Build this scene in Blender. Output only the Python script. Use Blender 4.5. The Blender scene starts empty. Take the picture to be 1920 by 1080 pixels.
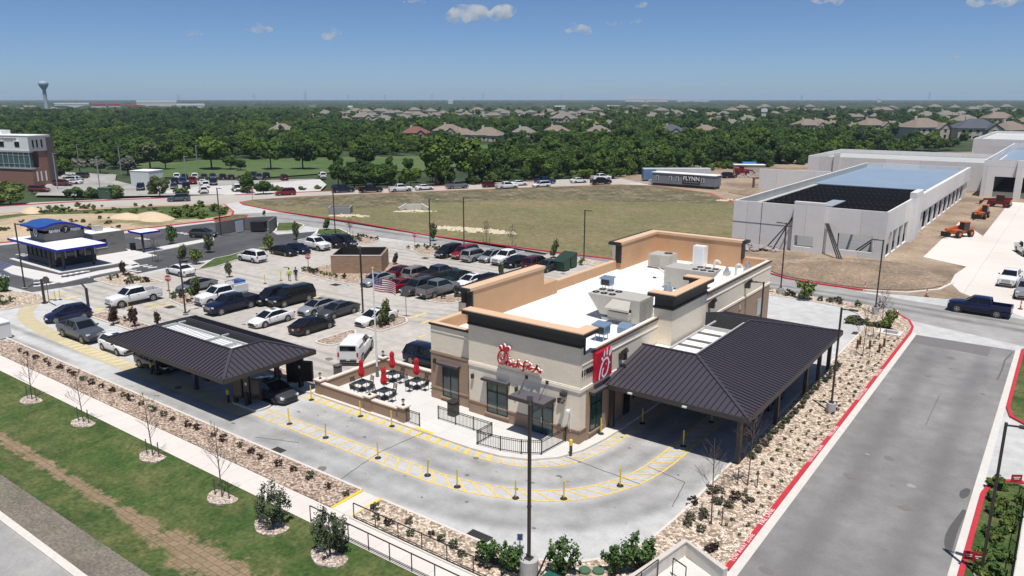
import bpy, bmesh, math, random
import numpy as np
from mathutils import Vector, Matrix
R=math.radians
random.seed(7); rng=np.random.default_rng(11)
scene=bpy.context.scene
# ---------------------------------------------------------------- camera
CAM_H=22.6; FPX=1431.0; PITCH=math.atan(355/FPX); YAW=R(36.4)
cam_data=bpy.data.cameras.new('camera'); cam=bpy.data.objects.new('camera',cam_data)
scene.collection.objects.link(cam); scene.camera=cam
cam.location=(0,0,CAM_H); cam.rotation_euler=(R(90)-PITCH,0,YAW)
cam_data.sensor_width=36; cam_data.lens=FPX/1920*36; cam_data.clip_start=.5; cam_data.clip_end=40000
# ---------------------------------------------------------------- light
SUN_EL=R(72.8); SUN_AZ=(math.sqrt(.5),-math.sqrt(.5))
world=bpy.data.worlds.new("World"); scene.world=world; world.use_nodes=True
wn=world.node_tree; wn.nodes.clear()
wo=wn.nodes.new('ShaderNodeOutputWorld'); wb=wn.nodes.new('ShaderNodeBackground'); ws=wn.nodes.new('ShaderNodeTexSky')
ws.sky_type='NISHITA'; ws.sun_disc=False; ws.sun_elevation=SUN_EL; ws.sun_rotation=R(135)
ws.altitude=200; ws.air_density=0.6; ws.dust_density=0.55; ws.ozone_density=9.0
wb.inputs['Strength'].default_value=0.098
wn.links.new(ws.outputs[0],wb.inputs[0]); wn.links.new(wb.outputs[0],wo.inputs[0])
sd=bpy.data.lights.new('sun','SUN'); sun=bpy.data.objects.new('sun',sd); scene.collection.objects.link(sun)
sd.energy=4.9; sd.angle=R(.5); sd.color=(1,.965,.91)
sv=Vector((SUN_AZ[0]*math.cos(SUN_EL),SUN_AZ[1]*math.cos(SUN_EL),math.sin(SUN_EL)))
sun.rotation_euler=sv.to_track_quat('Z','Y').to_euler()
scene.view_settings.view_transform='Standard'; scene.view_settings.look='None'
scene.view_settings.exposure=0.0; scene.view_settings.gamma=1
scene.render.engine='CYCLES'
scene.cycles.max_bounces=6; scene.cycles.transparent_max_bounces=12; scene.cycles.volume_bounces=3
# ---------------------------------------------------------------- helpers
_fw=np.array([-math.sin(YAW),math.cos(YAW),0.]); _rt=np.array([math.cos(YAW),math.sin(YAW),0.]); _up=np.array([0,0,1.])
_F=_fw*math.cos(PITCH)-_up*math.sin(PITCH); _U=_fw*math.sin(PITCH)+_up*math.cos(PITCH)
def G(x,y,z=0.):   # survey: the ground point (metres) seen at a pixel of the 1920 px photograph
    d=_F*FPX+_rt*(x-960)-_U*(y-540); t=(z-CAM_H)/d[2]; return (float(d[0]*t),float(d[1]*t),float(z))
def HT(gx,gy,x,y): # height of a point above a surveyed ground point
    g=G(gx,gy); d=_F*FPX+_rt*(x-960)-_U*(y-540); t=math.hypot(g[0],g[1])/math.hypot(d[0],d[1]); return CAM_H+float(d[2]*t)
def TP(X,Y,Z):
    v=np.array([X,Y,Z-CAM_H]); k=v@_F
    return 960+FPX*(v@_rt)/k, 540-FPX*(v@_U)/k, k
def PG(pts): return [G(*p)[:2] for p in pts]
MATS={}
def _bs(m): return m.node_tree.nodes['Principled BSDF']
def mat(name,col,rough=.7,metal=0.,noise=.0,scale=1.,bump=0.,bscale=None,spec=None,detail=6,col2=None,emit=None,alpha=None,coat=0,tr=0,stretch=None,randhue=0):
    if name in MATS: return MATS[name]
    m=bpy.data.materials.new(name); m.use_nodes=True; nt=m.node_tree; b=_bs(m); N=nt.nodes; L=nt.links
    c4=(col[0],col[1],col[2],1)
    b.inputs['Base Color'].default_value=c4; b.inputs['Roughness'].default_value=rough; b.inputs['Metallic'].default_value=metal
    if spec is not None: b.inputs['Specular IOR Level'].default_value=spec
    if coat: b.inputs['Coat Weight'].default_value=coat; b.inputs['Coat Roughness'].default_value=.05
    last=None
    if noise or bump or col2:
        tc=N.new('ShaderNodeTexCoord'); mp=N.new('ShaderNodeMapping'); L.new(tc.outputs['Object'],mp.inputs[0])
        if stretch: mp.inputs['Scale'].default_value=stretch
    if noise or col2:
        n=N.new('ShaderNodeTexNoise'); n.inputs['Scale'].default_value=scale; n.inputs['Detail'].default_value=detail; n.inputs['Roughness'].default_value=.65
        L.new(mp.outputs[0],n.inputs['Vector'])
        r=N.new('ShaderNodeValToRGB'); r.color_ramp.elements[0].position=.3; r.color_ramp.elements[1].position=.7
        if col2: r.color_ramp.elements[0].color=c4; r.color_ramp.elements[1].color=(*col2,1)
        else:
            r.color_ramp.elements[0].color=tuple(max(0,c*(1-noise)) for c in col)+(1,)
            r.color_ramp.elements[1].color=tuple(c*(1+noise) for c in col)+(1,)
        L.new(n.outputs['Fac'],r.inputs[0]); last=r.outputs[0]
    if randhue:
        oi=N.new('ShaderNodeObjectInfo'); rr=N.new('ShaderNodeValToRGB'); L.new(oi.outputs['Random'],rr.inputs[0])
        e=rr.color_ramp.elements; e[0].color=(*col,1); e[1].color=(*[c*(1+randhue) for c in col],1)
        for pos,cc in zip((.25,.5,.75),randhue_cols(col)):
            x=e.new(pos); x.color=(*cc,1)
        if last is None: last=rr.outputs[0]
        else:
            mx=N.new('ShaderNodeMix'); mx.data_type='RGBA'; mx.blend_type='MULTIPLY'; mx.inputs[0].default_value=1
            g=N.new('ShaderNodeMix'); g.data_type='RGBA'; g.inputs[0].default_value=.55
            L.new(last,g.inputs[6]); L.new(rr.outputs[0],g.inputs[7]); last=g.outputs[2]
    if last is not None: L.new(last,b.inputs['Base Color'])
    if bump:
        n2=N.new('ShaderNodeTexNoise'); n2.inputs['Scale'].default_value=bscale or scale*4; n2.inputs['Detail'].default_value=5
        L.new(mp.outputs[0],n2.inputs['Vector']); bp=N.new('ShaderNodeBump'); bp.inputs['Strength'].default_value=min(1,bump); bp.inputs['Distance'].default_value=.1
        L.new(n2.outputs['Fac'],bp.inputs['Height']); L.new(bp.outputs[0],b.inputs['Normal'])
    if tr: b.inputs['Transmission Weight'].default_value=tr
    if alpha is not None: b.inputs['Alpha'].default_value=alpha
    if emit: b.inputs['Emission Color'].default_value=(*emit[0],1); b.inputs['Emission Strength'].default_value=emit[1]
    MATS[name]=m; return m
def randhue_cols(c):
    r,g,b=c; return ((r*1.25,g*1.3,b*.9),(r*.75,g*.8,b*.95),(r*1.7,g*1.45,b*.8))
class MB:
    def __init__(s): s.v=[]; s.f=[]; s.m=[]
    def add(s,vs,fs,m=0):
        o=len(s.v); s.v+= [tuple(v) for v in vs]; s.f+=[tuple(i+o for i in f) for f in fs]; s.m+=[m]*len(fs); return s
    def box(s,c,d,m=0,rz=0,ry=0,rx=0):
        hx,hy,hz=d[0]/2,d[1]/2,d[2]/2
        vs=[Vector((x,y,z)) for z in(-hz,hz) for y in(-hy,hy) for x in(-hx,hx)]
        if rz or ry or rx:
            M=Matrix.Rotation(rz,3,'Z')@Matrix.Rotation(ry,3,'Y')@Matrix.Rotation(rx,3,'X'); vs=[M@v for v in vs]
        vs=[(v.x+c[0],v.y+c[1],v.z+c[2]) for v in vs]
        return s.add(vs,[(0,2,3,1),(4,5,7,6),(0,1,5,4),(2,6,7,3),(0,4,6,2),(1,3,7,5)],m)
    def bb(s,x0,x1,y0,y1,z0,z1,m=0): return s.box(((x0+x1)/2,(y0+y1)/2,(z0+z1)/2),(abs(x1-x0),abs(y1-y0),abs(z1-z0)),m)
    def prism(s,poly,z0,z1,m=0,mside=None,bottom=False):
        n=len(poly); a=sum(poly[i][0]*poly[(i+1)%n][1]-poly[(i+1)%n][0]*poly[i][1] for i in range(n))
        if a<0: poly=poly[::-1]
        s.add([(p[0],p[1],z1) for p in poly],[tuple(range(n))],m)
        if z1>z0: s.add([(p[0],p[1],z0) for p in poly]+[(p[0],p[1],z1) for p in poly],[(i,(i+1)%n,n+(i+1)%n,n+i) for i in range(n)],m if mside is None else mside)
        return s
    def bar(s,a,b,w=.1,h=None,m=0):  # square bar from a to b
        a=Vector(a);b=Vector(b);d=b-a;l=d.length
        if l<1e-6: return s
        h=h or w; q=d.to_track_quat('X','Z').to_matrix(); c=(a+b)/2
        vs=[c+q@Vector((x*l/2,y*w/2,z*h/2)) for z in(-1,1) for y in(-1,1) for x in(-1,1)]
        return s.add(vs,[(0,2,3,1),(4,5,7,6),(0,1,5,4),(2,6,7,3),(0,4,6,2),(1,3,7,5)],m)
    def cyl(s,a,b,r0,r1=None,n=12,m=0,cap=True):
        a=Vector(a);b=Vector(b); r1=r0 if r1 is None else r1; q=(b-a).to_track_quat('Z','Y').to_matrix()
        vs=[a+q@Vector((math.cos(2*math.pi*i/n)*r0,math.sin(2*math.pi*i/n)*r0,0)) for i in range(n)]+[b+q@Vector((math.cos(2*math.pi*i/n)*r1,math.sin(2*math.pi*i/n)*r1,0)) for i in range(n)]
        fs=[(i,(i+1)%n,n+(i+1)%n,n+i) for i in range(n)]
        if cap: fs+=[tuple(range(n))[::-1],tuple(range(n,2*n))]
        return s.add(vs,fs,m)
    def lathe(s,c,prof,n=12,m=0):  # prof: [(r,z)]
        vs=[(c[0]+r*math.cos(2*math.pi*i/n),c[1]+r*math.sin(2*math.pi*i/n),c[2]+z) for r,z in prof for i in range(n)]
        fs=[(k*n+i,k*n+(i+1)%n,(k+1)*n+(i+1)%n,(k+1)*n+i) for k in range(len(prof)-1) for i in range(n)]
        fs+=[tuple(range(n))[::-1],tuple(range((len(prof)-1)*n,len(prof)*n))]
        return s.add(vs,fs,m)
    def loft(s,rings,m=0,cap=True):
        n=len(rings[0]); vs=[p for r in rings for p in r]
        fs=[(k*n+i,k*n+(i+1)%n,(k+1)*n+(i+1)%n,(k+1)*n+i) for k in range(len(rings)-1) for i in range(n)]
        if cap: fs+=[tuple(range(n))[::-1],tuple(range((len(rings)-1)*n,len(rings)*n))]
        return s.add(vs,fs,m)
    def build(s,name,mats,parent=None,smooth=False,loc=None):
        me=bpy.data.meshes.new(name); me.from_pydata([tuple(map(float,v)) for v in s.v],[],s.f)
        if not isinstance(mats,(list,tuple)): mats=[mats]
        for mm in mats: me.materials.append(mm)
        me.polygons.foreach_set('material_index',np.array(s.m,dtype=np.int32))
        if smooth: me.polygons.foreach_set('use_smooth',np.ones(len(s.f),dtype=bool))
        me.update(); o=bpy.data.objects.new(name,me); scene.collection.objects.link(o)
        if parent: o.parent=parent
        if loc: o.location=loc
        return o
def smooth_angle(o,a=40):
    bm=bmesh.new(); bm.from_mesh(o.data); bmesh.ops.recalc_face_normals(bm,faces=bm.faces)
    for e in bm.edges:
        if len(e.link_faces)==2: e.smooth = e.calc_face_angle(0)<R(a)
    for f in bm.faces: f.smooth=True
    bm.to_mesh(o.data); bm.free(); return o
def tag(o,label,cat,group=None):
    o['label']=label; o['category']=cat
    if group: o['group']=group
    return o
def thing(name,label,cat,loc=(0,0,0),rz=0,group=None):
    o=bpy.data.objects.new(name,None); scene.collection.objects.link(o); o.location=loc; o.rotation_euler=(0,0,rz); o.empty_display_size=.3
    return tag(o,label,cat,group)
def struct(o,kind='structure'): o['kind']=kind; return o
def dup(o,loc=None,rz=None,label=None,cat=None,group=None,scale=None,parent=None,mats=None):
    c=o.copy(); scene.collection.objects.link(c)
    if parent: c.parent=parent
    if loc is not None: c.location=loc
    if rz is not None: c.rotation_euler=(0,0,rz)
    if scale is not None: c.scale=(scale,)*3 if isinstance(scale,(int,float)) else scale
    if label: c['label']=label
    if cat: c['category']=cat
    if group: c['group']=group
    if mats and c.type=='MESH' and c.name.split('.')[0] in mats:
        sl=c.material_slots[0]; sl.link='OBJECT'; sl.material=mats[c.name.split('.')[0]]
    for ch in list(o.children): dup(ch,parent=c,mats=mats)
    return c
def kill(o):
    for ch in list(o.children): kill(ch)
    bpy.data.objects.remove(o)
def text_mesh(name,txt,size,depth,mt,parent,mtx,align='CENTER',bold=0,spacing=1):
    cu=bpy.data.curves.new(name,'FONT'); cu.body=txt; cu.size=size; cu.extrude=depth; cu.align_x=align; cu.align_y='CENTER'; cu.offset=bold; cu.space_character=spacing
    t=bpy.data.objects.new(name+'_c',cu); me=bpy.data.meshes.new_from_object(t); bpy.data.objects.remove(t)
    me.name=name; me.materials.clear(); me.materials.append(mt); me.transform(mtx)
    o=bpy.data.objects.new(name,me); scene.collection.objects.link(o)
    if parent: o.parent=parent
    return o
def frame(origin,right,up):  # matrix taking text XY plane to a wall plane
    r=Vector(right).normalized(); u=Vector(up).normalized(); n=r.cross(u)
    return Matrix(((r.x,u.x,n.x,origin[0]),(r.y,u.y,n.y,origin[1]),(r.z,u.z,n.z,origin[2]),(0,0,0,1)))
def arc(cx,cy,r,a0,a1,n=12): return [(cx+r*math.cos(R(a0+(a1-a0)*i/n)),cy+r*math.sin(R(a0+(a1-a0)*i/n))) for i in range(n+1)]
def offset(path,d,closed=False):
    out=[]; n=len(path)
    for i in range(n):
        a=path[(i-1)%n] if (closed or i>0) else path[i]; b=path[(i+1)%n] if (closed or i<n-1) else path[i]
        t=Vector((b[0]-a[0],b[1]-a[1])); 
        if t.length<1e-6: t=Vector((1,0))
        t.normalize(); out.append((path[i][0]-t.y*d,path[i][1]+t.x*d))
    return out
def ribbon(mb,path,w,z0,z1,m=0,closed=False,off=0.):
    L_=offset(path,off+w/2,closed); R_=offset(path,off-w/2,closed); n=len(path); k=n if closed else n-1
    for i in range(k):
        j=(i+1)%n
        q=[L_[i],R_[i],R_[j],L_[j]]
        if z1>z0:
            vs=[(p[0],p[1],z0) for p in q]+[(p[0],p[1],z1) for p in q]
            mb.add(vs,[(4,5,6,7),(0,1,5,4),(1,2,6,5),(2,3,7,6),(3,0,4,7)],m)
        else: mb.add([(p[0],p[1],z1) for p in q],[(0,1,2,3)],m)
    return mb
def resample(path,step):
    out=[path[0]]; acc=0
    for a,b in zip(path[:-1],path[1:]):
        l=math.dist(a,b); t=step-acc
        while t<=l: out.append((a[0]+(b[0]-a[0])*t/l,a[1]+(b[1]-a[1])*t/l)); t+=step
        acc=(acc+l)%step if l else acc
    return out
# ---------------------------------------------------------------- ground materials
def ground_mat(name,base,var=.12,big=.08,fine=3.,bump=.3,joint=None,jdark=.6,extra=None,extra_scale=.05,extra_pos=(.45,.6),rough=.9,bscale=None,fine_amt=None):
    if name in MATS: return MATS[name]
    m=bpy.data.materials.new(name); m.use_nodes=True; nt=m.node_tree; N=nt.nodes; L=nt.links; b=_bs(m); b.inputs['Roughness'].default_value=rough; b.inputs['Specular IOR Level'].default_value=.25
    tc=N.new('ShaderNodeTexCoord')
    def noise(sc,det=5,ro=.6):
        n=N.new('ShaderNodeTexNoise'); n.inputs['Scale'].default_value=sc; n.inputs['Detail'].default_value=det; n.inputs['Roughness'].default_value=ro; L.new(tc.outputs['Object'],n.inputs['Vector']); return n.outputs['Fac']
    def ramp(f,c0,c1,p0=.3,p1=.7):
        r=N.new('ShaderNodeValToRGB'); e=r.color_ramp.elements; e[0].position=p0; e[1].position=p1; e[0].color=(*c0,1); e[1].color=(*c1,1); L.new(f,r.inputs[0]); return r.outputs[0]
    def mul(a,b_):
        x=N.new('ShaderNodeMix'); x.data_type='RGBA'; x.blend_type='MULTIPLY'; x.inputs[0].default_value=1; L.new(a,x.inputs[6]); L.new(b_,x.inputs[7]); return x.outputs[2]
    c=ramp(noise(big),[k*(1-var) for k in base],[k*(1+var) for k in base])
    if extra:
        x=N.new('ShaderNodeMix'); x.data_type='RGBA'; f=noise(extra_scale,7,.68); r=N.new('ShaderNodeValToRGB'); r.color_ramp.elements[0].position=extra_pos[0]; r.color_ramp.elements[1].position=extra_pos[1]; L.new(f,r.inputs[0])
        L.new(r.outputs[0],x.inputs[0]); L.new(c,x.inputs[6]); x.inputs[7].default_value=(*extra,1)
        c=mul(x.outputs[2],ramp(noise(big*7),(.85,)*3,(1.12,)*3))
    fa=fine_amt if fine_amt is not None else var*.8
    c=mul(c,ramp(noise(fine,3),(1-fa,)*3,(1+fa,)*3))
    if joint:
        br=N.new('ShaderNodeTexBrick'); br.offset=0; br.inputs['Scale'].default_value=1; br.inputs['Brick Width'].default_value=joint[0]; br.inputs['Row Height'].default_value=joint[1]; br.inputs['Mortar Size'].default_value=.018; br.inputs['Mortar Smooth'].default_value=0
        br.inputs['Color1'].default_value=(1,1,1,1); br.inputs['Color2'].default_value=(.95,.95,.95,1); br.inputs['Mortar'].default_value=(jdark,)*3+(1,)
        L.new(tc.outputs['Object'],br.inputs['Vector']); c=mul(c,br.outputs['Color'])
    L.new(c,b.inputs['Base Color'])
    if bump:
        bp=N.new('ShaderNodeBump'); bp.inputs['Strength'].default_value=bump; bp.inputs['Distance'].default_value=.08; L.new(noise(bscale or fine*2,4),bp.inputs['Height']); L.new(bp.outputs[0],b.inputs['Normal'])
    MATS[name]=m; return m
def rock_mat(name,c0,c1,scale=7.):
    m=bpy.data.materials.new(name); m.use_nodes=True; nt=m.node_tree; N=nt.nodes; L=nt.links; b=_bs(m); b.inputs['Roughness'].default_value=.9
    tc=N.new('ShaderNodeTexCoord'); v=N.new('ShaderNodeTexVoronoi'); v.inputs['Scale'].default_value=scale; L.new(tc.outputs['Object'],v.inputs['Vector'])
    r=N.new('ShaderNodeValToRGB'); e=r.color_ramp.elements; e[0].color=(*c0,1); e[1].color=(*c1,1); e[0].position=.15; e[1].position=.85
    x=e.new(.5); x.color=tuple((p+q)/2*w for p,q,w in zip(c0,c1,(1.08,.98,.92)))+(1,)
    s=N.new('ShaderNodeSeparateColor'); L.new(v.outputs['Color'],s.inputs[0]); L.new(s.outputs[0],r.inputs[0])
    v2=N.new('ShaderNodeTexVoronoi'); v2.feature='DISTANCE_TO_EDGE'; v2.inputs['Scale'].default_value=scale; L.new(tc.outputs['Object'],v2.inputs['Vector'])
    r2=N.new('ShaderNodeValToRGB'); r2.color_ramp.elements[0].color=(.42,.38,.34,1); r2.color_ramp.elements[1].position=.12; L.new(v2.outputs['Distance'],r2.inputs[0])
    n=N.new('ShaderNodeTexNoise'); n.inputs['Scale'].default_value=.5; n.inputs['Detail'].default_value=4; L.new(tc.outputs['Object'],n.inputs['Vector']); r3=N.new('ShaderNodeValToRGB'); r3.color_ramp.elements[0].color=(.75,.74,.72,1); r3.color_ramp.elements[1].color=(1.1,1.08,1.05,1); L.new(n.outputs['Fac'],r3.inputs[0])
    def mul(a,b_):
        x=N.new('ShaderNodeMix'); x.data_type='RGBA'; x.blend_type='MULTIPLY'; x.inputs[0].default_value=1; L.new(a,x.inputs[6]); L.new(b_,x.inputs[7]); return x.outputs[2]
    L.new(mul(mul(r.outputs[0],r2.outputs[0]),r3.outputs[0]),b.inputs['Base Color'])
    bp=N.new('ShaderNodeBump'); bp.inputs['Strength'].default_value=.8; bp.inputs['Distance'].default_value=.06; L.new(v2.outputs['Distance'],bp.inputs['Height']); L.new(bp.outputs[0],b.inputs['Normal'])
    MATS[name]=m; return m
LANE=ground_mat('lane_concrete',(.50,.495,.48),var=.07,big=.12,fine=6,bump=.05,extra=(.40,.395,.38),extra_scale=.07,extra_pos=(.48,.8))
LOT=ground_mat('lot_concrete',(.47,.435,.39),var=.08,big=.15,fine=6,bump=.05,joint=(5.5,4.6),jdark=.82,extra=(.36,.33,.295),extra_scale=.09,extra_pos=(.5,.8))
RING=ground_mat('worn_grey_paving',(.33,.32,.305),var=.1,big=.08,fine=5,bump=.08,extra=(.24,.23,.22),extra_scale=.1,extra_pos=(.45,.7))
ROADR=ground_mat('side_road_paving',(.212,.203,.197),var=.09,big=.1,fine=7,bump=.1,extra=(.295,.285,.275),extra_scale=.06,extra_pos=(.45,.7))
FARC=ground_mat('far_road_concrete',(.42,.385,.34),var=.08,big=.1,fine=3,bump=.02)
ASPH=ground_mat('dark_asphalt',(.075,.075,.08),var=.12,big=.1,fine=5,bump=.1,extra=(.10,.10,.10),extra_scale=.12)
WALK=ground_mat('sidewalk_concrete',(.66,.60,.55),var=.05,big=.3,fine=8,bump=.04,joint=(1.9,30),jdark=.75)
PLAZA=ground_mat('plaza_concrete',(.62,.60,.57),var=.05,big=.3,fine=8,bump=.04,joint=(2.2,2.2),jdark=.8)
PAD=ground_mat('new_pad_concrete',(.66,.61,.55),var=.06,big=.08,fine=4,bump=.02,joint=(9,9),jdark=.55)
KERB=mat('kerb_concrete',(.62,.58,.52),.9,noise=.1,scale=3)
KRED=mat('red_kerb_paint',(.52,.03,.045),.6,noise=.15,scale=4)
KYEL=mat('yellow_kerb_paint',(.80,.55,.05),.6,noise=.12,scale=4)
LAWN=ground_mat('lawn_grass',(.052,.092,.022),var=.22,big=.35,fine=4,bump=1,bscale=7,fine_amt=.35,extra=(.135,.14,.05),extra_scale=.45,extra_pos=(.42,.68))
DRY=ground_mat('sparse_dry_ground',(.20,.175,.14),var=.18,big=.4,fine=6,bump=1,bscale=8,fine_amt=.35,extra=(.14,.145,.085),extra_scale=.45,extra_pos=(.5,.68))
TANC_=(.34,.25,.155)
TAN=ground_mat('bare_sod_strip',(.34,.25,.155),var=.15,big=.6,fine=5,bump=.6,joint=(.62,.42),jdark=.55,extra=(.13,.135,.05),extra_scale=.9,extra_pos=(.52,.6))
FIELD=ground_mat('field_grass',(.21,.17,.09),var=.16,big=.05,fine=1.6,bump=1,fine_amt=.28,extra=(.145,.15,.062),extra_scale=.04,extra_pos=(.38,.66))
FIELDD=ground_mat('field_dry_weeds',(.20,.16,.10),var=.28,big=.12,fine=.9,bump=1,fine_amt=.5,extra=(.105,.10,.052),extra_scale=.22,extra_pos=(.42,.58))
DIRT=ground_mat('construction_dirt',(.34,.26,.185),var=.16,big=.08,fine=2,bump=.8,fine_amt=.2,extra=(.205,.15,.105),extra_scale=.06,extra_pos=(.45,.62))
DIRT2=ground_mat('tan_lot_dirt',(.46,.355,.235),var=.14,big=.07,fine=2,bump=.6,fine_amt=.15,extra=(.21,.19,.095),extra_scale=.06,extra_pos=(.55,.66))
WEED=ground_mat('weedy_grass',(.07,.105,.03),var=.25,big=.15,fine=1.6,bump=1,fine_amt=.35,extra=(.17,.15,.08),extra_scale=.1,extra_pos=(.5,.7))
PARK=ground_mat('park_lawn',(.075,.125,.035),var=.12,big=.03,fine=.8,bump=.2,extra=(.10,.135,.05),extra_scale=.03)
BASE=ground_mat('far_country',(.040,.060,.024),var=.3,big=.004,fine=.05,bump=0,extra=(.15,.135,.085),extra_scale=.0011,extra_pos=(.56,.63),fine_amt=.4)
GRAVEL=rock_mat('river_rock',(.20,.145,.11),(.72,.60,.50),scale=8.5)
GRAVEL2=rock_mat('pale_river_rock',(.28,.215,.16),(.84,.74,.62),scale=7)
YEL=mat('yellow_line_paint',(.72,.50,.12),.8,noise=.2,scale=3); YELF=mat('faded_yellow_paint',(.50,.43,.27),.85,noise=.12,scale=1.2)
WHT=mat('white_line_paint',(.75,.74,.72),.7)
# ---------------------------------------------------------------- ground sheets
def sheet(name,poly,z,m,kind='structure'):
    return struct(MB().prism(poly,z,z).build(name,m),kind)
def island(name,poly,top,m,kerb=KERB,kw=.16,z0=0.):
    """raised bed: sheet on top plus a kerb ring 3 mm proud"""
    n=len(poly); a=sum(poly[i][0]*poly[(i+1)%n][1]-poly[(i+1)%n][0]*poly[i][1] for i in range(n))
    if a<0: poly=poly[::-1]
    o=MB().prism(poly,z0,top).build(name,m); struct(o)
    if kerb:
        k=ribbon(MB(),poly,kw,z0,top+.02,closed=True,off=-kw/2+.001).build('kerb',kerb); struct(k)
    return o
def rounded(poly,r=1.,n=5):
    out=[]; N_=len(poly)
    for i in range(N_):
        p=Vector(poly[i]); a=Vector(poly[i-1])-p; b=Vector(poly[(i+1)%N_])-p; q=min(r,a.length*.45,b.length*.45)
        p0=p+a.normalized()*q; p1=p+b.normalized()*q
        for k in range(n+1):
            t=k/n; v=p0*(1-t)**2+p*2*t*(1-t)+p1*t*t; out.append((v.x,v.y))
    return out
o=MB().add([(0,0,-.06)]+[(16000*math.cos(a*math.pi/36),16000*math.sin(a*math.pi/36),-.06) for a in range(72)],[(0,i+1,(i+1)%72+1) for i in range(72)]).build('ground',BASE); struct(o)
sheet('pavement',PG([(-500,560),(-300,400),(0,382),(310,369),(620,357.5),(900,343.5),(1150,332),(1500,345),(2300,400),(2500,640)])+[(30,8),(-12,8),(-12,25.2),(-140,25.2)],0,LANE)
sheet('far_road',PG([(-300,400),(0,382),(310,369),(620,357.5),(900,343.5),(1150,332),(1215,340),(1160,346),(950,353),(700,363),(480,376),(380,386),(0,400),(-300,425)]),.004,FARC)
sheet('ring_road',[(-138,88),(-128,100)]+PG([(452,384),(520,397),(660,417),(800,442),(1000,469)])+[(-50,96.5),(-33,101.5),(-20,96.6),(-2,94.2),(30,90),(30,78),(-1.8,83.6),(-12,86.8),(-15,89.5),(-26,90.4),(-62,90.2),(-76,89.4),(-100,88.2),(-116,89),(-131,87)],.008,RING)
sheet('parking_lot',[(-98,40.2),(-83,38.4),(-38.2,38.4),(-38.2,45),(-37.9,90),(-62,90.1),(-76,89.3),(-88,87.5),(-97,82),(-97.6,60)],.004,LOT)
sheet('side_road',[(-10.6,8),(-2.35,8),(-2.35,81.6),(-10.6,81.6)],.004,ROADR)
sheet('road_patch',[(-10.6,78.6),(-4.25,78.2),(-4.2,81.4),(-10.6,81.5)],.008,mat('road_patch_seal',(.165,.158,.152),.9,noise=.08,scale=2))
gut=MB(); gut.prism([(-11.07,12),(-10.6,12),(-10.6,82.2),(-11.07,82.2)],.012,.012); gut.prism([(-2.35,39),(-1.9,39),(-1.9,82),(-2.35,82)],.012,.012); struct(gut.build('gutter',mat('gutter_concrete',(.60,.57,.52),.9,noise=.08,scale=2)))
def band_mat():
    m=LAWN.copy(); m.name='lawn_with_bare_band'; nt=m.node_tree; N=nt.nodes; L=nt.links; b=_bs(m); src=b.inputs['Base Color'].links[0].from_socket
    tc=N.new('ShaderNodeTexCoord'); sp=N.new('ShaderNodeSeparateXYZ'); L.new(tc.outputs['Object'],sp.inputs[0])
    def M(op,a,b_=None,c=None):
        x=N.new('ShaderNodeMath'); x.operation=op
        for k,v in enumerate((a,b_,c)):
            if v is None: continue
            if isinstance(v,(int,float)): x.inputs[k].default_value=v
            else: L.new(v,x.inputs[k])
        return x.outputs[0]
    d=M('ABSOLUTE',M('SUBTRACT',sp.outputs[1],18.3))
    k=N.new('ShaderNodeMapRange'); k.inputs[1].default_value=-41; k.inputs[2].default_value=-34; k.inputs[3].default_value=1; k.inputs[4].default_value=.42; L.new(sp.outputs[0],k.inputs[0])
    n=N.new('ShaderNodeTexNoise'); n.inputs['Scale'].default_value=.9; n.inputs['Detail'].default_value=9; n.inputs['Roughness'].default_value=.72; L.new(tc.outputs['Object'],n.inputs['Vector'])
    v=M('SUBTRACT',M('MULTIPLY',n.outputs['Fac'],2.3),M('MULTIPLY',d,k.outputs[0]))
    r=N.new('ShaderNodeMapRange'); r.inputs[1].default_value=.60; r.inputs[2].default_value=.86; L.new(v,r.inputs[0])
    br=N.new('ShaderNodeTexBrick'); br.inputs['Scale'].default_value=1; br.inputs['Brick Width'].default_value=.62; br.inputs['Row Height'].default_value=.42; br.inputs['Mortar Size'].default_value=.02; br.inputs['Color1'].default_value=(.33,.25,.16,1); br.inputs['Color2'].default_value=(.27,.20,.125,1); br.inputs['Mortar'].default_value=(.15,.12,.075,1); L.new(tc.outputs['Object'],br.inputs['Vector'])
    n2=N.new('ShaderNodeTexNoise'); n2.inputs['Scale'].default_value=5; n2.inputs['Detail'].default_value=5; L.new(tc.outputs['Object'],n2.inputs['Vector']); q=N.new('ShaderNodeValToRGB'); q.color_ramp.elements[0].color=(.6,.6,.55,1); q.color_ramp.elements[1].color=(1.2,1.15,1.1,1); L.new(n2.outputs['Fac'],q.inputs[0])
    y=N.new('ShaderNodeMix'); y.data_type='RGBA'; y.blend_type='MULTIPLY'; y.inputs[0].default_value=1; L.new(br.outputs['Color'],y.inputs[6]); L.new(q.outputs[0],y.inputs[7])
    x=N.new('ShaderNodeMix'); x.data_type='RGBA'; L.new(r.outputs[0],x.inputs[0]); L.new(src,x.inputs[6]); L.new(y.outputs[2],x.inputs[7]); L.new(x.outputs[2],b.inputs['Base Color']); return m
LAWNB=band_mat()
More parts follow.
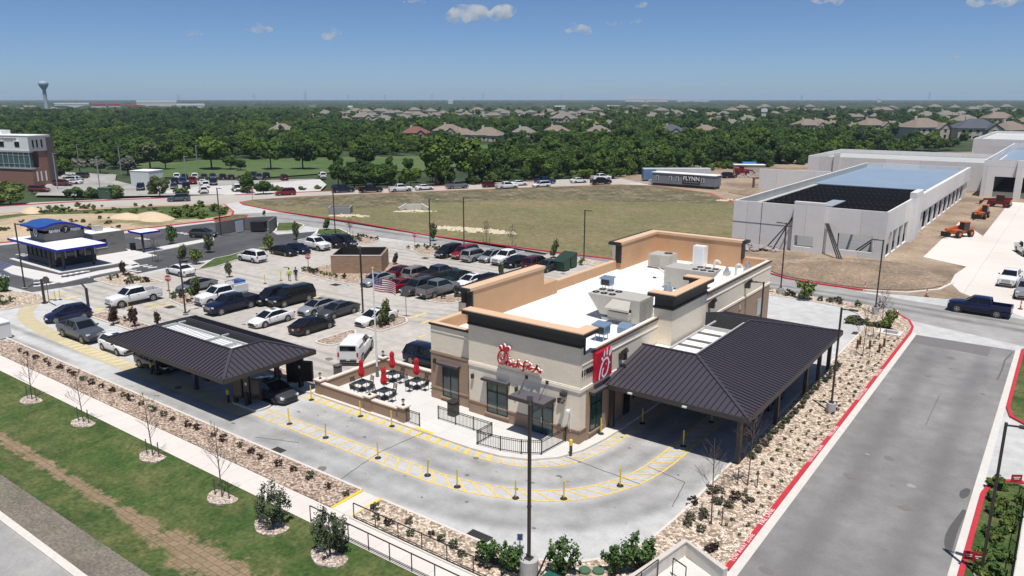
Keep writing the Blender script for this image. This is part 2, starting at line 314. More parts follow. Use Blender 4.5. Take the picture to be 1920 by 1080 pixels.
# foreground: walk, lawn, verge, road in the corner
sheet('sidewalk',[(-140,23.65),(-14,23.65),(-14,25.35),(-140,25.35)],.03,WALK)
lw=MB()
nx,ny=90,9
xs=np.linspace(-140,-20,nx); ys=np.linspace(15.9,23.64,ny)
vv=[(x,y,.02-.35*math.sin(max(0,min(1,(23.64-y)/7.7))*math.pi)*.8-.0*0) for y in ys for x in xs]
lw.add(vv,[(j*nx+i,j*nx+i+1,(j+1)*nx+i+1,(j+1)*nx+i) for j in range(ny-1) for i in range(nx-1)])
lawn=struct(lw.build('lawn',LAWNB,smooth=True))
lawn.location.z=.33; lawn.location.z=.0
for o_ in [o for o in scene.objects if o.name=='ground']: o_.location.z=-.5
def lawnz(y): return .02-.28*math.sin(max(0,min(1,(23.64-y)/7.7))*math.pi)
sheet('verge',[(-140,14.05),(-15,14.05),(-15,15.92),(-140,15.92)],.0,DRY)
kb=MB(); ribbon(kb,[(-140,13.85),(-15,13.85)],.4,-.1,.06); struct(kb.build('kerb',KERB))
sheet('main_road',[(-140,2),(-10,2),(-10,13.65),(-140,13.65)],-.02,RING)
mr=MB(); mr.prism([(-140,10.3),(-10,10.3),(-10,10.45),(-140,10.45)],-.016,-.016); struct(mr.build('lane_marking',WHT))
# left rock bed + ramp
island('gravel_bed',[(-84,25.36),(-31.55,25.36),(-31.55,27.7),(-80,27.7)],.09,GRAVEL,None); struct(ribbon(MB(),[(-84,27.78),(-31.55,27.78)],.16,0,.12).build('kerb',KERB))
corner=[(-29.75,25.36),(-17.4,25.36),(-16.4,22.5),(-14.9,22.5),(-14.4,27.0),(-13.95,29.1),(-13.35,32.9),(-11.3,32.0),(-11.3,82),(-11.6,84.4),(-12.5,86.8),(-14.4,88.9),(-17,90.1),(-26.5,90.6),(-40,90.6),(-56,93.5),(-62,93.4),(-62,91.2),(-50,90.3),(-38,88.9),(-27.3,88.6),(-23,88.7),(-19.2,88),(-16.9,86.1),(-15.6,83.4),(-15.1,80),(-15.1,36.6),(-15.3,33.2),(-16.1,30.6),(-17.4,29),(-19.4,27.9),(-21.4,27.62),(-29.75,27.62)]
island('gravel_bed',corner,.09,GRAVEL2)
rp=MB(); rp.prism([(-31.38,25.36),(-29.92,25.36),(-29.92,27.75),(-31.38,27.75)],.035,.035); struct(rp.build('curb_ramp',WALK))
for x in (-31.46,-29.84):
    yk=MB(); yk.add([(x-.09,25.4,.0),(x+.09,25.4,0),(x+.09,27.7,.0),(x-.09,27.7,0),(x-.09,25.4,.04),(x+.09,25.4,.04),(x+.09,27.7,.13),(x-.09,27.7,.13)],[(4,5,6,7),(0,1,5,4),(1,2,6,5),(2,3,7,6),(3,0,4,7)]); struct(yk.build('yellow_kerb',KYEL))
# red kerbs
def rk(path,w=.24,z1=.16,m=KRED): struct(ribbon(MB(),path,w,0,z1).build('red_kerb',m))
rk([(-11.18,33),(-11.18,81.8),(-11.35,84),(-12.1,86.4),(-13.3,88.1),(-14.6,89.2)])
l1=rounded([(-1.75,8),(-.25,8),(-.25,49.6),(-.25,52.2),(-1.75,50.0)],.9)
island('lawn',[(-1.7,8),(-.3,8),(.25,8),(.25,51.6),(-.6,51.7),(-1.4,50.9),(-1.7,49.2)],.11,LAWN,None)
rk([(-1.82,8),(-1.82,49.2),(-1.5,50.9),(-.7,51.8),(.0,52.1)])
rk([(6,61.3),(-.3,62.1),(-1.4,63.3),(-1.75,65.2),(-1.8,81.9),(-1.2,83.2),(1,84)])
island('lawn',[(6,61.5),(-.2,62.3),(-1.3,63.4),(-1.65,65.2),(-1.68,81.8),(-1,83),(6,84)],.11,LAWN,None)
sheet('side_parking',[(.3,8),(30,8),(30,51.5),(.3,51.5)],.006,PLAZA)
# lower plaza and little retaining wall by the corner steps
sheet('plaza',[(-13.25,32.75),(-10.85,31.7),(-8,21),(-14.8,21),(-14.35,27),(-13.9,29.1)],.10,PLAZA)
# restaurant pavement (raised walk)
wk=[(-45.9,36.1),(-29.7,36.05),(-27.6,36.3),(-25.8,37.0),(-24.6,38.3),(-23.9,40),(-23.55,42.5),(-23.45,44.7),(-23.45,72),(-24.2,72),(-24.3,50),(-37.5,50),(-38.1,50),(-38.1,44.4),(-45.7,43.6)]
island('patio_walk',wk,.12,PLAZA,KERB,.2)
# lot islands
island('gravel_bed',rounded([(-83,36.4),(-62.6,36.4),(-62.6,38.2),(-83.2,38.2)],.8),.12,GRAVEL)
island('gravel_bed',rounded([(-62.2,36.6),(-47.6,36.6),(-47.6,38.1),(-62.2,38.1)],.6),.12,GRAVEL)
island('gravel_bed',rounded([(-56.4,44.7),(-54.2,44.9),(-54.2,47.8),(-56.4,49.8)],.7),.12,GRAVEL)
island('gravel_bed',rounded([(-56.4,51),(-53.8,50.8),(-53.8,54.6),(-55.4,56),(-56.6,55.6)],.7),.12,GRAVEL)
island('gravel_bed',rounded([(-82.4,63.4),(-75.2,62.6),(-70.9,62.8),(-71,66),(-71.4,75),(-77,75),(-82.5,70)],1),.12,GRAVEL)
island('gravel_bed',rounded([(-100,44.9),(-93.7,44.8),(-91.2,49.5),(-100.3,49.6)],.8),.12,GRAVEL2)
island('gravel_bed',rounded([(-140,25.8),(-106,25.8),(-93.0,31.6),(-93.0,36.2),(-97,37.3),(-103,35.6),(-140,38)],.8),.12,GRAVEL2)
island('lawn',rounded([(-140,30.5),(-104,33.2),(-101,35.4),(-103,36.3),(-140,40)],.8),.15,LAWN,None)
island('gravel_bed',rounded([(-93.3,82.2),(-89.4,82.7),(-90.9,86.8),(-94.4,88.6),(-98.4,87.4)],.8),.12,GRAVEL)
island('gravel_bed',rounded([(-80.6,83.4),(-76.4,81.2),(-75.5,85),(-77.7,88),(-82.6,87.6)],.9),.12,GRAVEL)
island('gravel_bed',rounded([(-58.6,62.4),(-55.2,62.9),(-54.4,67.4),(-57,68)],.8),.12,GRAVEL)
island('gravel_bed',rounded([(-82.6,45.2),(-78.2,44.6),(-78.6,49.2),(-84.2,49)],.7),.12,GRAVEL)
island('gravel_bed',rounded([(-64,84.8),(-56,86),(-56,88.6),(-64,88)],.5),.12,GRAVEL)
island('weed_strip',PG([(402,486),(432,480),(458,472),(508,463),(512,469),(440,489),(405,501),(372,506)]),.12,WEED)
# coffee stand site
sheet('asphalt_lot',[(-150,34)]+PG([(60,548),(200,526),(330,498),(440,479),(560,461),(592,434),(520,440),(480,418),(396,417.5),(240,437),(60,454),(-150,476)]),.012,ASPH)
island('coffee_walk',PG([(6,507),(24,499),(112,517),(118,524),(185,509),(258,496),(262,501),(190,515),(118,532),(60,524),(22,515)]),.12,PLAZA,None)
island('coffee_walk',PG([(205,481),(262,471),(305,463),(400,446),(402,451),(310,469),(262,478),(240,485),(262,497),(250,500),(215,490)]),.12,PLAZA,None)
island('coffee_walk',[(-123,44),(-107.3,44),(-107,51),(-108,58),(-123,58)],.1,PLAZA,None)
island('red_kerbed_site',PG([(-250,440),(0,402),(110,394.5),(300,386.5),(420,384),(436,398),(432,407),(396,414),(240,432),(60,450),(-150,470)]),.14,DIRT2,KRED,.35)
sheet('weed_strip',PG([(-150,420),(0,406),(60,399),(160,394.5),(300,388),(415,386),(428,398),(424,405),(390,410),(320,414),(300,404),(200,401),(60,404),(-150,432)]),.15,WEED)
island('lawn',PG([(402,410),(440,404.5),(462,404),(460,408),(440,412),(404,416)]),.14,WEED,KRED,.3)
island('lawn',PG([(519,434),(522,419),(552,418),(569,423),(560,430),(540,434)]),.13,LAWN,KERB,.3)
island('lawn',PG([(594,440),(598,431),(635,430),(652,438),(655,441),(620,443)]),.13,LAWN,KERB,.3)
# field
fld=PG([(452,380),(458,383.5),(520,396),(660,416),(800,441),(1000,468)])+[(-50.5,96),(-45,97.5),(-44.5,118),(-46,150)]+PG([(1372,382),(1330,363),(1225,349),(1165,347),(950,354),(700,364),(560,370),(475,376)])
island('field',fld,.14,FIELD,KRED,.4)
sheet('field_edge',PG([(475,377),(560,371),(700,365),(950,355),(1165,348),(1225,350),(1330,364),(1370,384),(1300,382),(1100,378),(960,376),(800,383),(660,392),(560,388),(500,386)]),.15,FIELDD)
# construction ground and pad
sheet('dirt_ground',PG([(1150,331),(1200,318),(1300,306),(1450,296),(1700,286),(2200,280),(2400,330),(2400,420),(1920,420)])+[(-6,118),(-6,100),(-20,96.8),(-33,101.7),(-44.4,98.5),(-44.6,150)]+PG([(1374,384),(1330,364),(1215,346)]),.016,DIRT)
pad=PG([(1731,482),(1775,440),(1800,415)])+[(-11.5,150),(-11.5,205),(40,205),(40,96),(-2,94.5)]+PG([(1800,548),(1782,530),(1790,515),(1812,500)])
sheet('concrete_pad',pad,.02,PAD)
rk(PG([(1440,512),(1475,523),(1540,534),(1618,545)]),.3,.16); struct(ribbon(MB(),PG([(1618,545),(1700,550),(1760,544),(1786,532)]),.35,0,.15).build('kerb',KERB))
island('dirt_mound',rounded(PG([(1444,510),(1475,520),(1540,531),(1618,542),(1700,546),(1760,540),(1780,525),(1700,495),(1600,485),(1460,488)]),2),.14,ground_mat('turned_brown_soil',(.24,.18,.13),var=.25,big=.25,fine=2.5,bump=1,fine_amt=.35,extra=(.33,.25,.18),extra_scale=.12,extra_pos=(.5,.62)),None)
rk(PG([(-100,408),(0,387.5),(130,379.5),(310,371.5)]),.35); rk(PG([(440,366),(620,358.5),(780,351),(1000,341)]),.35)
# far lots, lawns
FARL=ground_mat('far_lot_paving',(.36,.345,.32),var=.12,big=.06,fine=1,bump=0,extra=(.26,.25,.24),extra_scale=.05)
sheet('far_parking_lot',PG([(70,371),(66,352),(120,322),(215,326),(222,333),(150,372)])[0:0]+PG([(66,366),(95,338),(110,322),(218,327),(216,338),(245,345),(320,338),(470,338),(590,335),(612,345),(600,357),(440,364),(200,368)]),-.02,FARL)
sheet('far_lot_apron',PG([(300,362),(330,352),(420,348),(600,336),(612,346),(600,358),(440,365)]),-.012,mat('far_concrete_bright',(.52,.50,.47),.9,noise=.15,scale=.1))
sheet('park_lawn',PG([(250,322),(260,303),(420,298),(700,292),(960,291),(960,296),(900,300),(830,318),(620,323),(500,331),(300,331)]),-.2,PARK)
sheet('park_lawn',PG([(840,272),(1000,268),(1010,275),(850,279)]),-.3,PARK)
# ---------------------------------------------------------------- painted lines and stains
Z=.014
inner=[(-46.6,32.15),(-30.5,32.15)]+arc(-30.5,44.2,12.05,-90,0,14)[1:]+[(-18.45,66)]
# ladder between two offset curves
mid=[(-46.6,31.45),(-30.2,31.45)]+[(-27.4,31.75),(-25,32.4),(-22.7,33.5),(-20.9,35.1),(-19.7,37.1),(-19.0,39.2),(-18.75,41.5),(-18.7,44),(-18.7,67)]
def smooth_path(p,it=2):
    for _ in range(it):
        q=[p[0]]
        for a,b in zip(p[:-1],p[1:]): q+=[(a[0]*.75+b[0]*.25,a[1]*.75+b[1]*.25),(a[0]*.25+b[0]*.75,a[1]*.25+b[1]*.75)]
        p=q+[p[-1]]
    return p
mid=smooth_path(mid); mb=MB()
ribbon(mb,mid,.11,Z,Z,off=.62); ribbon(mb,mid,.11,Z,Z,off=-.62)
rs=resample(mid,1.02)
for i in range(1,len(rs)-1):
    a=Vector(rs[i]); t=(Vector(rs[i+1])-Vector(rs[i-1])).normalized(); n=Vector((-t.y,t.x)); sk=min(1,max(0,(a.x+38)/8))*.55
    mb.bar((*(a+n*.6-t*sk),Z),(*(a-n*.6+t*sk),Z),.12,.002)
struct(mb.build('lane_marking',YEL))
mb=MB(); kp=smooth_path([(-46.6,35.6),(-29.9,35.55),(-27.4,35.75),(-25.3,36.5),(-23.9,37.9),(-23.2,39.8),(-22.95,42.2),(-22.9,45),(-22.9,66)])
ribbon(mb,kp,.1,Z,Z,off=-.42)
rs=resample(kp,.88)
for i in range(1,len(rs)-1):
    a=Vector(rs[i]); t=(Vector(rs[i+1])-Vector(rs[i-1])).normalized(); n=Vector((-t.y,t.x)); w=.30 if a.x<-27.5 else .1; s2=.1 if a.x<-27.5 else .35
    mb.bar((*(a+n*.40-t*s2),Z),(*(a-n*.40+t*s2),Z),w,.002)
struct(mb.build('lane_marking',YEL))
mb=MB(); lf=smooth_path([(-96,40),(-94,35.5),(-90.5,32.9),(-86,31.6),(-80,31),(-72,30.7),(-63,30.7),(-47,30.8)])
ribbon(mb,lf,1.5,Z,Z); struct(mb.build('lane_marking',YELF))
mb=MB()
for i in range(11):
    x=-76+i*1.05; mb.bar((x,30.2,Z+.003),(x+.35,31.3,Z+.003),.42,.001)
struct(mb.build('lane_marking',mat('faded_yellow_bars',(.60,.52,.31),.85,noise=.1,scale=2)))
mb=MB()
def ly(a,b,w=.5): a=G(*a);b=G(*b); mb.bar((a[0],a[1],Z),(b[0],b[1],Z),w,.002)
ly((268,575),(318,566)); ly((275,580),(322,571),.4); ly((120,561),(146,556),.9); ly((172,585),(192,578),.9); ly((563,523),(577,518),.5); ly((596,553),(607,551),.5); ly((585,559),(600,556),.4)
ly((768,597),(800,587),.5); ly((785,633),(800,628),.4); ly((790,607),(806,601),.4)
struct(mb.build('lane_marking',mat('lot_yellow_paint',(.62,.50,.22),.85,noise=.25,scale=2)))
mb=MB()
for i in range(10):  # stalls
    x=-74+i*2.75
# stall lines row B / C
for y0,y1 in ((66.5,72),(72.2,77.5),(80.5,85.8)):
    for i in range(8):
        x=-70+i*2.75
        if x<-56: mb.bar((x,y0,Z),(x,y1,Z),.1,.002)
for i in range(9): x=-60-i*2.75; mb.bar((x,45.6,Z),(x,50.8,Z),.1,.002); mb.bar((x,40,Z),(x,45.2,Z),.1,.002)
struct(mb.build('lane_marking',mat('worn_white_paint',(.50,.475,.44),.8)))
# joint cracks in the drive lane
mb=MB()
for a,b in (((630,905),(715,846)),((715,846),(845,790)),((1060,856),(1200,908)),((1215,875),(1285,905)),((1285,905),(1260,950)),((480,820),(560,830)),((1740,755),(1762,815))):
    if a==(1740,755): a,b=(1762,742),(1736,797)
    a=G(*a);b=G(*b)
    n=9; pts=[]
    for i in range(n+1):
        t=i/n; pts.append((a[0]+(b[0]-a[0])*t+random.uniform(-.03,.03),a[1]+(b[1]-a[1])*t+random.uniform(-.03,.03)))
    ribbon(mb,pts,.05,Z+.002,Z+.002)
pts=[G(*p)[:2] for p in ((1898,661),(1884,676),(1879,693),(1870,712))]; ribbon(mb,pts,.14,Z+.002,Z+.002)
struct(mb.build('pavement_crack',mat('crack_filler',(.13,.12,.115),.9)))
# tyre-darkened wheel paths
def stain_mat(name,col,amt,edge=.5):
    m=bpy.data.materials.new(name); m.use_nodes=True; nt=m.node_tree; N=nt.nodes; L=nt.links; b=_bs(m); b.inputs['Base Color'].default_value=(*col,1); b.inputs['Roughness'].default_value=.9
    uv=N.new('ShaderNodeUVMap'); sp=N.new('ShaderNodeSeparateXYZ'); L.new(uv.outputs[0],sp.inputs[0])
    s=N.new('ShaderNodeMath'); s.operation='PINGPONG'; s.inputs[1].default_value=.5; L.new(sp.outputs[0],s.inputs[0])
    mr=N.new('ShaderNodeMapRange'); mr.interpolation_type='SMOOTHSTEP'; mr.inputs[1].default_value=0; mr.inputs[2].default_value=edge; mr.inputs[3].default_value=0; mr.inputs[4].default_value=amt; L.new(s.outputs[0],mr.inputs[0])
    tc=N.new('ShaderNodeTexCoord'); n=N.new('ShaderNodeTexNoise'); n.inputs['Scale'].default_value=.35; n.inputs['Detail'].default_value=5; L.new(tc.outputs['Object'],n.inputs['Vector'])
    r=N.new('ShaderNodeMapRange'); r.inputs[1].default_value=.3; r.inputs[2].default_value=.7; r.inputs[3].default_value=.35; L.new(n.outputs['Fac'],r.inputs[0])
    e=N.new('ShaderNodeMapRange'); e.interpolation_type='SMOOTHSTEP'; e.inputs[2].default_value=.12; s3=N.new('ShaderNodeMath'); s3.operation='PINGPONG'; s3.inputs[1].default_value=.5; L.new(sp.outputs[1],s3.inputs[0]); L.new(s3.outputs[0],e.inputs[0])
    x=N.new('ShaderNodeMath'); x.operation='MULTIPLY'; L.new(mr.outputs[0],x.inputs[0]); L.new(r.outputs[0],x.inputs[1])
    y=N.new('ShaderNodeMath'); y.operation='MULTIPLY'; L.new(x.outputs[0],y.inputs[0]); L.new(e.outputs[0],y.inputs[1]); L.new(y.outputs[0],b.inputs['Alpha']); return m
STAIN=stain_mat('tyre_darkening',(.20,.195,.19),.42,.5); STAIN2=stain_mat('oil_darkening',(.14,.13,.12),.2)
def stain(paths,m,z=.010):
    mb=MB(); uvs=[]
    for p,w in paths:
        p=resample(p,.6); L_=offset(p,w/2); R_=offset(p,-w/2); n=len(p)
        for i in range(n-1):
            mb.add([(*L_[i],z),(*R_[i],z),(*R_[i+1],z),(*L_[i+1],z)],[(0,1,2,3)]); a=i/(n-1); b=(i+1)/(n-1); uvs+=[(0,a),(1,a),(1,b),(0,b)]
    o=mb.build('tyre_stain',m); uv=o.data.uv_layers.new(name='UVMap')
    uv.data.foreach_set('uv',np.array(uvs,dtype=np.float32).ravel()); return struct(o)
def offs(p,d): return offset(p,d)
c_in=smooth_path([(-47.5,33.6),(-30.2,33.65),(-27,33.95),(-24.6,34.9),(-22.6,36.5),(-21.3,38.8),(-20.8,41.5),(-20.8,45),(-20.8,66)])
c_out=smooth_path([(-64,29.3),(-30.2,29.35),(-26.5,29.6),(-22.9,30.6),(-19.8,32.6),(-17.8,35.6),(-17.0,39),(-16.9,44),(-16.9,66)])
c_far=smooth_path([(-120,34),(-104,30),(-90,28.9),(-80,28.9),(-66,29.3)])
stain([(offs(c_in,.85),2.0),(offs(c_in,-.85),2.0),(offs(c_out,.85),2.1),(offs(c_out,-.85),2.1),(offs(c_far,.9),1.3),(offs(c_far,-.9),1.3)],STAIN,.009)
stain([(c_in,1.4),(c_out,1.4)],STAIN2,.0115)
lp=[(-104,39.4),(-84,39.6),(-60,39.0),(-40,39.5)]; lp2=[(-97,54),(-80,54.3),(-60,54.5),(-42,60)]; lp3=[(-90,79),(-60,79),(-40,80)]
stain([(offs(p,d),1.1) for p in (lp,lp2,lp3) for d in (-.9,.9,2.4,4.1)],STAIN2,.0095)
stain([([(x,9),(x+.2,50),(x,81)],2.4) for x in (-8.6,-4.6)],stain_mat('road_wheel_path',(.17,.165,.16),.28),.009)
stain([([(-138,90),(-115,93),(-60,92.6),(-20,91.8),(20,86)],2.2),([(-138,94),(-115,97),(-60,94.6),(-20,94.),(20,89)],1.6)],stain_mat('ring_wheel_path',(.17,.165,.16),.45),.0125)
# puddle marks by the right kerb
wet=mat('wet_patch',(.105,.10,.09),.35,noise=.1,scale=2)
mb=MB()
def blob(pts,z=.0135): mb.prism(rounded(PG(pts),.6),z,z)
blob([(1800,920),(1812,915),(1820,918),(1817,930),(1805,936),(1798,930)]); blob([(1805,955),(1812,957),(1808,970),(1800,985),(1793,1005),(1783,1040),(1774,1036),(1770,1020),(1772,1003),(1782,985),(1790,975)])
struct(mb.build('puddle',wet))
mb=MB(); mb2=MB()
for i in range(150):
    r=random.random()
    if r<.45: x,y=random.uniform(-90,-40),random.uniform(40,88)
    elif r<.8: q=random.choice([c_in,c_out]); p_=random.choice(resample(q,1.)); x,y=p_[0]+random.gauss(0,.9),p_[1]+random.gauss(0,.9)
    else: x,y=random.uniform(-10,-3),random.uniform(12,80)
    s_=random.uniform(.04,.2) if random.random()<.8 else random.uniform(.2,.5); n=8
    (mb if random.random()<.8 else mb2).add([(x+s_*random.uniform(.6,1.2)*math.cos(2*math.pi*k/n),y+s_*random.uniform(.4,1.)*math.sin(2*math.pi*k/n),.0155) for k in range(n)],[tuple(range(n))])
struct(mb.build('oil_spot',mat('oil_spot_dark',(.17,.16,.15),.8))); struct(mb2.build('oil_spot',mat('oil_spot_faint',(.30,.29,.27),.8)))
# storm drains and covers
def drain(px,py,w,d,rz=0,label='dark steel storm drain grate set in the pavement',z=.02):
    g=G(px,py); t=thing('storm_drain',label,'drain',(g[0],g[1],z),rz); a=MB()
    a.bb(-w/2,w/2,-d/2,d/2,-.01,0); a.build('pit',mat('drain_dark',(.015,.015,.015),.9),t); b=MB()
    for i in range(9): x=-w/2+w*(i+.5)/9; b.bb(x-.02,x+.02,-d/2,d/2,0,.012)
    b.bb(-w/2,w/2,-d/2-.03,-d/2+.02,0,.014); b.bb(-w/2,w/2,d/2-.02,d/2+.03,0,.014); b.build('grate',mat('drain_iron',(.07,.068,.065),.6),t)
drain(518,846,.95,.85,0,'black storm drain grate beside the left rock bed kerb'); drain(319,576,1.1,.9,0,'dark storm drain grate in the lot beside the red stop sign post')
drain(629,534,1.2,.9,0,'dark storm drain grate by the kerb of the brick trash enclosure bed'); drain(797,484,1.1,.8,0,'storm drain grate by the far planter beside the double row of cars')
drain(1610,626,1.2,.9,0,'storm drain grate at the kerb behind the large black canopy'); drain(895,1008,1.4,.9,0,'open kerb inlet grate beside the leftmost dark green shrub of the lower bed'); drain(1606,593,.8,.6,0,'small storm drain grate at the rear curve of the lane')
# writing painted on the red kerb
for tx,y0,s in (('TOW AWAY ZONE',33.9,.19),('FIRE LANE',37.6,.24),('TOW AWAY ZONE',47.2,.19),('FIRE LANE',51.5,.24),('TOW AWAY ZONE',60,.19),('FIRE LANE',66,.24)):
    o=text_mesh('kerb_lettering',tx,s*1.7,.002,WHT,None,frame((-11.17,y0+1.3,.166),(0,1,0),(-1,0,0)),spacing=1.1); struct(o)
# coffee lot markings
mb=MB()
def arrow(px,py,s=1.0):
    g=G(px,py)
    for k in range(3): mb.bar((g[0]-1.6+k*1.2,g[1]-.5,.018),(g[0]-1.2+k*1.2,g[1]+.6,.018),.45*s,.001)
for p in ((58,511),(45,479),(278,500),(268,448),(345,438),(248,508),(0,518)): arrow(*p)
for i in range(9):
    for yy,n in ((520,0),(526,1),(532,2)):
        g=G(72+i*11,yy-i*1.9+4); mb.bar((g[0]-.3,g[1]-.45,.018),(g[0]+.3,g[1]+.45,.018),.45,.001)
struct(mb.build('lane_marking',WHT))
mb=MB()
for i in range(8):
    a=G(-10,487+i*4.0); b=G(38-i*1,502+i*1.6); mb.bar((a[0],a[1],.018),(b[0],b[1],.018),.14,.001)
struct(mb.build('lane_marking',mat('blue_stall_paint',(.10,.16,.33),.7)))
# ================================================================ restaurant
X0=-24.35; XL=-33.8; XW=-37.9; YF=40.55; YB=78.4; BW=X0
BRICKW=None
def wallmat(name,col,dark,bw=.9,bh=.22,mortar=.012,noise=.06,bump=.25):
    m=bpy.data.materials.new(name); m.use_nodes=True; nt=m.node_tree; N=nt.nodes; L=nt.links; b=_bs(m); b.inputs['Roughness'].default_value=.85
    tc=N.new('ShaderNodeTexCoord'); g=N.new('ShaderNodeNewGeometry'); sp=N.new('ShaderNodeSeparateXYZ'); L.new(tc.outputs['Object'],sp.inputs[0])
    ad=N.new('ShaderNodeMath'); ad.operation='ADD'; L.new(sp.outputs[0],ad.inputs[0]); L.new(sp.outputs[1],ad.inputs[1])
    cm=N.new('ShaderNodeCombineXYZ'); L.new(ad.outputs[0],cm.inputs[0]); L.new(sp.outputs[2],cm.inputs[1])
    br=N.new('ShaderNodeTexBrick'); br.inputs['Scale'].default_value=1; br.inputs['Brick Width'].default_value=bw; br.inputs['Row Height'].default_value=bh; br.inputs['Mortar Size'].default_value=mortar; br.inputs['Mortar Smooth'].default_value=.3
    br.inputs['Color1'].default_value=(*col,1); br.inputs['Color2'].default_value=tuple(c*(1-noise*1.6) for c in col)+(1,); br.inputs['Mortar'].default_value=(*dark,1)
    L.new(cm.outputs[0],br.inputs['Vector'])
    n=N.new('ShaderNodeTexNoise'); n.inputs['Scale'].default_value=1.3; n.inputs['Detail'].default_value=6; L.new(tc.outputs['Object'],n.inputs['Vector']); r=N.new('ShaderNodeValToRGB'); r.color_ramp.elements[0].color=(1-noise,)*3+(1,); r.color_ramp.elements[1].color=(1+noise,)*3+(1,); L.new(n.outputs['Fac'],r.inputs[0])
    x=N.new('ShaderNodeMix'); x.data_type='RGBA'; x.blend_type='MULTIPLY'; x.inputs[0].default_value=1; L.new(br.outputs['Color'],x.inputs[6]); L.new(r.outputs[0],x.inputs[7]); L.new(x.outputs[2],b.inputs['Base Color'])
    bp=N.new('ShaderNodeBump'); bp.inputs['Strength'].default_value=bump; bp.inputs['Distance'].default_value=.01; bp.invert=True; L.new(br.outputs['Fac'],bp.inputs['Height']); L.new(bp.outputs[0],b.inputs['Normal'])
    MATS[name]=m; return m
CREAM=wallmat('cream_brick',(.82,.72,.565),(.70,.61,.47),.6,.2,.008,.04)
BROWN=wallmat('brown_brick',(.36,.245,.165),(.29,.20,.14),.6,.2,.008,.06)
CREAMT=mat('cream_trim',(.84,.75,.62),.8,noise=.05,scale=1); BROWNT=mat('brown_cast_trim',(.38,.27,.185),.8,noise=.06,scale=1)
TANW=mat('tan_stucco',(.54,.32,.175),.9,noise=.05,scale=.7,bump=.15,bscale=20); TANC=mat('tan_coping',(.64,.43,.27),.8,noise=.04,scale=1)
BLK=mat('black_cornice',(.018,.017,.017),.5,noise=.15,scale=2); BRZ=mat('dark_bronze_metal',(.045,.036,.032),.45); WROOF=ground_mat('white_membrane_roof',(.80,.80,.785),var=.03,big=.2,fine=4,bump=.03,joint=(40,3.0),jdark=.86,extra=(.66,.63,.58),extra_scale=.16,extra_pos=(.58,.80),rough=.7)
GLS=mat('window_glass',(.035,.075,.07),.08,spec=.8,noise=.5,scale=.4); GLSD=mat('dark_glass',(.012,.014,.016),.08,spec=.8)
FRM=mat('black_window_frame',(.012,.014,.012),.4); STEEL=mat('galvanised_steel',(.45,.47,.48),.4,.6,noise=.1,scale=3); HVACM=mat('beige_unit_steel',(.48,.45,.39),.5,.1,noise=.06,scale=2)
bld=thing('restaurant','cream and brown brick fast food restaurant with white flat roof and red script sign','restaurant',((X0+XW)/2,(YF+YB)/2,0))
BC=Vector(bld.location)
def bpart(mb,name,mats,parent=bld,smooth=False):
    o=mb.build(name,mats,None,smooth)
    if parent is bld: o.data.transform(Matrix.Translation(-BC)); o.parent=bld
    else: o.data.transform(Matrix.Translation(-BC)); o.parent=parent
    return o
# walls as shells with outer skin ; mats: 0 cream 1 brown 2 tan(inner)
w=MB()
T=.35
def wall_x(x,y0,y1,z0,z1,m,side=1): w.bb(x-(T if side>0 else 0),x+(0 if side>0 else T),y0,y1,z0,z1,m)
def wall_y(y,x0,x1,z0,z1,m): w.bb(x0,x1,y,y+T,z0,z1,m)
# front main, cream, full height to cornice
wall_y(YF,XL,X0,0,7.5,0)
# +X wall: y 40.55..78.4
wall_x(X0,YF+T,YB,0,6.3,0)
# left wing front + left wall
wall_y(YF+.45,XW,XL-.003,0,6.1,0); wall_x(XW,YF+.45+T,YB,0,6.1,0,-1)
# back wall
wall_y(YB-T,XW+T,X0-T,0,6.1,1)
# brown skins (3 cm proud)
s=.03
w.bb(XL,X0+s,YF-s,YF-.001,0,1.0,1); w.bb(XL+.0,X0+s,YF-s-.05,YF-.001,1.0,1.12,1)
w.bb(X0+.001,X0+s,YF,YF+.0,0,1,1)
w.bb(X0+.001,X0+s,YF,41.35,0,1.0,1); w.bb(X0+.001,X0+s+.05,YF-s-.05,41.35,1.0,1.12,1)
w.bb(X0+.001,X0+.10,41.35,46.2,0,3.75,1); w.bb(X0+.001,X0+s,46.2,60.0,0,3.75,1); w.bb(X0+.001,X0+s,72,YB+.03,0,3.75,1); w.bb(X0+.001,X0+s,60,72,0,3.75,1)
w.bb(XW-s,XL-.003,YF+.45-s,YF+.449,0,3.75,1); w.bb(XW-s,XW-.001,YF+.45,YB,0,3.75,1)
w.bb(XW-s-.04,XL-.003,YF+.45-s-.05,YF+.449,1.0,1.12,1)
# upper bands
w.bb(XL,X0+.07,YF-.07,YF-.001,3.8,4.02,2); w.bb(XL,X0+.045,YF-.045,YF-.001,4.02,4.12,2); w.bb(X0+.001,X0+.07,YF,YB+.03,3.8,4.02,2)
w.bb(XW-.07,XL-.003,YF+.45-.07,YF+.449,3.8,4.0,3)
w.bb(XW-.04,XL-.003,YF+.45-.04,YF+.449,5.55,5.65,2); w.bb(X0+.001,X0+.04,YF+.2,YB+.03,5.6,5.68,2)
bpart(w,'wall',[CREAM,BROWN,CREAMT,BROWNT])
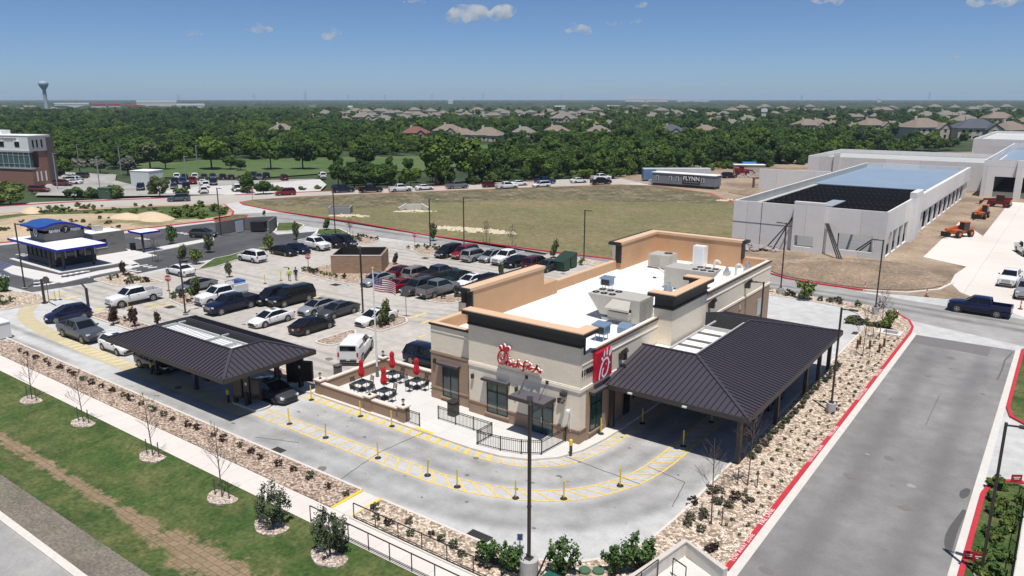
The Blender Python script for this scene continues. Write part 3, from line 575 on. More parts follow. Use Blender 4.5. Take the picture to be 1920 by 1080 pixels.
# parapet coping strips (tan top, black drip edge)
w=MB()
for (x0,x1,y0,y1,z) in ((X0-.06,X0+.02,42.2,51.8,6.3),(X0-.06,X0+.02,58.4,YB+.06,6.3),(XW-.06,XL-.003,YF+.39,YF+.85,6.1),(XW-.06,XW+T+.05,YF+.85,45,6.1),(XW-.06,XW+T+.05,55,69.3,6.1),(-27.3,X0-T-.05,YB-T-.05,YB+.06,6.3)):
    w.bb(x0,x1,y0,y1,z,z+.1,0); 
w.bb(X0-T-.02,X0-.06,42.2,51.8,6.3,6.36,2); w.bb(X0-T-.02,X0-.06,58.4,YB-.4,6.3,6.36,2); w.bb(X0+.003,X0+.07,41.9,51.8,6.2,6.3,1); w.bb(X0+.003,X0+.07,58.4,YB+.06,6.16,6.3,1); w.bb(XW-.09,XL-.003,YF+.34,YF+.388,6.03,6.19,1)
bpart(w,'coping',[TANC,BLK,mat('pale_tan_cap',(.80,.77,.72),.8)])
# roof deck and tan inner parapet faces
w=MB(); w.bb(XL+.0,X0-T,YF+.42,YB-T,5.0,5.25,0); w.bb(XW+T,XL-.0,YF+.9,YB-T,5.0,5.25,0); bpart(w,'roof',[WROOF])
w=MB()
w.bb(XW+T,XW+T+.06,YF+.9,YB-T,5.25,6.1,0); w.bb(X0-T-.04,X0-T,41.9,51.8,5.25,6.3,1); w.bb(X0-T-.04,X0-T,58.4,YB-T,5.25,6.3,0); w.bb(XW+T,X0-T,YB-T-.06,YB-T,5.25,6.3,0)
w.bb(XW+T,XL,YF+.85,YF+.9,5.25,6.1,0)
# tall parapet panels: left (tower), rear corner
w.bb(XW+.3,XW+.9,45.0,55.0,5.25,7.95,0); w.bb(XW+.1,XW+.9,55.0,57.2,5.25,6.5,0)
w.bb(XW+.3,XW+.9,69.3,YB-.3,5.25,7.95,0); w.bb(XW+.3,-27.3,YB-.9,YB-.3,5.25,7.95,0)
bpart(w,'parapet',[TANW,WROOF])
w=MB()
for (x0,x1,y0,y1) in ((XW+.02,XW+.98,44.6,55.1),(XW+.02,XW+.98,69.1,YB-.05),(XW+.98,-27.2,YB-1.0,YB-.05)):
    w.bb(x0,x1,y0,y1,7.95,8.2,0); 
w.bb(XW-.35,XW+.02,44.6,55.1,7.9,8.19,1); w.bb(XW-.35,XW+.98,44.25,44.6,7.9,8.19,1); w.bb(XW-.1,XW+.3,44.75,55,6.9,7.9,1); w.bb(XW+.3,XW+.95,44.85,45.0,6.0,7.95,1)
w.bb(XW-.35,XW+.98,68.75,69.1,7.9,8.19,1); w.bb(XW+.3,XW+.95,69.15,69.3,6.0,7.95,1); w.bb(XW-.35,XW+.02,69.1,YB+.2,7.9,8.19,1)
w.bb(-27.2,-26.75,YB-1.0,YB+.2,7.9,8.19,1); w.bb(-27.3,-27.15,YB-.9,YB-.1,6.2,7.95,1); w.bb(XW+.02,-27.2,YB-.05,YB+.25,7.9,8.19,1)
bpart(w,'parapet_cap',[TANC,BLK])
w=MB(); w.bb(XW-.35,XW+.28,44.7,55,5.9,6.9,0); w.bb(XW-.1,XW+.28,69.2,YB,5.9,7.9,0); bpart(w,'tower_wall',[CREAM])
# front cornice
w=MB()
w.bb(XL-.05,X0+.08,YF-.1,YF+.42,6.88,7.0,0); w.bb(XL+.0,X0+.02,YF-.04,YF+.40,7.0,7.7,0); w.bb(XL-.25,X0+.45,YF-.45,YF+.55,7.7,7.95,0)
w.bb(X0-.55,X0+.45,YF+.55,YF+1.55,7.7,7.95,0); w.bb(X0-.45,X0+.02,YF+.42,YF+.6,6.3,7.7,0)
w.bb(XL-.22,X0+.42,YF-.42,YF+.52,7.95,8.03,1); w.bb(X0-.52,X0+.42,YF+.52,YF+1.52,7.95,8.03,1)
w.bb(XL,X0-.46,YF+.42,YF+.5,5.25,7.7,2)
bpart(w,'cornice',[BLK,TANC,TANW])
# side tower with its cornice
w=MB(); w.bb(X0+.002,-23.15,51.8,58.4,3.75,7.1,0); w.bb(X0+.002,-23.15,51.8,58.4,0,3.75,0); w.bb(X0-.35,X0+.0,51.8,58.4,5.25,7.1,0); bpart(w,'side_tower',[CREAM])
w=MB(); w.bb(X0-.4,-23.05,51.7,58.5,7.1,7.25,0); w.bb(-23.4,-23.15,51.8,58.4,7.25,8.05,0); w.bb(X0-.3,-23.4,51.8,52.1,7.25,8.05,0); w.bb(X0-.3,-23.4,58.1,58.4,7.25,8.05,0); w.bb(-23.6,-22.75,51.4,58.8,8.05,8.3,0); w.bb(X0-.75,-23.6,51.4,52.3,8.05,8.3,0); w.bb(X0-.75,-23.6,57.9,58.8,8.05,8.3,0); w.bb(X0-.3,-23.4,52.1,58.1,7.25,7.3,1)
w.bb(-23.55,-22.78,51.43,58.77,8.3,8.38,1); w.bb(X0-.72,-23.55,51.43,52.3,8.3,8.38,1); w.bb(X0-.72,-23.55,57.9,58.77,8.3,8.38,1)
bpart(w,'tower_cornice',[BLK,TANC])
def window(face,u0,u1,z0,z1,nx=2,zs=(),name='window'):
    """face 'F': on front (y=YF), 'W': wing front, 'R': right side"""
    f=MB(); g=MB(); t=.07
    def B(mb,a0,a1,b0,b1,d0,d1,m=0):
        if face=='F': mb.bb(a0,a1,YF-d1,YF-d0,b0,b1,m)
        elif face=='W': mb.bb(a0,a1,YF+.45-d1,YF+.45-d0,b0,b1,m)
        else: mb.bb(X0+d0,X0+d1,a0,a1,b0,b1,m)
    b=.105 if face=='R' else .04
    B(f,u0,u0+t,z0,z1,0,b+.05); B(f,u1-t,u1,z0,z1,0,b+.05); B(f,u0+t,u1-t,z0,z0+t,0,b+.05); B(f,u0+t,u1-t,z1-t,z1,0,b+.05)
    for i in range(1,nx): c=u0+(u1-u0)*i/nx; B(f,c-.035,c+.035,z0+t,z1-t,0,b+.045)
    for zc in zs:
        for i in range(nx): a=u0+(u1-u0)*i/nx+.04; B(f,a+.0,a+(u1-u0)/nx-.08,zc-.03,zc+.03,0,b+.04)
    B(g,u0+t,u1-t,z0+t,z1-t,0,b+.012)
    fr=bpart(f,name,[FRM]); bpart(g,'pane',[GLS],fr)
    return fr
window('F',-32.1,-30.25,.55,3.0,2,(2.2,)); window('R',41.75,43.3,.6,3.3,2,(2.5,)); window('W',-36.75,-35.15,.5,3.05,2)
window('F',-28.15,-26.4,.05,2.75,2,(2.15,),'door')
w=MB(); w.bb(-27.3,-27.25,YF-.16,YF-.1,.95,1.4); bpart(w,'door_handle',[STEEL])
w=MB(); w.bb(-32.3,-30.1,YF-.13,YF-.03,.42,.55); w.bb(-36.9,-35.0,YF+.3,YF+.42,.38,.5); w.bb(X0+.03,X0+.2,41.6,43.45,.47,.6); bpart(w,'window_sill',[BROWNT])
def awn(x0,x1,y0,y1,z,t=.12):
    a=MB(); a.bb(x0,x1,y0,y1,z,z+t,0); a.bb(x0+.05,x1-.05,y0+.05,y1-.03,z+t,z+t+.02,1); return bpart(a,'awning',[BRZ,mat('slate_awning_top',(.10,.095,.11),.5)])
awn(-32.4,-30.05,YF-.42,YF-.0,3.02,.16); awn(X0,X0+.55,41.55,43.6,3.4,.16); awn(-37.1,-34.95,YF+.0,YF+.42,3.1,.14)
awn(-29.1,-26.2,YF-1.55,YF-.02,2.75,.24)
w=MB()
for x in (-28.6,-26.9): w.bar((x,YF-.03,4.0),(x,YF-1.1,2.98),.03); w.bb(x-.12,x+.12,YF-.08,YF-.01,3.85,4.1)
bpart(w,'awning_rod',[BRZ])
WL=[]
for x,y,z in ((-33.4,YF,3.0),(-29.45,YF,2.9),(-25.9,YF,2.95),(-37.5,YF+.45,3.2)):
    w=MB(); w.bb(x-.09,x+.09,y-.2,y-.03,z-.17,z+.17); w.bb(x-.06,x+.06,y-.23,y-.2,z-.05,z+.05); bpart(w,'wall_lamp',[BRZ])
w=MB(); w.bb(-25.75,-25.3,YF-.3,YF-.03,3.35,3.6); w.cyl((-25.4,YF-.25,3.2),(-25.5,YF-.5,3.0),.13,.16); bpart(w,'wall_lamp',[BRZ])
w=MB()
for y,z in ((45.9,4.7),(62.0,4.9),(70.9,4.9)):
    w.bb(X0+.03,X0+.5,y-.2,y+.2,z,z+.45); w.bar((X0+.2,y,z+.4),(X0+.75,y-.3,z+.9),.16,.3)
bpart(w,'flood_lamp',[BRZ])
w=MB(); w.bb(X0+.03,X0+.16,YB-3.8,YB-2.7,1.2,2.9); w.bb(X0+.03,X0+.1,69.5,69.9,3.0,3.4); bpart(w,'electric_cabinet',[STEEL])
w=MB(); w.bb(X0+.1,X0+.14,63.0,64.1,.15,2.4); w.bb(X0+.1,X0+.13,48,49.8,1,2.6); w.bb(X0+.1,X0+.13,46.6,47.5,.15,2.4); w.bb(X0+.1,X0+.5,59.2,61.2,1,2.4); bpart(w,'service_window',[GLSD])
# security camera on the corner
w=MB(); w.cyl((-25.0,YF-.05,0.9),(-25.0,YF-.05,2.5),.03,n=8); w.bar((-25,YF-.05,2.5),(-25,YF-.35,2.55),.06); w.lathe((-25,YF-.4,2.35),[(.05,.28),(.14,.22),(.16,.1),(.1,0)],10); bpart(w,'security_camera',[mat('white_plastic',(.75,.75,.75),.4)])
# sign on the front
SGN=thing('wall_sign','red script restaurant name sign with white edges on the front wall','sign',(-29.3,YF-.25,4.9))
RED=mat('sign_red',(.50,.008,.03),.35); WED=mat('sign_white_return',(.80,.78,.74),.5)
def zp(x,y): return PYc(900+x/7.111,630+y/7.111,YF-.25)
def PYc(px,py,c):
    d=_F*FPX+_rt*(px-960)-_U*(py-540); p=d*(c/d[1]); return (float(p[0]),float(c),float(CAM_H+p[2]))
letters={'C':[[(385,262),(358,225),(325,193),(290,190),(265,215),(250,255),(245,300),(258,340),(285,368),(318,372),(345,352),(362,320)],[(328,225),(340,262),(335,290),(312,312),(292,300),(290,272)]],
'h':[[(388,285),(372,340),(355,385)],[(362,362),(385,335),(402,335),(405,360),(398,398)]],'i':[[(432,352),(418,395)],[(438,326),(440,322)]],
'c':[[(480,368),(462,360),(445,378),(444,402),(460,412),(478,400)]],'k':[[(518,318),(500,372),(485,418)],[(540,362),(502,388),(528,418)]],'dash':[[(535,385),(568,392)],[(688,425),(722,432)]],
'f':[[(632,348),(610,335),(592,365),(585,420),(592,452),(580,468),(565,450)],[(565,400),(622,405)]],'i2':[[(645,385),(630,432)],[(655,358),(658,354)]],'l':[[(690,388),(672,372),(655,405),(655,440),(675,446),(692,425)]],
'A':[[(700,478),(735,455),(768,400),(775,372),(762,415),(778,455),(800,480),(822,495)],[(735,428),(790,448)],[(795,468),(812,460),(825,470)]]}
k=1
for nm,st in letters.items():
    f=MB(); e=MB()
    for s_ in st:
        P_=[zp(*q) for q in s_]; P_=[(p[0],p[2]) for p in P_]; Ps=smooth_path(P_,1) if len(P_)>2 else P_
        for mb_,wd,d0,d1 in ((f,.10,-.10,-.04),(e,.105,-.04,.1)):
            L_=offset(Ps,wd/2); R_=offset(Ps,-wd/2)
            for i in range(len(Ps)-1):
                q=[L_[i],R_[i],R_[i+1],L_[i+1]]; vs=[(p[0],YF-.25+d0,p[1]) for p in q]+[(p[0],YF-.25+d1,p[1]) for p in q]
                mb_.add(vs,[(0,3,2,1),(4,5,6,7),(0,1,5,4),(1,2,6,5),(2,3,7,6),(3,0,4,7)])
    fo=f.build('letter',[RED]); fo.data.transform(Matrix.Translation(-Vector(SGN.location))); fo.parent=SGN
    eo=e.build('letter_return',[WED]); eo.data.transform(Matrix.Translation(-Vector(SGN.location))); eo.parent=fo
cb=MB(); ce=MB()
for x,y,a,bq,rot in ((283,160,.10,.2,.5),(325,145,.1,.22,.15),(372,172,.19,.2,-.5),(358,225,.06,.06,0)):
    p=zp(x,y); n=14
    for mb_,sc,d0,d1 in ((cb,1,-.10,-.04),(ce,1.05,-.04,.1)):
        pts=[]
        for i in range(n):
            t=2*math.pi*i/n; u=math.cos(t)*a*sc; v=math.sin(t)*bq*sc; pts.append((p[0]+u*math.cos(rot)-v*math.sin(rot),p[2]+u*math.sin(rot)+v*math.cos(rot)))
        mb_.add([(q[0],YF-.25+d0,q[1]) for q in pts]+[(q[0],YF-.25+d1,q[1]) for q in pts],[tuple(range(n)),tuple(range(n,2*n))[::-1]]+[(i,(i+1)%n,n+(i+1)%n,n+i) for i in range(n)])
for mb_,mm,nn in ((cb,RED,'comb'),(ce,WED,'comb_return')):
    oo=mb_.build(nn,[mm]); oo.data.transform(Matrix.Translation(-Vector(SGN.location))); oo.parent=SGN
w=MB(); w.bb(-30.9,-27.5,YF-.15,YF-.03,4.35,4.5); oo=w.build('raceway',[CREAMT]); oo.data.transform(Matrix.Translation(-Vector(SGN.location))); oo.parent=SGN
# square red sign on the side wall
ss=thing('wall_sign','square red panel sign with white bird shaped C on the side wall','sign',(X0+.05,43.15,5.15))
w=MB(); w.bb(0,.28,-1.03,1.03,-.98,.98); w.build('panel',[RED],ss)
SWH=mat('sign_white',(.82,.82,.86),.4); w=MB()
def sp_(x,y): return ((x-1495)/220*2.06-1.03, .98-((y-(235-(x-1495)*.295))/355)*1.96)
def strok(st,wd):
    P_=smooth_path([sp_(*q) for q in st],2); L_=offset(P_,wd/2); R_=offset(P_,-wd/2)
    for i in range(len(P_)-1):
        w.add([(.283,a,b) for a,b in (L_[i],R_[i],R_[i+1],L_[i+1])],[(0,1,2,3)])
strok([(1533,578),(1538,500),(1558,405),(1590,335),(1625,303),(1655,310),(1668,350),(1664,420),(1648,490),(1620,532),(1592,548)],.16)
strok([(1592,548),(1574,520),(1577,470),(1594,428)],.14)
for x,y,a,b,rot in ((1600,245,.09,.25,-.15),(1640,222,.11,.3,-.05),(1690,225,.18,.36,-.5),(1572,312,.1,.16,.5),(1630,382,.05,.05,0)):
    p=sp_(x,y); n=14; w.add([(.284,p[0]+math.cos(t)*a*math.cos(rot)-math.sin(t)*b*math.sin(rot)*-1*-1,p[1]+math.cos(t)*a*math.sin(rot)+math.sin(t)*b*math.cos(rot)) for t in [2*math.pi*i/n for i in range(n)]],[tuple(range(n))])
p=[sp_(1670,352),sp_(1695,372),sp_(1668,396)]; w.add([(.284,q[0],q[1]) for q in p][::-1],[(0,1,2)])
w.build('emblem',[SWH],ss)
t=text_mesh('address_number','11900',.62,.03,BLK,None,frame((X0+.05,41.35,5.05),(0,1,0),(0,0,1)),spacing=.95); tag(t,'black address numerals 11900 on the side wall beside the square sign','address number')
# ---- roof units
def fan_top(mb,x,y,z,r=.32):
    mb.cyl((x,y,z),(x,y,z+.05),r,n=16,m=1); mb.cyl((x,y,z+.05),(x,y,z+.055),r*.25,n=8,m=0)
def unit_big(label,x,y,flip):
    t=thing('rooftop_unit',label,'air conditioner',(x,y,5.25),math.pi if flip else 0); b=MB()
    # body along +Y: wedge at low end
    b.add([(-.1,-1.9,.2)]+[],[])
    P_=[(-1.5,-2.0,.25),(1.5,-2.0,.25)]
    b.v=[];b.f=[];b.m=[]
    b.box((.5,.0,1.15),(2.6,2.4,1.8)); 
    b.add([(-.8,-1.2,2.05),(-.8,1.2,2.05),(-2.9,1.2,2.05),(-2.9,-1.2,2.05),(-.8,-1.2,.5),(-.8,1.2,.5),(-1.7,1.2,.5),(-1.7,-1.2,.5)],[(0,1,2,3),(4,7,6,5),(3,2,6,7),(0,3,7,4),(1,5,6,2)])
    b.build('housing',[HVACM],t)
    f=MB()
    for i in range(3):
        for j in range(2): fan_top(f,-2.5+i*.75,-.55+j*1.1,2.05,.3)
    f.build('fan',[HVACM,FRM],t)
    h=MB(); h.add([(-.6,-1.2,1.9),(1.0,-1.2,1.9),(1.3,-2.0,1.35),(-.9,-2.0,1.35),(1.3,-2.0,1.2),(-.9,-2.0,1.2)],[(0,3,2,1),(3,5,4,2)]); h.box((.2,-1.45,.75),(1.9,.45,.5)); h.build('hood',[HVACM],t)
    g=MB(); g.bb(-.7,1.1,-1.24,-1.2,.4,1.25); g.build('intake',[FRM],t)
    c=MB(); c.bb(-1.6,1.9,-1.1,1.1,0,.25); c.build('curb',[STEEL],t)
    p=MB(); [p.bb(1.8,1.82,a,a+.9,.4,1.9) for a in (-1.1,-.1)]; p.build('access_panel',[mat('unit_panel',(.40,.37,.33),.5)],t)
    return t
unit_big('large beige rooftop unit with six fans and open hood facing the front',-27.8,53.2,False)
unit_big('large beige rooftop unit behind the black side tower cornice',-28.2,66.0,True)
t=thing('rooftop_unit','smaller beige box rooftop unit near the tall rear parapet','air conditioner',(-34.1,73.1,5.25)); b=MB(); b.box((0,0,.85),(2.3,2.2,1.3)); b.bb(-.9,.9,-.9,.9,0,.2); b.build('housing',[HVACM],t); f=MB(); fan_top(f,.5,.3,1.5,.45); f.build('fan',[HVACM,FRM],t); b=MB(); b.bb(1.15,1.17,-.9,-.1,.4,1.3); b.bb(-.8,.2,-1.13,-1.1,.4,1.3); b.build('access_panel',[MATS['unit_panel']],t)
t=thing('rooftop_cabinet','tall plain white cabinet standing by the rear parapet of the roof','cabinet',(-31.2,76.1,5.25)); b=MB(); b.box((0,0,1.15),(1.3,.9,2.1)); b.build('body',[MATS['white_plastic']],t); b=MB(); b.box((0,-.46,1.1),(.9,.02,1.7)); b.build('door',[mat('off_white',(.68,.68,.67),.5)],t)
BLU=mat('blue_grey_hood',(.22,.31,.42),.35,.3,noise=.1,scale=3)
def hood_fan(label,x,y,dome=False):
    t=thing('roof_vent',label,'vent',(x,y,5.25)); l=MB()
    if dome:
        l.cyl((-.0,0,0),(0,0,.35),.5); l.build('curb',[STEEL],t); l=MB(); l.loft([[(xx,-.6,.3),(xx,-.55,.75),(xx,-.25,1.0),(xx,.25,1.0),(xx,.55,.75),(xx,.6,.3)] for xx in (-.55,.55)]); l.build('cap',[BLU],t)
    else:
        for sx in (-.35,.35):
            for sy in (-.3,.3): l.bar((sx,sy,0),(sx,sy,.6),.05)
        l.build('stand',[STEEL],t); b=MB(); b.box((0,0,.9),(1.0,.8,.6)); b.add([(-.6,-.5,1.2),(.6,-.5,1.2),(.6,.5,1.28),(-.6,.5,1.28),(-.6,-.5,1.3),(.6,-.5,1.3),(.6,.5,1.38),(-.6,.5,1.38)],[(0,1,2,3),(4,5,6,7),(0,1,5,4),(1,2,6,5),(2,3,7,6),(3,0,4,7)]); b.build('housing',[BLU],t); g=MB(); g.bb(-.4,.4,-.42,-.39,.65,1.15); g.build('grille',[FRM],t)
    return t
hood_fan('blue grey metal fan box on legs in the middle of the white roof',-33.7,60.6); hood_fan('blue grey fan box on legs in front of the large front unit',-26.6,47.2); hood_fan('low domed blue grey vent cap beside the side parapet',-25.6,49.3,True)
def cone_vent(x,y,label,s=1.):
    t=thing('roof_exhaust',label,'vent',(x,y,5.25)); b=MB(); b.box((0,0,.35*s),(1.0*s,1.0*s,.7*s)); b.build('base',[HVACM],t); b=MB(); b.lathe((0,0,.7*s),[(.45*s,0),(.22*s,.6*s),(.26*s,.8*s)],12); b.build('stack',[STEEL],t)
cone_vent(-27.9,61.2,'steel cone exhaust stack just behind the side tower'); cone_vent(-27.0,64.2,'second steel exhaust stack between side tower and rear unit',.9)
cone_vent(-27.2,73.5,'small exhaust fan near the rear right corner of the roof',.6); cone_vent(-26.0,76.2,'grey vent box in the rear right corner of the roof',.7)
def goose(x,y,label):
    t=tag(MB().build('roof_pipe',[MATS['off_white']]),label,'pipe'); 
    bm_=MB(); pts=[(0,0,0),(0,0,.9),(.15,0,1.15),(.45,0,1.15),(.6,0,.9)]
    for a,b in zip(pts[:-1],pts[1:]): bm_.cyl(a,b,.13,n=10)
    o=bm_.build('roof_pipe',[MATS['off_white']]); bpy.data.objects.remove(t); tag(o,label,'pipe'); o.location=(x,y,5.25)
goose(-28.9,74.4,'white gooseneck roof pipe left of the small exhaust fan'); goose(-26.4,73.9,'white gooseneck roof pipe beside the right parapet')
t=thing('roof_piping','thin white gas pipes on blocks across the white roof','pipe',(-30,60,5.25)); b=MB()
for pts in ([(-2.5,8,.15),(1,8,.15),(1,2,.15),(2.5,2,.15)],[(.5,-3,.15),(3,-3,.15),(3,-6,.15)],[(-4,12,.15),(-2,10,.15)],[(2,12,.2),(4.5,12,.2),(4.5,15,.2)]):
    for p,q in zip(pts[:-1],pts[1:]): b.cyl(p,q,.05,n=6)
b.build('pipe',[MATS['off_white']],t); b=MB()
for p in ((-2.5,8),(1,5),(2.5,2),(-.5,8),(-1,11),(3,-5),(.5,-3)): b.box((p[0],p[1],.07),(.3,.2,.14))
b.build('block',[FRM],t)
# lightning rods / antennas
tag(MB().cyl((-24.75,50.9,5.25),(-24.75,50.9,7.6),.035,n=6).cyl((-25.25,50.9,5.25),(-25.25,50.9,7.4),.03,n=6).build('antenna',[STEEL]),'pair of thin antenna poles on the roof just left of the side tower','antenna')
# ================================================================ canopies
SEAM=mat('canopy_panel',(.062,.055,.068),.45,.15,noise=.06,scale=.4); SEAMR=mat('canopy_seam',(.028,.024,.028),.4,.2); SOFF=mat('canopy_soffit',(.05,.048,.048),.7)
BEAM=mat('pale_grey_beam',(.45,.45,.44),.6); DECK=mat('white_louvre_deck',(.80,.80,.79),.6)
def canopy(name,label,ex0,ex1,ey0,ey1,rx0,rx1,ry0,ry1,ze,zr,left_open,posts,sp=.41):
    c=((ex0+ex1)/2,(ey0+ey1)/2); t=thing(name,label,'canopy',(c[0],c[1],0)); 
    def loc(p): return (p[0]-c[0],p[1]-c[1],p[2])
    E=[(ex0,ey0),(ex1,ey0),(ex1,ey1),(ex0,ey1)]; Rr=[(rx0,ry0),(rx1,ry0),(rx1,ry1),(rx0,ry1)]
    sides=[(0,1),(1,2),(2,3)]+([] if left_open else [(3,0)])
    for a,b in sides:
        p=MB(); q=[(*E[a],ze),(*E[b],ze),(*Rr[b],zr),(*Rr[a],zr)]; qb=[(x,y,z-.22) for x,y,z in q]
        p.add([loc(v) for v in q+qb],[(0,1,2,3),(7,6,5,4),(0,4,5,1),(1,5,6,2),(2,6,7,3),(3,7,4,0)],0)
        pn=p.build('roof_panel',[SEAM],t)
        s=MB(); d=Vector(E[b])-Vector(E[a]); L_=d.length; d.normalize(); up=Vector((-d.y,d.x))  # inward normal for CCW
        run=(Vector(Rr[a])-Vector(E[a])).dot(up); sl=(zr-ze)/run
        ka=(Vector(Rr[a])-Vector(E[a])).dot(d); kb=(Vector(E[b])-Vector(Rr[b])).dot(d); n=int(L_/sp)
        for i in range(1,n):
            x=i*L_/n; r=run
            if ka>1e-3 and x<ka: r=min(r,run*x/ka)
            if kb>1e-3 and L_-x<kb: r=min(r,run*(L_-x)/kb)
            if r<.15: continue
            p0=Vector(E[a])+d*x; p1=p0+up*r
            s.bar(loc((p0.x,p0.y,ze+.03)),loc((p1.x,p1.y,ze+sl*r+.03)),.045,.06)
        s.build('standing_seam',[SEAMR],pn)
    f=MB(); th=.30
    f.bb(ex0-.06-c[0],ex1+.06-c[0],ey0-.08-c[1],ey0+.0-c[1],ze-th,ze+.03); f.bb(ex0-.06-c[0],ex1+.06-c[0],ey1-c[1],ey1+.08-c[1],ze-th,ze+.03); f.bb(ex1-c[0],ex1+.08-c[0],ey0-c[1],ey1-c[1],ze-th,ze+.03)
    if not left_open: f.bb(ex0-.08-c[0],ex0-c[0],ey0-c[1],ey1-c[1],ze-th,ze+.03)
    f.build('fascia',[BRZ],t)
    h=MB(); 
    for a in ([1,2] if left_open else [0,1,2,3]): h.bar(loc((*E[a],ze+.05)),loc((*Rr[a],zr+.05)),.22,.08)
    for a,b in sides: h.bar(loc((*Rr[a],zr+.05)),loc((*Rr[b],zr+.05)),.14,.08)
    h.build('ridge_cap',[SEAM],t)
    s=MB(); s.bb(ex0+.3-c[0],ex1-.3-c[0],ey0+.3-c[1],ey1-.3-c[1],ze-.28,ze-.24); s.build('soffit',[SOFF],t)
    v=MB(); wth=.1
    v.bb(rx0-c[0],rx1-c[0],ry0-c[1],ry0+wth-c[1],ze-.2,zr); v.bb(rx0-c[0],rx1-c[0],ry1-wth-c[1],ry1-c[1],ze-.2,zr); v.bb(rx1-wth-c[0],rx1-c[0],ry0+wth-c[1],ry1-wth-c[1],ze-.2,zr)
    if not left_open: v.bb(rx0-c[0],rx0+wth-c[0],ry0+wth-c[1],ry1-wth-c[1],ze-.2,zr)
    v.build('inner_wall',[mat('dark_grey_steel',(.10,.10,.10),.5)],t)
    for x,y in posts:
        q=MB(); q.box((x-c[0],y-c[1],(ze-.28)/2),(.28,.28,ze-.28)); q.build('post',[BRZ],t)
    return t,c
cr,cc=canopy('drive_through_canopy','large black standing seam metal canopy attached to the side of the restaurant',X0-.0,-14.1,43.45,66.0,X0+.0,-20.05,49.4,60.3,3.6,4.84,True,[(-14.85,44.3),(-14.85,51.8),(-14.85,58.8),(-14.85,62.5),(-14.85,65.6),(-24.0,44.4),(-23.2,65.6)])
o=MB(); o.bb(X0+.1-cc[0],-20.2-cc[0],49.55-cc[1],51.75-cc[1],4.2,4.28); o.bb(-22.9-cc[0],-20.2-cc[0],51.75-cc[1],57.6-cc[1],4.2,4.28); o.build('louvre_deck',[DECK],cr)
o=MB(); o.bb(X0+.1-cc[0],-20.2-cc[0],58.6-cc[1],60.2-cc[1],3.6,3.7); o.build('dark_deck',[SOFF],cr)
o=MB()
for y in (50.9,52.5,54.1,56.2): o.bb(-22.9-cc[0],-20.2-cc[0],y-.12-cc[1],y+.12-cc[1],4.29,4.40)
o.build('cross_beam',[mat('bronze_beam',(.13,.125,.115),.5)],cr)
o=MB(); o.bb(-20.5-cc[0],-20.3-cc[0],49.6-cc[1],60-cc[1],4.5,4.7); o.bb(-22.95-cc[0],-22.8-cc[0],49.6-cc[1],60-cc[1],4.29,4.42); o.bb(-23-cc[0],-20.3-cc[0],57.6-cc[1],57.75-cc[1],4.3,4.55); o.build('long_beam',[BEAM],cr)
o=MB(); [o.box((x-cc[0],43.3-cc[1],3.42),(.3,.12,.1)) for x in (-22.1,-18.2)]; o.build('canopy_lamp',[mat('lamp_lens',(.7,.7,.68),.3)],cr)
cl,c2=canopy('drive_through_canopy','free standing black standing seam canopy over the ordering lane',-62.5,-46.05,28.45,36.5,-59.3,-48.7,31.0,33.7,3.5,4.5,False,[(-60,31.1),(-54.4,31.2),(-49.2,31.3),(-60,34.9),(-54.4,34.9),(-49.2,35.1)])
o=MB(); o.bb(-59.1-c2[0],-48.9-c2[0],31.15-c2[1],32.75-c2[1],4.15,4.22); o.build('louvre_deck',[DECK],cl)
o=MB()
for i in range(26): x=-58.9+i*.4; o.bb(x-.015-c2[0],x+.015-c2[0],31.3-c2[1],32.7-c2[1],4.225,4.27)
o.build('deck_rib',[mat('rib_grey',(.4,.4,.4),.6)],cl)
o=MB(); o.bb(-59.1-c2[0],-48.9-c2[0],32.7-c2[1],32.85-c2[1],4.25,4.4); o.bb(-52.9-c2[0],-52.75-c2[0],31.2-c2[1],33.5-c2[1],4.28,4.4); o.bb(-50.4-c2[0],-50.3-c2[0],31.2-c2[1],32.6-c2[1],4.28,4.4); o.bb(-59.1-c2[0],-58.9-c2[0],31.2-c2[1],33.5-c2[1],4.28,4.4); o.build('cross_beam',[BEAM],cl)
# menu boards
def menu(label,x,y,rz,panels):
    t=thing('menu_board',label,'menu board',(x,y,.12),rz); b=MB(); b.box((0,0,.5),(.5,.25,1.0)); b.build('pedestal',[BLK],t)
    for i,(u,z0,z1,w_) in enumerate(panels):
        p=MB(); p.box((0,u,(z0+z1)/2),(.22,w_,z1-z0)); q=p.build('panel',[BLK],t); s=MB(); s.bb(-.118,-.112,u-w_*.4,u+w_*.4,z0+.1,z1-.1); s.build('screen',[mat('menu_screen',(.03,.022,.024),.15)],q)
    l=MB(); l.box((-.13,0,1.7),(.02,.16,.2)); l.build('speaker_plate',[MATS['lamp_lens']],t); return t
for (x,y,w_) in ((-48.1,31.9,3.4),(-47.7,36.6,3.0)):
    o=island('kerb_island',rounded([(x-1.6,y-.6),(x+1.5,y-.6),(x+1.5,y+.6),(x-1.6,y+.6)],.4),.13,PLAZA)
menu('black menu board with side panels at the near exit corner of the free standing canopy',-48.1,31.6,R(115),[(-.75,.5,2.1,.8),(0,.4,2.4,.5),(.75,.5,2.1,.8)])
menu('taller black menu board at the far exit corner of the free standing canopy',-47.9,36.4,R(115),[(-.7,.5,2.2,.75),(0,.4,3.0,.6),(.75,.3,2.1,.85)])
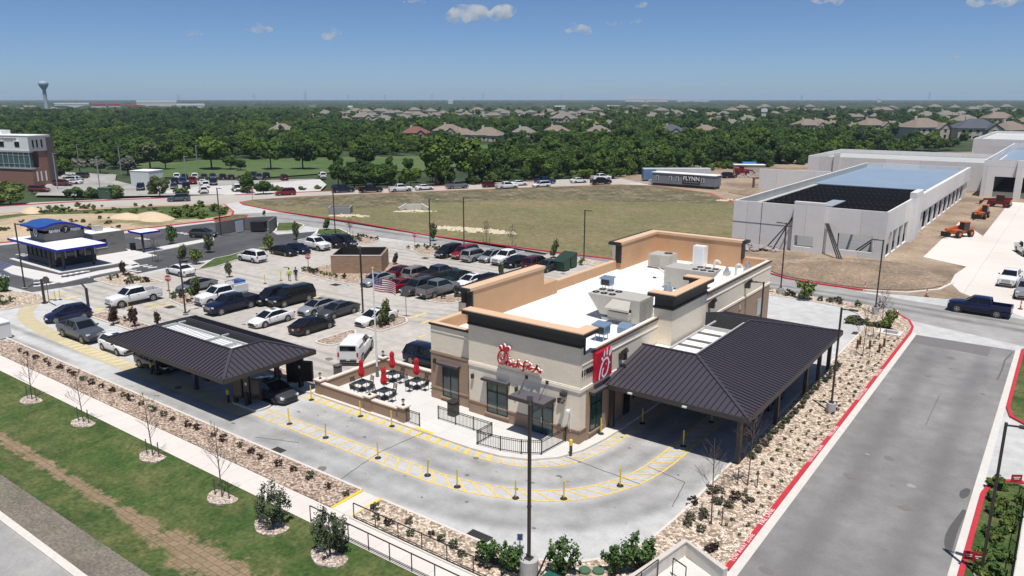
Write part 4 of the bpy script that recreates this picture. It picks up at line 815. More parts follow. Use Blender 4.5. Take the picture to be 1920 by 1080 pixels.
# ================================================================ patio
PBR=wallmat('patio_wall_brown',(.34,.225,.15),(.28,.19,.13),.6,.2,.006,.05); CAPM=mat('pale_wall_cap',(.70,.60,.52),.8,noise=.05,scale=2)
pw=thing('patio_wall','low brown brick wall with pale cap around the seating patio','wall',(-41,38.5,.12)); 
runs=[((-45.6,36.35),(-36.5,36.35)),((-45.6,36.35),(-45.6,43.4)),((-45.6,43.4),(-38.1,43.4))]
for (a,b) in runs:
    w=MB(); q=MB(); x0,x1=min(a[0],b[0])-.15,max(a[0],b[0])+.15; y0,y1=min(a[1],b[1])-.15,max(a[1],b[1])+.15
    if a[0]==b[0]: y0+=.304; y1-=.304
    w.bb(x0+41,x1+41,y0-38.5,y1-38.5,0,.85); q.bb(x0+41-.05,x1+41+.05,y0-38.5-(.05 if a[1]==b[1] else 0),y1-38.5+(.05 if a[1]==b[1] else 0),.85,.95)
    wo=w.build('wall_run',[PBR],pw); q.build('cap',[CAPM],wo)
for x,y in ((-45.5,36.4),(-39.9,36.35),(-36.5,36.4),(-45.4,43.1)):
    w=MB(); w.box((x+41,y-38.5,.55),(.62,.62,1.1)); wo=w.build('pillar',[PBR],pw); q=MB(); q.box((x+41,y-38.5,1.15),(.78,.78,.1)); q.build('cap',[CAPM],wo)
for i,((x,y),lb) in enumerate((((-45.5,36.4),'small black lantern on the left corner pillar of the patio wall'),((-39.9,36.35),'small black lantern on the middle pillar of the patio wall'),((-36.5,36.4),'small black lantern on the pillar beside the black fence'),((-45.4,43.1),'small black lantern on the rear patio pillar by the flagpole'))):
    l=thing('lantern',lb,'lantern',(x,y,1.32)); b=MB(); b.lathe((0,0,0),[(.12,0),(.05,.06),(.04,.2)],8); b.build('stem',[FRM],l); b=MB(); b.lathe((0,0,.2),[(.06,0),(.1,.05),(.1,.22)],8); b.build('glass',[MATS['lamp_lens']],l); b=MB(); b.lathe((0,0,.42),[(.15,0),(.03,.1)],8); b.build('hood',[FRM],l)
GMET=mat('charcoal_furniture',(.035,.04,.043),.5); 
def make_table():
    t=thing('patio_table','x','table'); b=MB(); 
    for i in range(7): b.box((-.42+i*.14,0,.74),(.115,.95,.03))
    b.bb(-.5,.5,-.5,-.46,.72,.76); b.bb(-.5,.5,.46,.5,.72,.76); b.build('tabletop',[GMET],t)
    b=MB(); b.cyl((0,0,0),(0,0,.72),.05); b.build('pedestal',[GMET],t); b=MB(); b.box((0,0,.03),(.9,.1,.05)); b.box((0,0,.03),(.1,.9,.05)); b.build('foot',[GMET],t); return t
def make_chair():
    t=thing('patio_chair','x','chair'); b=MB(); b.box((0,0,.45),(.44,.44,.04)); b.build('seat',[GMET],t)
    b=MB(); 
    for i in range(4): b.box((-.24-.02*i,0,.58+i*.1),(.03,.42,.07),ry=.15)
    b.bar((-.2,-.21,.45),(-.3,-.21,.95),.03); b.bar((-.2,.21,.45),(-.3,.21,.95),.03); b.build('backrest',[GMET],t)
    for sx in (-1,1):
        for sy in (-1,1): b=MB(); b.bar((sx*.2,sy*.2,0),(sx*.19,sy*.19,.44),.03); b.build('leg',[GMET],t)
    return t
REDF=mat('red_umbrella_cloth',(.52,.012,.022),.75,noise=.15,scale=4)
def make_umb():
    t=thing('patio_umbrella','x','umbrella'); b=MB(); b.cyl((0,0,0),(0,0,2.55),.03,n=8); b.build('pole',[STEEL],t); b=MB(); b.lathe((0,0,0),[(.28,0),(.28,.07),(.06,.1)],12); b.build('base',[GMET],t)
    b=MB(); n=16; prof=[(.10,1.15),(.20,1.3),(.23,1.5),(.17,1.8),(.13,2.1),(.17,2.2),(.15,2.4),(.05,2.55)]; vs=[];fs=[]
    for r,z in prof:
        for i in range(n): k=r*(1.25 if i%2 else .8); vs.append((k*math.cos(2*math.pi*i/n),k*math.sin(2*math.pi*i/n),z))
    fs=[(k*n+i,k*n+(i+1)%n,(k+1)*n+(i+1)%n,(k+1)*n+i) for k in range(len(prof)-1) for i in range(n)]+[tuple(range(n))[::-1],tuple(range((len(prof)-1)*n,len(prof)*n))]
    b.add(vs,fs); b.build('folded_canopy',[REDF],t); return t
T0=make_table(); C0=make_chair(); U0=make_umb(); first=[1,1,1]
def put(proto,idx,loc,rz,label,cat,group):
    if first[idx]: first[idx]=0; proto.location=loc; proto.rotation_euler=(0,0,rz); tag(proto,label,cat,group); return proto
    return dup(proto,loc,rz,label,cat,group)
for i,(x,y,nm) in enumerate(((-43.3,38.7,'nearest the left corner pillar'),(-40.6,38.5,'nearest the middle pillar'),(-42.8,41.6,'beside the flagpole'),(-40.1,41.6,'nearest the wing window'))):
    put(T0,0,(x,y,.12),0,f'dark square slatted patio table {nm}','table','patio tables'); put(U0,2,(x,y,.15),i*.7,f'closed red umbrella over the table {nm}','umbrella','closed red umbrellas')
    for j,(dx,dy,s) in enumerate(((.85,0,'right'),(-.85,0,'left'),(0,.85,'rear'),(0,-.85,'front'))):
        put(C0,1,(x+dx+random.uniform(-.06,.06),y+dy+random.uniform(-.06,.06),.12),math.atan2(-dy,-dx)+random.uniform(-.2,.2),f'dark metal chair on the {s} side of the patio table {nm}','chair','patio chairs')
# ================================================================ fences and rails
def fence(label,path,z=.12,h=1.05,sp=.125,name='picket_fence'):
    p0=path[0]; t=thing(name,label,'fence',(p0[0],p0[1],z)); f=MB(); L=[(x-p0[0],y-p0[1]) for x,y in path]
    for a,b in zip(L[:-1],L[1:]):
        for zz in (.12,h-.16,h-.04): f.bar((*a,zz),(*b,zz),.03,.035)
        l=math.dist(a,b); n=max(1,int(l/sp))
        for i in range(1,n): q=(a[0]+(b[0]-a[0])*i/n,a[1]+(b[1]-a[1])*i/n); f.bar((*q,.1),(*q,h-.05),.02)
    f.build('picket_panel',[FRM],t)
    pts=[]
    for a,b in zip(L[:-1],L[1:]):
        l=math.dist(a,b); n=max(1,round(l/1.9)); pts+=[(a[0]+(b[0]-a[0])*i/n,a[1]+(b[1]-a[1])*i/n) for i in range(n)]
    for q in pts+[L[-1]]: g=MB(); g.box((q[0],q[1],h/2),(.06,.06,h)); g.build('post',[FRM],t)
    return t
fence('black picket fence zigzagging in front of the entrance between the two window bays',[(-34.7,38.1),(-29.8,38.1),(-29.8,36.5),(-28.0,36.7),(-26.6,37.1),(-25.5,37.8),(-25.3,40.4)])
fence('short black picket fence joining the patio wall end pillar',[(-36.2,36.35),(-34.9,36.35)])
def rail(label,path,z,name='handrail',h=1.0,sp=1.6):
    p0=path[0]; t=thing(name,label,'handrail',(p0[0],p0[1],z)); f=MB(); L=[(x-p0[0],y-p0[1]) for x,y in path]
    for a,b in zip(L[:-1],L[1:]):
        f.bar((*a,h),(*b,h),.045); f.bar((*a,.12),(*b,.12),.035)
    f.build('rail',[FRM],t)
    for a,b in zip(L[:-1],L[1:]):
        l=math.dist(a,b); n=max(1,round(l/sp))
        for i in range(n+1):
            if i==n and b is not L[-1]: continue
            g=MB(); q=(a[0]+(b[0]-a[0])*i/n,a[1]+(b[1]-a[1])*i/n); g.box((q[0],q[1],h/2),(.04,.04,h)); g.build('post',[FRM],t)
rail('dark pipe handrail between the sloping walk and the lower rock bed',[(-29.5,25.3),(-17.6,25.3)],.03)
rail('dark pipe handrail along the lawn side of the sloping walk',[(-31.2,23.7),(-17.5,23.7)],.03)
rail('short handrail by the steps in the lower right plaza',[(-13.1,30.9),(-12.3,30.6),(-11.9,29.6)],.1,h=.95)
rail('dark handrail on the inner side of the low concrete retaining wall',[(-13.6,30.3),(-14.0,27.6),(-14.3,25.5)],.1,h=1.0)
rw=thing('retaining_wall','low L shaped grey concrete retaining wall around the lower plaza','wall',(-13.8,34.1,.0)); w=MB()
W_=[(-10.8,31.75),(-13.35,32.9),(-14.0,29.1),(-14.45,27.0),(-14.95,22)]
ribbon(w,[(x+13.8,y-34.1) for x,y in W_],.22,0,.85); w.build('wall_run',[KERB],rw)
w=MB(); ribbon(w,[(x+13.8,y-34.1) for x,y in W_],.3,.85,.93); w.build('coping',[mat('concrete_coping',(.55,.50,.45),.85,noise=.06,scale=2)],rw)
w2=thing('black_fence','tall thin black metal fence between the lawn strip and the side parking','fence',(.2,40,.11)); f=MB()
for zz in (.2,1.5): f.bar((0,-12,zz),(0,11,zz),.04)
for i in range(150): f.bar((0,-12+i*.155,.1),(0,-12+i*.155,1.6),.02)
f.build('picket_panel',[FRM],w2)
for i in range(11): g=MB(); g.box((0,-12+i*2.3,.85),(.07,.07,1.7)); g.build('post',[FRM],w2)
# ================================================================ lamp posts
def lamp(label,x,y,h,ang,base=True,arms=1,g=None):
    t=thing('lamp_post',label,'lamp post',(x,y,.1),0,'parking lot lamp posts')
    zb=.75 if base else .08; br_=.34 if h<8.8 else .46; zb=.95 if h>8.8 else zb
    b=MB(); b.cyl((0,0,0),(0,0,zb),br_ if base else .3,n=20); b.build('concrete_base',[mat('pole_base_concrete',(.42,.41,.39),.9,noise=.1,scale=3)],t)
    b=MB(); b.box((0,0,zb+.04),(.34,.34,.08)); b.bar((0,0,zb),(0,0,h),.13); b.box((0,0,h*.42),(.17,.17,.06)); b.build('pole',[BRZ],t)
    for k in range(arms):
        a=ang+k*math.pi; dx,dy=math.cos(a),math.sin(a); b=MB(); b.bar((0,0,h-.12),(dx*.55,dy*.55,h-.06),.07); b.box((dx*.8,dy*.8,h-.06),(.6,.3,.08),rz=a); b.build('lamp_head',[BRZ],t)
LP=[((-101.97,37.67),8.0,0,'black lamp post beside the coffee stand lot at the far left'),((-75.3,42.84),6.1,90,'shorter black lamp post rising behind the free standing canopy'),((-114.3,72.8),8.2,0,'black lamp post in front of the coffee stand trash enclosure'),((-100.9,85.9),8.2,0,'black lamp post in the grass beside the row of dark cars behind the brick enclosure'),((-80.3,87.3),7.5,45,'black lamp post in the far planter next to the black car with sunshade'),((-76.,90.4),7.7,0,'black lamp post by the far kerb behind the red sport utility'),((-55.2,92.2),7.3,0,'black lamp post by the far kerb right of the green dumpsters'),((-57.9,52.4),7.9,-45,'black lamp post in the planter beside the flagpole'),((-26.5,89.7),8.5,180,'black lamp post on concrete base behind the restaurant rear corner'),((-15.5,86.9),8.1,190,'black lamp post on concrete base at the top corner of the rock bed'),((-12.24,56.3),8.0,0,'black lamp post on concrete base in the rock bed beside the large canopy'),((-1.03,39.67),8.05,0,'thick black lamp post standing in the grass strip at the lower right'),((-18.7,26.74),8.9,125,'tall black lamp post on big round concrete base at the bottom centre'),((-22.6,71.0),5.6,200,'black lamp post close against the restaurant side wall')]
for (p,h,a,l) in LP: lamp(l,p[0],p[1],h,R(a),base=(l.find('concrete base')>0))
GAL=mat('pale_galvanised',(.36,.36,.34),.5,.3)
for i,(x,y,h,l) in enumerate(((-210.4,88.8,9.1,'nearest the office building corner'),(-257.6,116.1,8.4,'behind the row of cars beside the office'),(-192.9,91.1,8.9,'beside the dark green hedge row'),(-231.8,116.3,8.9,'beside the pink flowering shrubs'),(-223,136,8.5,'in front of the tall park tree behind the distant lot'),(-198,117,7.2,'in the middle of the distant car park'))):
    t=thing('lamp_post','pale grey distant lamp post '+l,'lamp post',(x,y,-.02),0,'distant lamp posts'); b=MB(); b.bar((0,0,0),(0,0,h),.18); b.build('pole',[GAL],t); b=MB(); b.bar((-.2,0,h),(1.1,.3,h+.05),.25,.12); b.build('lamp_head',[GAL],t)
# ================================================================ stop signs
def octo(r): return [(r*math.cos(R(22.5+45*i)),r*math.sin(R(22.5+45*i))) for i in range(8)]
SRED=mat('stop_sign_red',(.42,.015,.02),.5); GREYB=mat('sign_back_grey',(.09,.085,.085),.5)
def stop(label,px,py,h,face,back=False):
    g=G(px,py); t=thing('stop_sign',label,'stop sign',(g[0],g[1],.05),R(face)); b=MB(); b.bar((0,0,0),(0,0,h-.3),.06); b.build('post',[mat('sign_post',(.14,.11,.10),.6)],t)
    b=MB(); o_=octo(.42); b.add([(-.02,x,h+y) for x,y in o_],[tuple(range(8))],1); b.add([(.02,x,h+y) for x,y in o_],[tuple(range(8))[::-1]],0); b.add([(-.02,x,h+y) for x,y in o_]+[(.02,x,h+y) for x,y in o_],[(i,(i+1)%8,8+(i+1)%8,8+i) for i in range(8)],1)
    p=b.build('sign_plate',[SRED,GREYB],t)
    r=MB(); a=octo(.40); c=octo(.37); r.add([(.023,x,h+y) for x,y in a]+[(.023,x,h+y) for x,y in c],[(i,(i+1)%8,8+(i+1)%8,8+i) for i in range(8)]); r.build('white_border',[WHT],p)
    text_mesh('lettering','STOP',.33,.002,WHT,p,frame((.026,0,h),(0,1,0),(0,0,1)),bold=.01)
stop('red stop sign beside the grey car left of the white service truck',319,562,2.5,-55)
stop('red stop sign at the corner of the brick trash enclosure bed',579,512,2.2,-55); stop('red stop sign in the far planter facing the lot',778,466,2.1,-55)
stop('stop sign seen from its dark back beside the flag',762,596,2.7,125); stop('stop sign seen from its back beside the left clearance bar',92,565,2.5,125); stop('small stop sign at the far road junction left of the field',474,377,2.3,-60)
# clearance bars
def clr(label,px,py,h,ax,ay):
    g=G(px,py); t=thing('clearance_bar',label,'clearance bar',(g[0],g[1],.05)); b=MB(); b.bar((0,0,0),(0,0,h),.22); b.box((0,0,.05),(.5,.5,.1)); b.build('post',[BRZ],t); b=MB(); b.bar((0,0,h-.08),(ax,ay,h+.05),.14); b.build('arm',[BRZ],t)
clr('black clearance bar with arm reaching right at the lane entrance',84,569,2.8,2.6,-.3); clr('black clearance bar with arm reaching left behind the dark blue hatchback',168,590,2.9,-2.3,.6)
# ================================================================ delineators and bollards
DY=mat('delineator_yellow',(.70,.50,.06),.5); DK=mat('rubber_black',(.02,.02,.02),.8)
d0=None
def delin(x,y,label,tilt=0,z=.0,big=1.2):
    global d0
    if d0 is None:
        d0=thing('lane_delineator','x','delineator'); b=MB(); b.cyl((0,0,.04),(0,0,1.15),.045,n=10); b.build('tube',[DY],d0); b=MB(); b.lathe((0,0,0),[(.22,0),(.2,.03),(.08,.09)],14); b.build('base',[DK],d0); o=d0
    else: o=dup(d0)
    o.location=(x,y,z+.012); o.rotation_euler=(tilt*.5,tilt,0); tag(o,label,'delineator','yellow lane delineator posts'); return o
ML=[(-42.9,31.35),(-39.0,31.35),(-33.9,31.35),(-29.7,31.5),(-27.3,31.5),(-23.7,32.5),(-21.4,34.1),(-19.5,37.4)]
nth=['first','second','third','fourth','fifth','sixth','seventh','eighth','ninth','tenth','eleventh','twelfth','thirteenth','fourteenth','fifteenth','sixteenth','seventeenth','eighteenth','nineteenth','twentieth','twenty-first','twenty-second','twenty-third','twenty-fourth','twenty-fifth','twenty-sixth','twenty-seventh','twenty-eighth','twenty-ninth','thirtieth']
for i,(x,y) in enumerate(ML): delin(x,y,f'yellow delineator post on the curved hatched line, {nth[i]} from the free standing canopy',[-.14,.1,-.02,.12,.0,0,0,0][i])
for i,(x,y) in enumerate(((-45.2,35.2),(-39.8,35.3),(-36.7,35.4))): delin(x,y,f'yellow delineator post beside the patio wall, {nth[i]} from the left',-.08)
for x,y,l in ((-22.6,46.4,'just inside the large canopy near the building'),(-18.7,44.7,'in the front shade edge of the large canopy'),(-18.7,49.6,'deeper in the shade under the large canopy'),(-24.0,42.9,'against the side window of the restaurant'),(-22.6,51,'far inside the large canopy by the wall')): delin(x,y,'yellow delineator post '+l,z=.12 if x<-23.9 else 0)
for px,py,l in ((497,532,'left of the two walking people'),(527,526,'just left of the person in yellow'),(241,582,'under the front of the white crew cab pickup'),(104,563,'left one of a pair at the lane entrance'),(113,562,'right one of a pair at the lane entrance'),(316,545,'behind the red stop sign')): g=G(px,py); delin(g[0],g[1],'yellow delineator post '+l)
def bollard(x,y,label,z=.12,h=1.05,top=YEL,body=BRZ,k0=.62,ymat=None):
    t=thing('bollard',label,'bollard',(x,y,z)); b=MB(); b.cyl((0,0,0),(0,0,h*k0),.1,n=14); b.build('post',[body],t); b=MB(); b.cyl((0,0,h*k0),(0,0,h-.06),.115,n=14); b.lathe((0,0,h-.06),[(.115,0),(.09,.05),(.03,.08)],14); b.build('yellow_sleeve',[ymat or KYEL],t)
bollard(-24.0,39.0,'dark bollard with yellow cap at the front corner of the restaurant'); bollard(-49.9,31.1,'dark bollard with yellow cap beside the near menu board',.02); bollard(-60.6,30.9,'small yellow capped bollard beside the left canopy post',.02)
for px,py,l in ((1607,655,'nearest the rear canopy corner'),(1612,648,'just behind the one nearest the canopy corner'),(1630,656,'left of the utility vault'),(1648,663,'front one beside the utility vault'),(1657,652,'right one beside the utility vault')): g=G(px,py); bollard(g[0],g[1],'brown bollard with dull yellow top, '+l,.09,.95,body=mat('brown_post',(.10,.06,.035),.8),k0=.86,ymat=mat('dull_yellow',(.42,.34,.12),.8))
for px,py,l in ((1034,505,'left'),(1058,506,'right')): g=G(px,py); bollard(g[0],g[1],f'dark bollard on the {l} in front of the green dumpsters',.0,1.0)
# trash cans
def can(x,y,label,s=.62,h=1.15,m=BRZ):
    t=thing('trash_can',label,'trash can',(x,y,.12)); b=MB(); b.box((0,0,h*.4),(s,s,h*.8)); b.build('body',[m],t); b=MB(); b.box((0,0,h*.93),(s+.06,s+.06,h*.1)); [b.box((sx*(s/2-.04),sy*(s/2-.04),h*.84),(.06,.06,h*.1)) for sx in(-1,1) for sy in (-1,1)]; b.build('hood',[m],t)
can(-34.3,39.3,'dark bronze square trash can beside the wing window'); g=G(634,706); can(g[0],g[1],'small grey trash can standing alone in the lot behind the patio wall',.5,.95,mat('trash_grey',(.12,.12,.11),.7))
g=G(1135,468) if 0 else G(250,470); can(g[0],g[1],'black trash can at the rear end of the coffee stand',.6,1.1,FRM)
# flag
fp=thing('flagpole','tall white flagpole on the patio carrying a flag','flagpole',(-44.6,41.6,.12)); b=MB(); b.cyl((0,0,0),(0,0,9.2),.085,.05,n=10); b.build('pole',[MATS['white_plastic']],fp); b=MB(); b.lathe((0,0,9.2),[(.05,0),(.09,.06),(.05,.14)],10); b.build('finial',[KYEL],fp); b=MB(); b.lathe((0,0,0),[(.16,0),(.14,.3),(.09,.9)],10); b.build('pole_shoe',[mat('green_grey_shoe',(.10,.16,.13),.5)],fp)
fl=MB(); nx_,nz_=26,13
FRED=mat('flag_red',(.36,.02,.03),.8); FWH=mat('flag_white',(.72,.70,.70),.8); FBL=mat('flag_blue',(.03,.05,.14),.8)
for j in range(nz_+1):
    for i in range(nx_+1):
        u=i/nx_; v=j/nz_; fl.v.append((.08+2.25*u*.86,.22*math.sin(u*7+v*1.5)*u+.3*u,8.6-1.35*v-.62*u*u-.1*math.sin(u*6)))
for j in range(nz_):
    for i in range(nx_): fl.f.append((j*(nx_+1)+i,j*(nx_+1)+i+1,(j+1)*(nx_+1)+i+1,(j+1)*(nx_+1)+i)); fl.m.append(2 if (i<10 and j<7) else (0 if j%2==0 else 1))
fo=fl.build('flag',[FRED,FWH,FBL],None,True); fo.location=(-44.6,41.6,1.35); fo.scale=(.85,.85,.85); fo.rotation_euler=(0,0,R(30)); tag(fo,'striped red white and blue national flag waving from the white pole','flag')
st=MB()
for r in range(5):
    for c_ in range(5):
        j=.7+r*1.3; i=.9+c_*1.9; u=i/nx_; v=j/nz_
        P=lambda uu,vv:(.08+2.25*uu*.86,.22*math.sin(uu*7+vv*1.5)*uu+.3*uu-.012,8.6-1.35*vv-.62*uu*uu-.1*math.sin(uu*6))
        st.add([P(u-.012,v-.02),P(u+.012,v-.02),P(u+.012,v+.02),P(u-.012,v+.02)],[(0,1,2,3)])
st.build('stars',[FWH],fo)
# dumpster enclosure
EB=wallmat('tan_rustic_brick',(.36,.235,.15),(.27,.19,.13),.5,.16,.012,.14)
e=thing('trash_enclosure','tan rough brick trash enclosure with black inside in the middle of the lot','enclosure',(-75.2,68,.12)); x0,x1,y0,y1=0,6.7,0,5.6; ex=ey=0; e.location=(-77.8,65.2,.12); e.rotation_euler=(0,0,R(36))
w=MB()
w.bb(x0+ex,x1+ex,y0+ey,y0+.25+ey,0,2.35); w.bb(x1-.25+ex,x1+ex,y0+.25+ey,y1+ey,0,2.35); w.bb(x0+ex,x0+.25+ex,y0+.25+ey,y1+ey,0,2.35); w.build('wall_run',[EB],e)
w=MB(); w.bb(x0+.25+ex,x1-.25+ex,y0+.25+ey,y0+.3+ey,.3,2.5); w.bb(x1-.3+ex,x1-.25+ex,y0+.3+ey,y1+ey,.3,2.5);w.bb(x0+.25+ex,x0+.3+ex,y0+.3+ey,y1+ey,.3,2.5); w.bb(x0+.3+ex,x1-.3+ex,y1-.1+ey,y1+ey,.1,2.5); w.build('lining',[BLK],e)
w=MB(); w.bb(x0+ex-.03,x1+ex+.03,y0+ey-.03,y0+.28+ey,2.35,2.45); w.build('cap',[mat('cap_grey',(.5,.48,.45),.8)],e)
# green dumpsters
DG=mat('dumpster_green',(.015,.06,.035),.5,noise=.15,scale=2)
def dump(px,py,label,w_=1.9,d_=1.6,h_=1.7):
    g=G(px,py); t=thing('dumpster',label,'dumpster',(g[0],g[1],.02)); b=MB(); b.loft([[(-w_/2,-d_*.38,.15),(w_/2,-d_*.38,.15),(w_/2,d_*.5,.15),(-w_/2,d_*.5,.15)],[(-w_/2,-d_*.5,h_*.75),(w_/2,-d_*.5,h_*.75),(w_/2,d_*.5,h_),(-w_/2,d_*.5,h_)]])
    for x in (-.5,0,.5): b.box((x*w_*.7,-d_*.46,h_*.42),(.06,.08,h_*.6))
    b.build('body',[DG],t); b=MB(); b.add([(-w_/2-.03,-d_/2-.05,h_*.75+.02),(w_/2+.03,-d_/2-.05,h_*.75+.02),(w_/2+.03,d_/2,h_+.02),(-w_/2-.03,d_/2,h_+.02),(-w_/2-.03,-d_/2-.05,h_*.75+.08),(w_/2+.03,-d_/2-.05,h_*.75+.08),(w_/2+.03,d_/2,h_+.08),(-w_/2-.03,d_/2,h_+.08)],[(3,2,1,0),(4,5,6,7),(0,1,5,4),(1,2,6,5),(2,3,7,6),(3,0,4,7)]); b.build('lid',[mat('lid_green',(.02,.045,.03),.5)],t)
dump(1052,507,'green dumpster with sloped lid, the nearer of two beside the last parked car'); dump(1064,501,'taller green dumpster behind the nearer one',2.1,1.6,2.0)
# ================================================================ vehicles
def paint(n,c,r=.3,met=0,coat=.22): return mat('paint_'+n,c,r,met,coat=coat,spec=.35)
PT={'white':paint('white',(.74,.74,.73)),'silver':paint('silver',(.42,.43,.44),.3,.5),'tan':paint('champagne',(.36,.33,.28),.3,.5),'grey':paint('grey',(.20,.21,.22),.3,.4),'dgrey':paint('dark_grey',(.075,.08,.085),.3,.4),
'black':paint('black',(.008,.008,.010),.2),'navy':paint('navy',(.010,.014,.04),.2,.2),'blue':paint('blue',(.02,.05,.16),.2,.2),'red':paint('red',(.26,.012,.018),.2,.2),'dred':paint('dark_red',(.10,.010,.014),.2,.2),'green':paint('dark_green',(.012,.03,.026),.25,.2),'orange':paint('orange',(.55,.13,.03),.4),'gmc':paint('slate_grey',(.11,.125,.145),.3,.4),'dkblue':paint('dark_blue',(.012,.015,.055),.2,.2),'brownred':paint('brown_red',(.15,.035,.025),.3)}
CG=mat('car_glass',(.008,.010,.012),.05,spec=.5); TY=mat('tyre_rubber',(.014,.014,.014),.85); RIM=mat('alloy_rim',(.42,.43,.44),.3,.7); RIMD=mat('dark_rim',(.04,.04,.042),.4,.5)
HL=mat('headlight_lens',(.72,.74,.76),.1,spec=.8); TL=mat('taillight_lens',(.38,.01,.012),.2); TRIM=mat('car_black_trim',(.012,.012,.012),.55); PLATE=mat('number_plate',(.6,.6,.58),.5); CHROME=mat('chrome_grille',(.35,.36,.37),.2,.8)
def section(x,hw,zt,zb,hood=.02):
    h=[(0,zt+hood),(hw*.55,zt+hood*.8),(hw*.86,zt-.01),(hw*.965,zt-.07),(hw,zt-.2),(hw*1.0,(zt+zb)/2),(hw*.985,zb+.12),(hw*.92,zb)]
    return [(x,y,z) for y,z in h]+[(x,-y,z) for y,z in h[::-1][:-1]]
def wheel(mb_t,mb_r,r,w,sty=5):
    s=1
    mb_t.cyl((0,-w/2,0),(0,w/2,0),r,n=20)
    for sd in (-1,1):
        y=sd*(w/2+.004)
        for i in range(sty):
            a=2*math.pi*i/sty; mb_r.box((math.cos(a)*r*.34,y,math.sin(a)*r*.34),(r*.62,.012,r*.2),ry=-a)
        n=16; mb_r.add([(math.cos(2*math.pi*i/n)*r*q,y,math.sin(2*math.pi*i/n)*r*q) for q in (.66,.57) for i in range(n)],[(i,(i+1)%n,n+(i+1)%n,n+i) for i in range(n)])
        mb_r.cyl((0,y-.006,0),(0,y+.006,0),r*.16,n=8)
SPEC={
'sedan':dict(L=4.85,st=[(-2.42,.70,.72),(-2.38,.83,.90),(-2.2,.88,1.00),(-1.75,.905,1.03),(-1.0,.915,1.0),(.3,.92,.96),(1.0,.915,.94),(1.5,.90,.86),(2.0,.86,.77),(2.3,.76,.68),(2.42,.60,.55)],zb=.20,gh=(-1.95,1.3,-.95,.30,1.44,.985,.80,.60),wx=(-1.40,1.42),r=.335,hw=.92,bp=(-.35,)),
'suv':dict(L=4.85,st=[(-2.42,.78,.85),(-2.38,.90,1.02),(-2.1,.94,1.10),(-1.0,.96,1.08),(.3,.96,1.05),(1.05,.95,1.03),(1.6,.93,.98),(2.1,.88,.90),(2.36,.78,.80),(2.44,.62,.62)],zb=.25,gh=(-2.36,1.25,-2.0,.40,1.74,1.06,.84,.68),wx=(-1.42,1.45),r=.37,hw=.96,bp=(-1.15,-.15)),
'bigsuv':dict(L=5.6,st=[(-2.78,.88,.95),(-2.74,.98,1.15),(-2.4,1.01,1.24),(-1.0,1.02,1.24),(.6,1.02,1.22),(1.3,1.01,1.20),(1.9,.99,1.15),(2.5,.95,1.08),(2.76,.85,.98),(2.82,.75,.75)],zb=.30,gh=(-2.72,1.45,-2.45,.70,1.94,1.20,.90,.76),wx=(-1.65,1.75),r=.41,hw=1.02,bp=(-1.3,-.1)),
'hatch':dict(L=4.3,st=[(-2.13,.72,.80),(-2.08,.86,.98),(-1.8,.90,1.03),(-.9,.915,1.02),(.3,.91,1.0),(.95,.90,.97),(1.5,.88,.88),(1.9,.81,.78),(2.1,.70,.66),(2.16,.55,.52)],zb=.2,gh=(-2.08,1.3,-1.45,.15,1.58,.99,.80,.60),wx=(-1.3,1.32),r=.335,hw=.91,bp=(-.45,)),
'van':dict(L=5.1,st=[(-2.53,.82,.85),(-2.5,.94,1.02),(-2.1,.98,1.06),(-.9,.99,1.05),(.4,.99,1.03),(1.2,.97,1.0),(1.8,.94,.92),(2.3,.84,.80),(2.52,.70,.62)],zb=.22,gh=(-2.48,1.85,-2.2,.75,1.74,1.02,.88,.68),wx=(-1.5,1.55),r=.35,hw=.99,bp=(-1.1,.15)),
'pickup':dict(L=5.9,st=[(-1.12,.99,1.30),(-.9,1.0,1.31),(.6,1.0,1.30),(1.3,1.0,1.28),(1.9,.99,1.24),(2.5,.96,1.18),(2.86,.90,1.08),(2.94,.82,.80)],zb=.36,gh=(-1.08,1.45,-.88,.62,1.93,1.28,.88,.72),wx=(-1.75,1.95),r=.42,hw=1.0,bp=(.12,),bed=(-2.95,-1.12)),
}
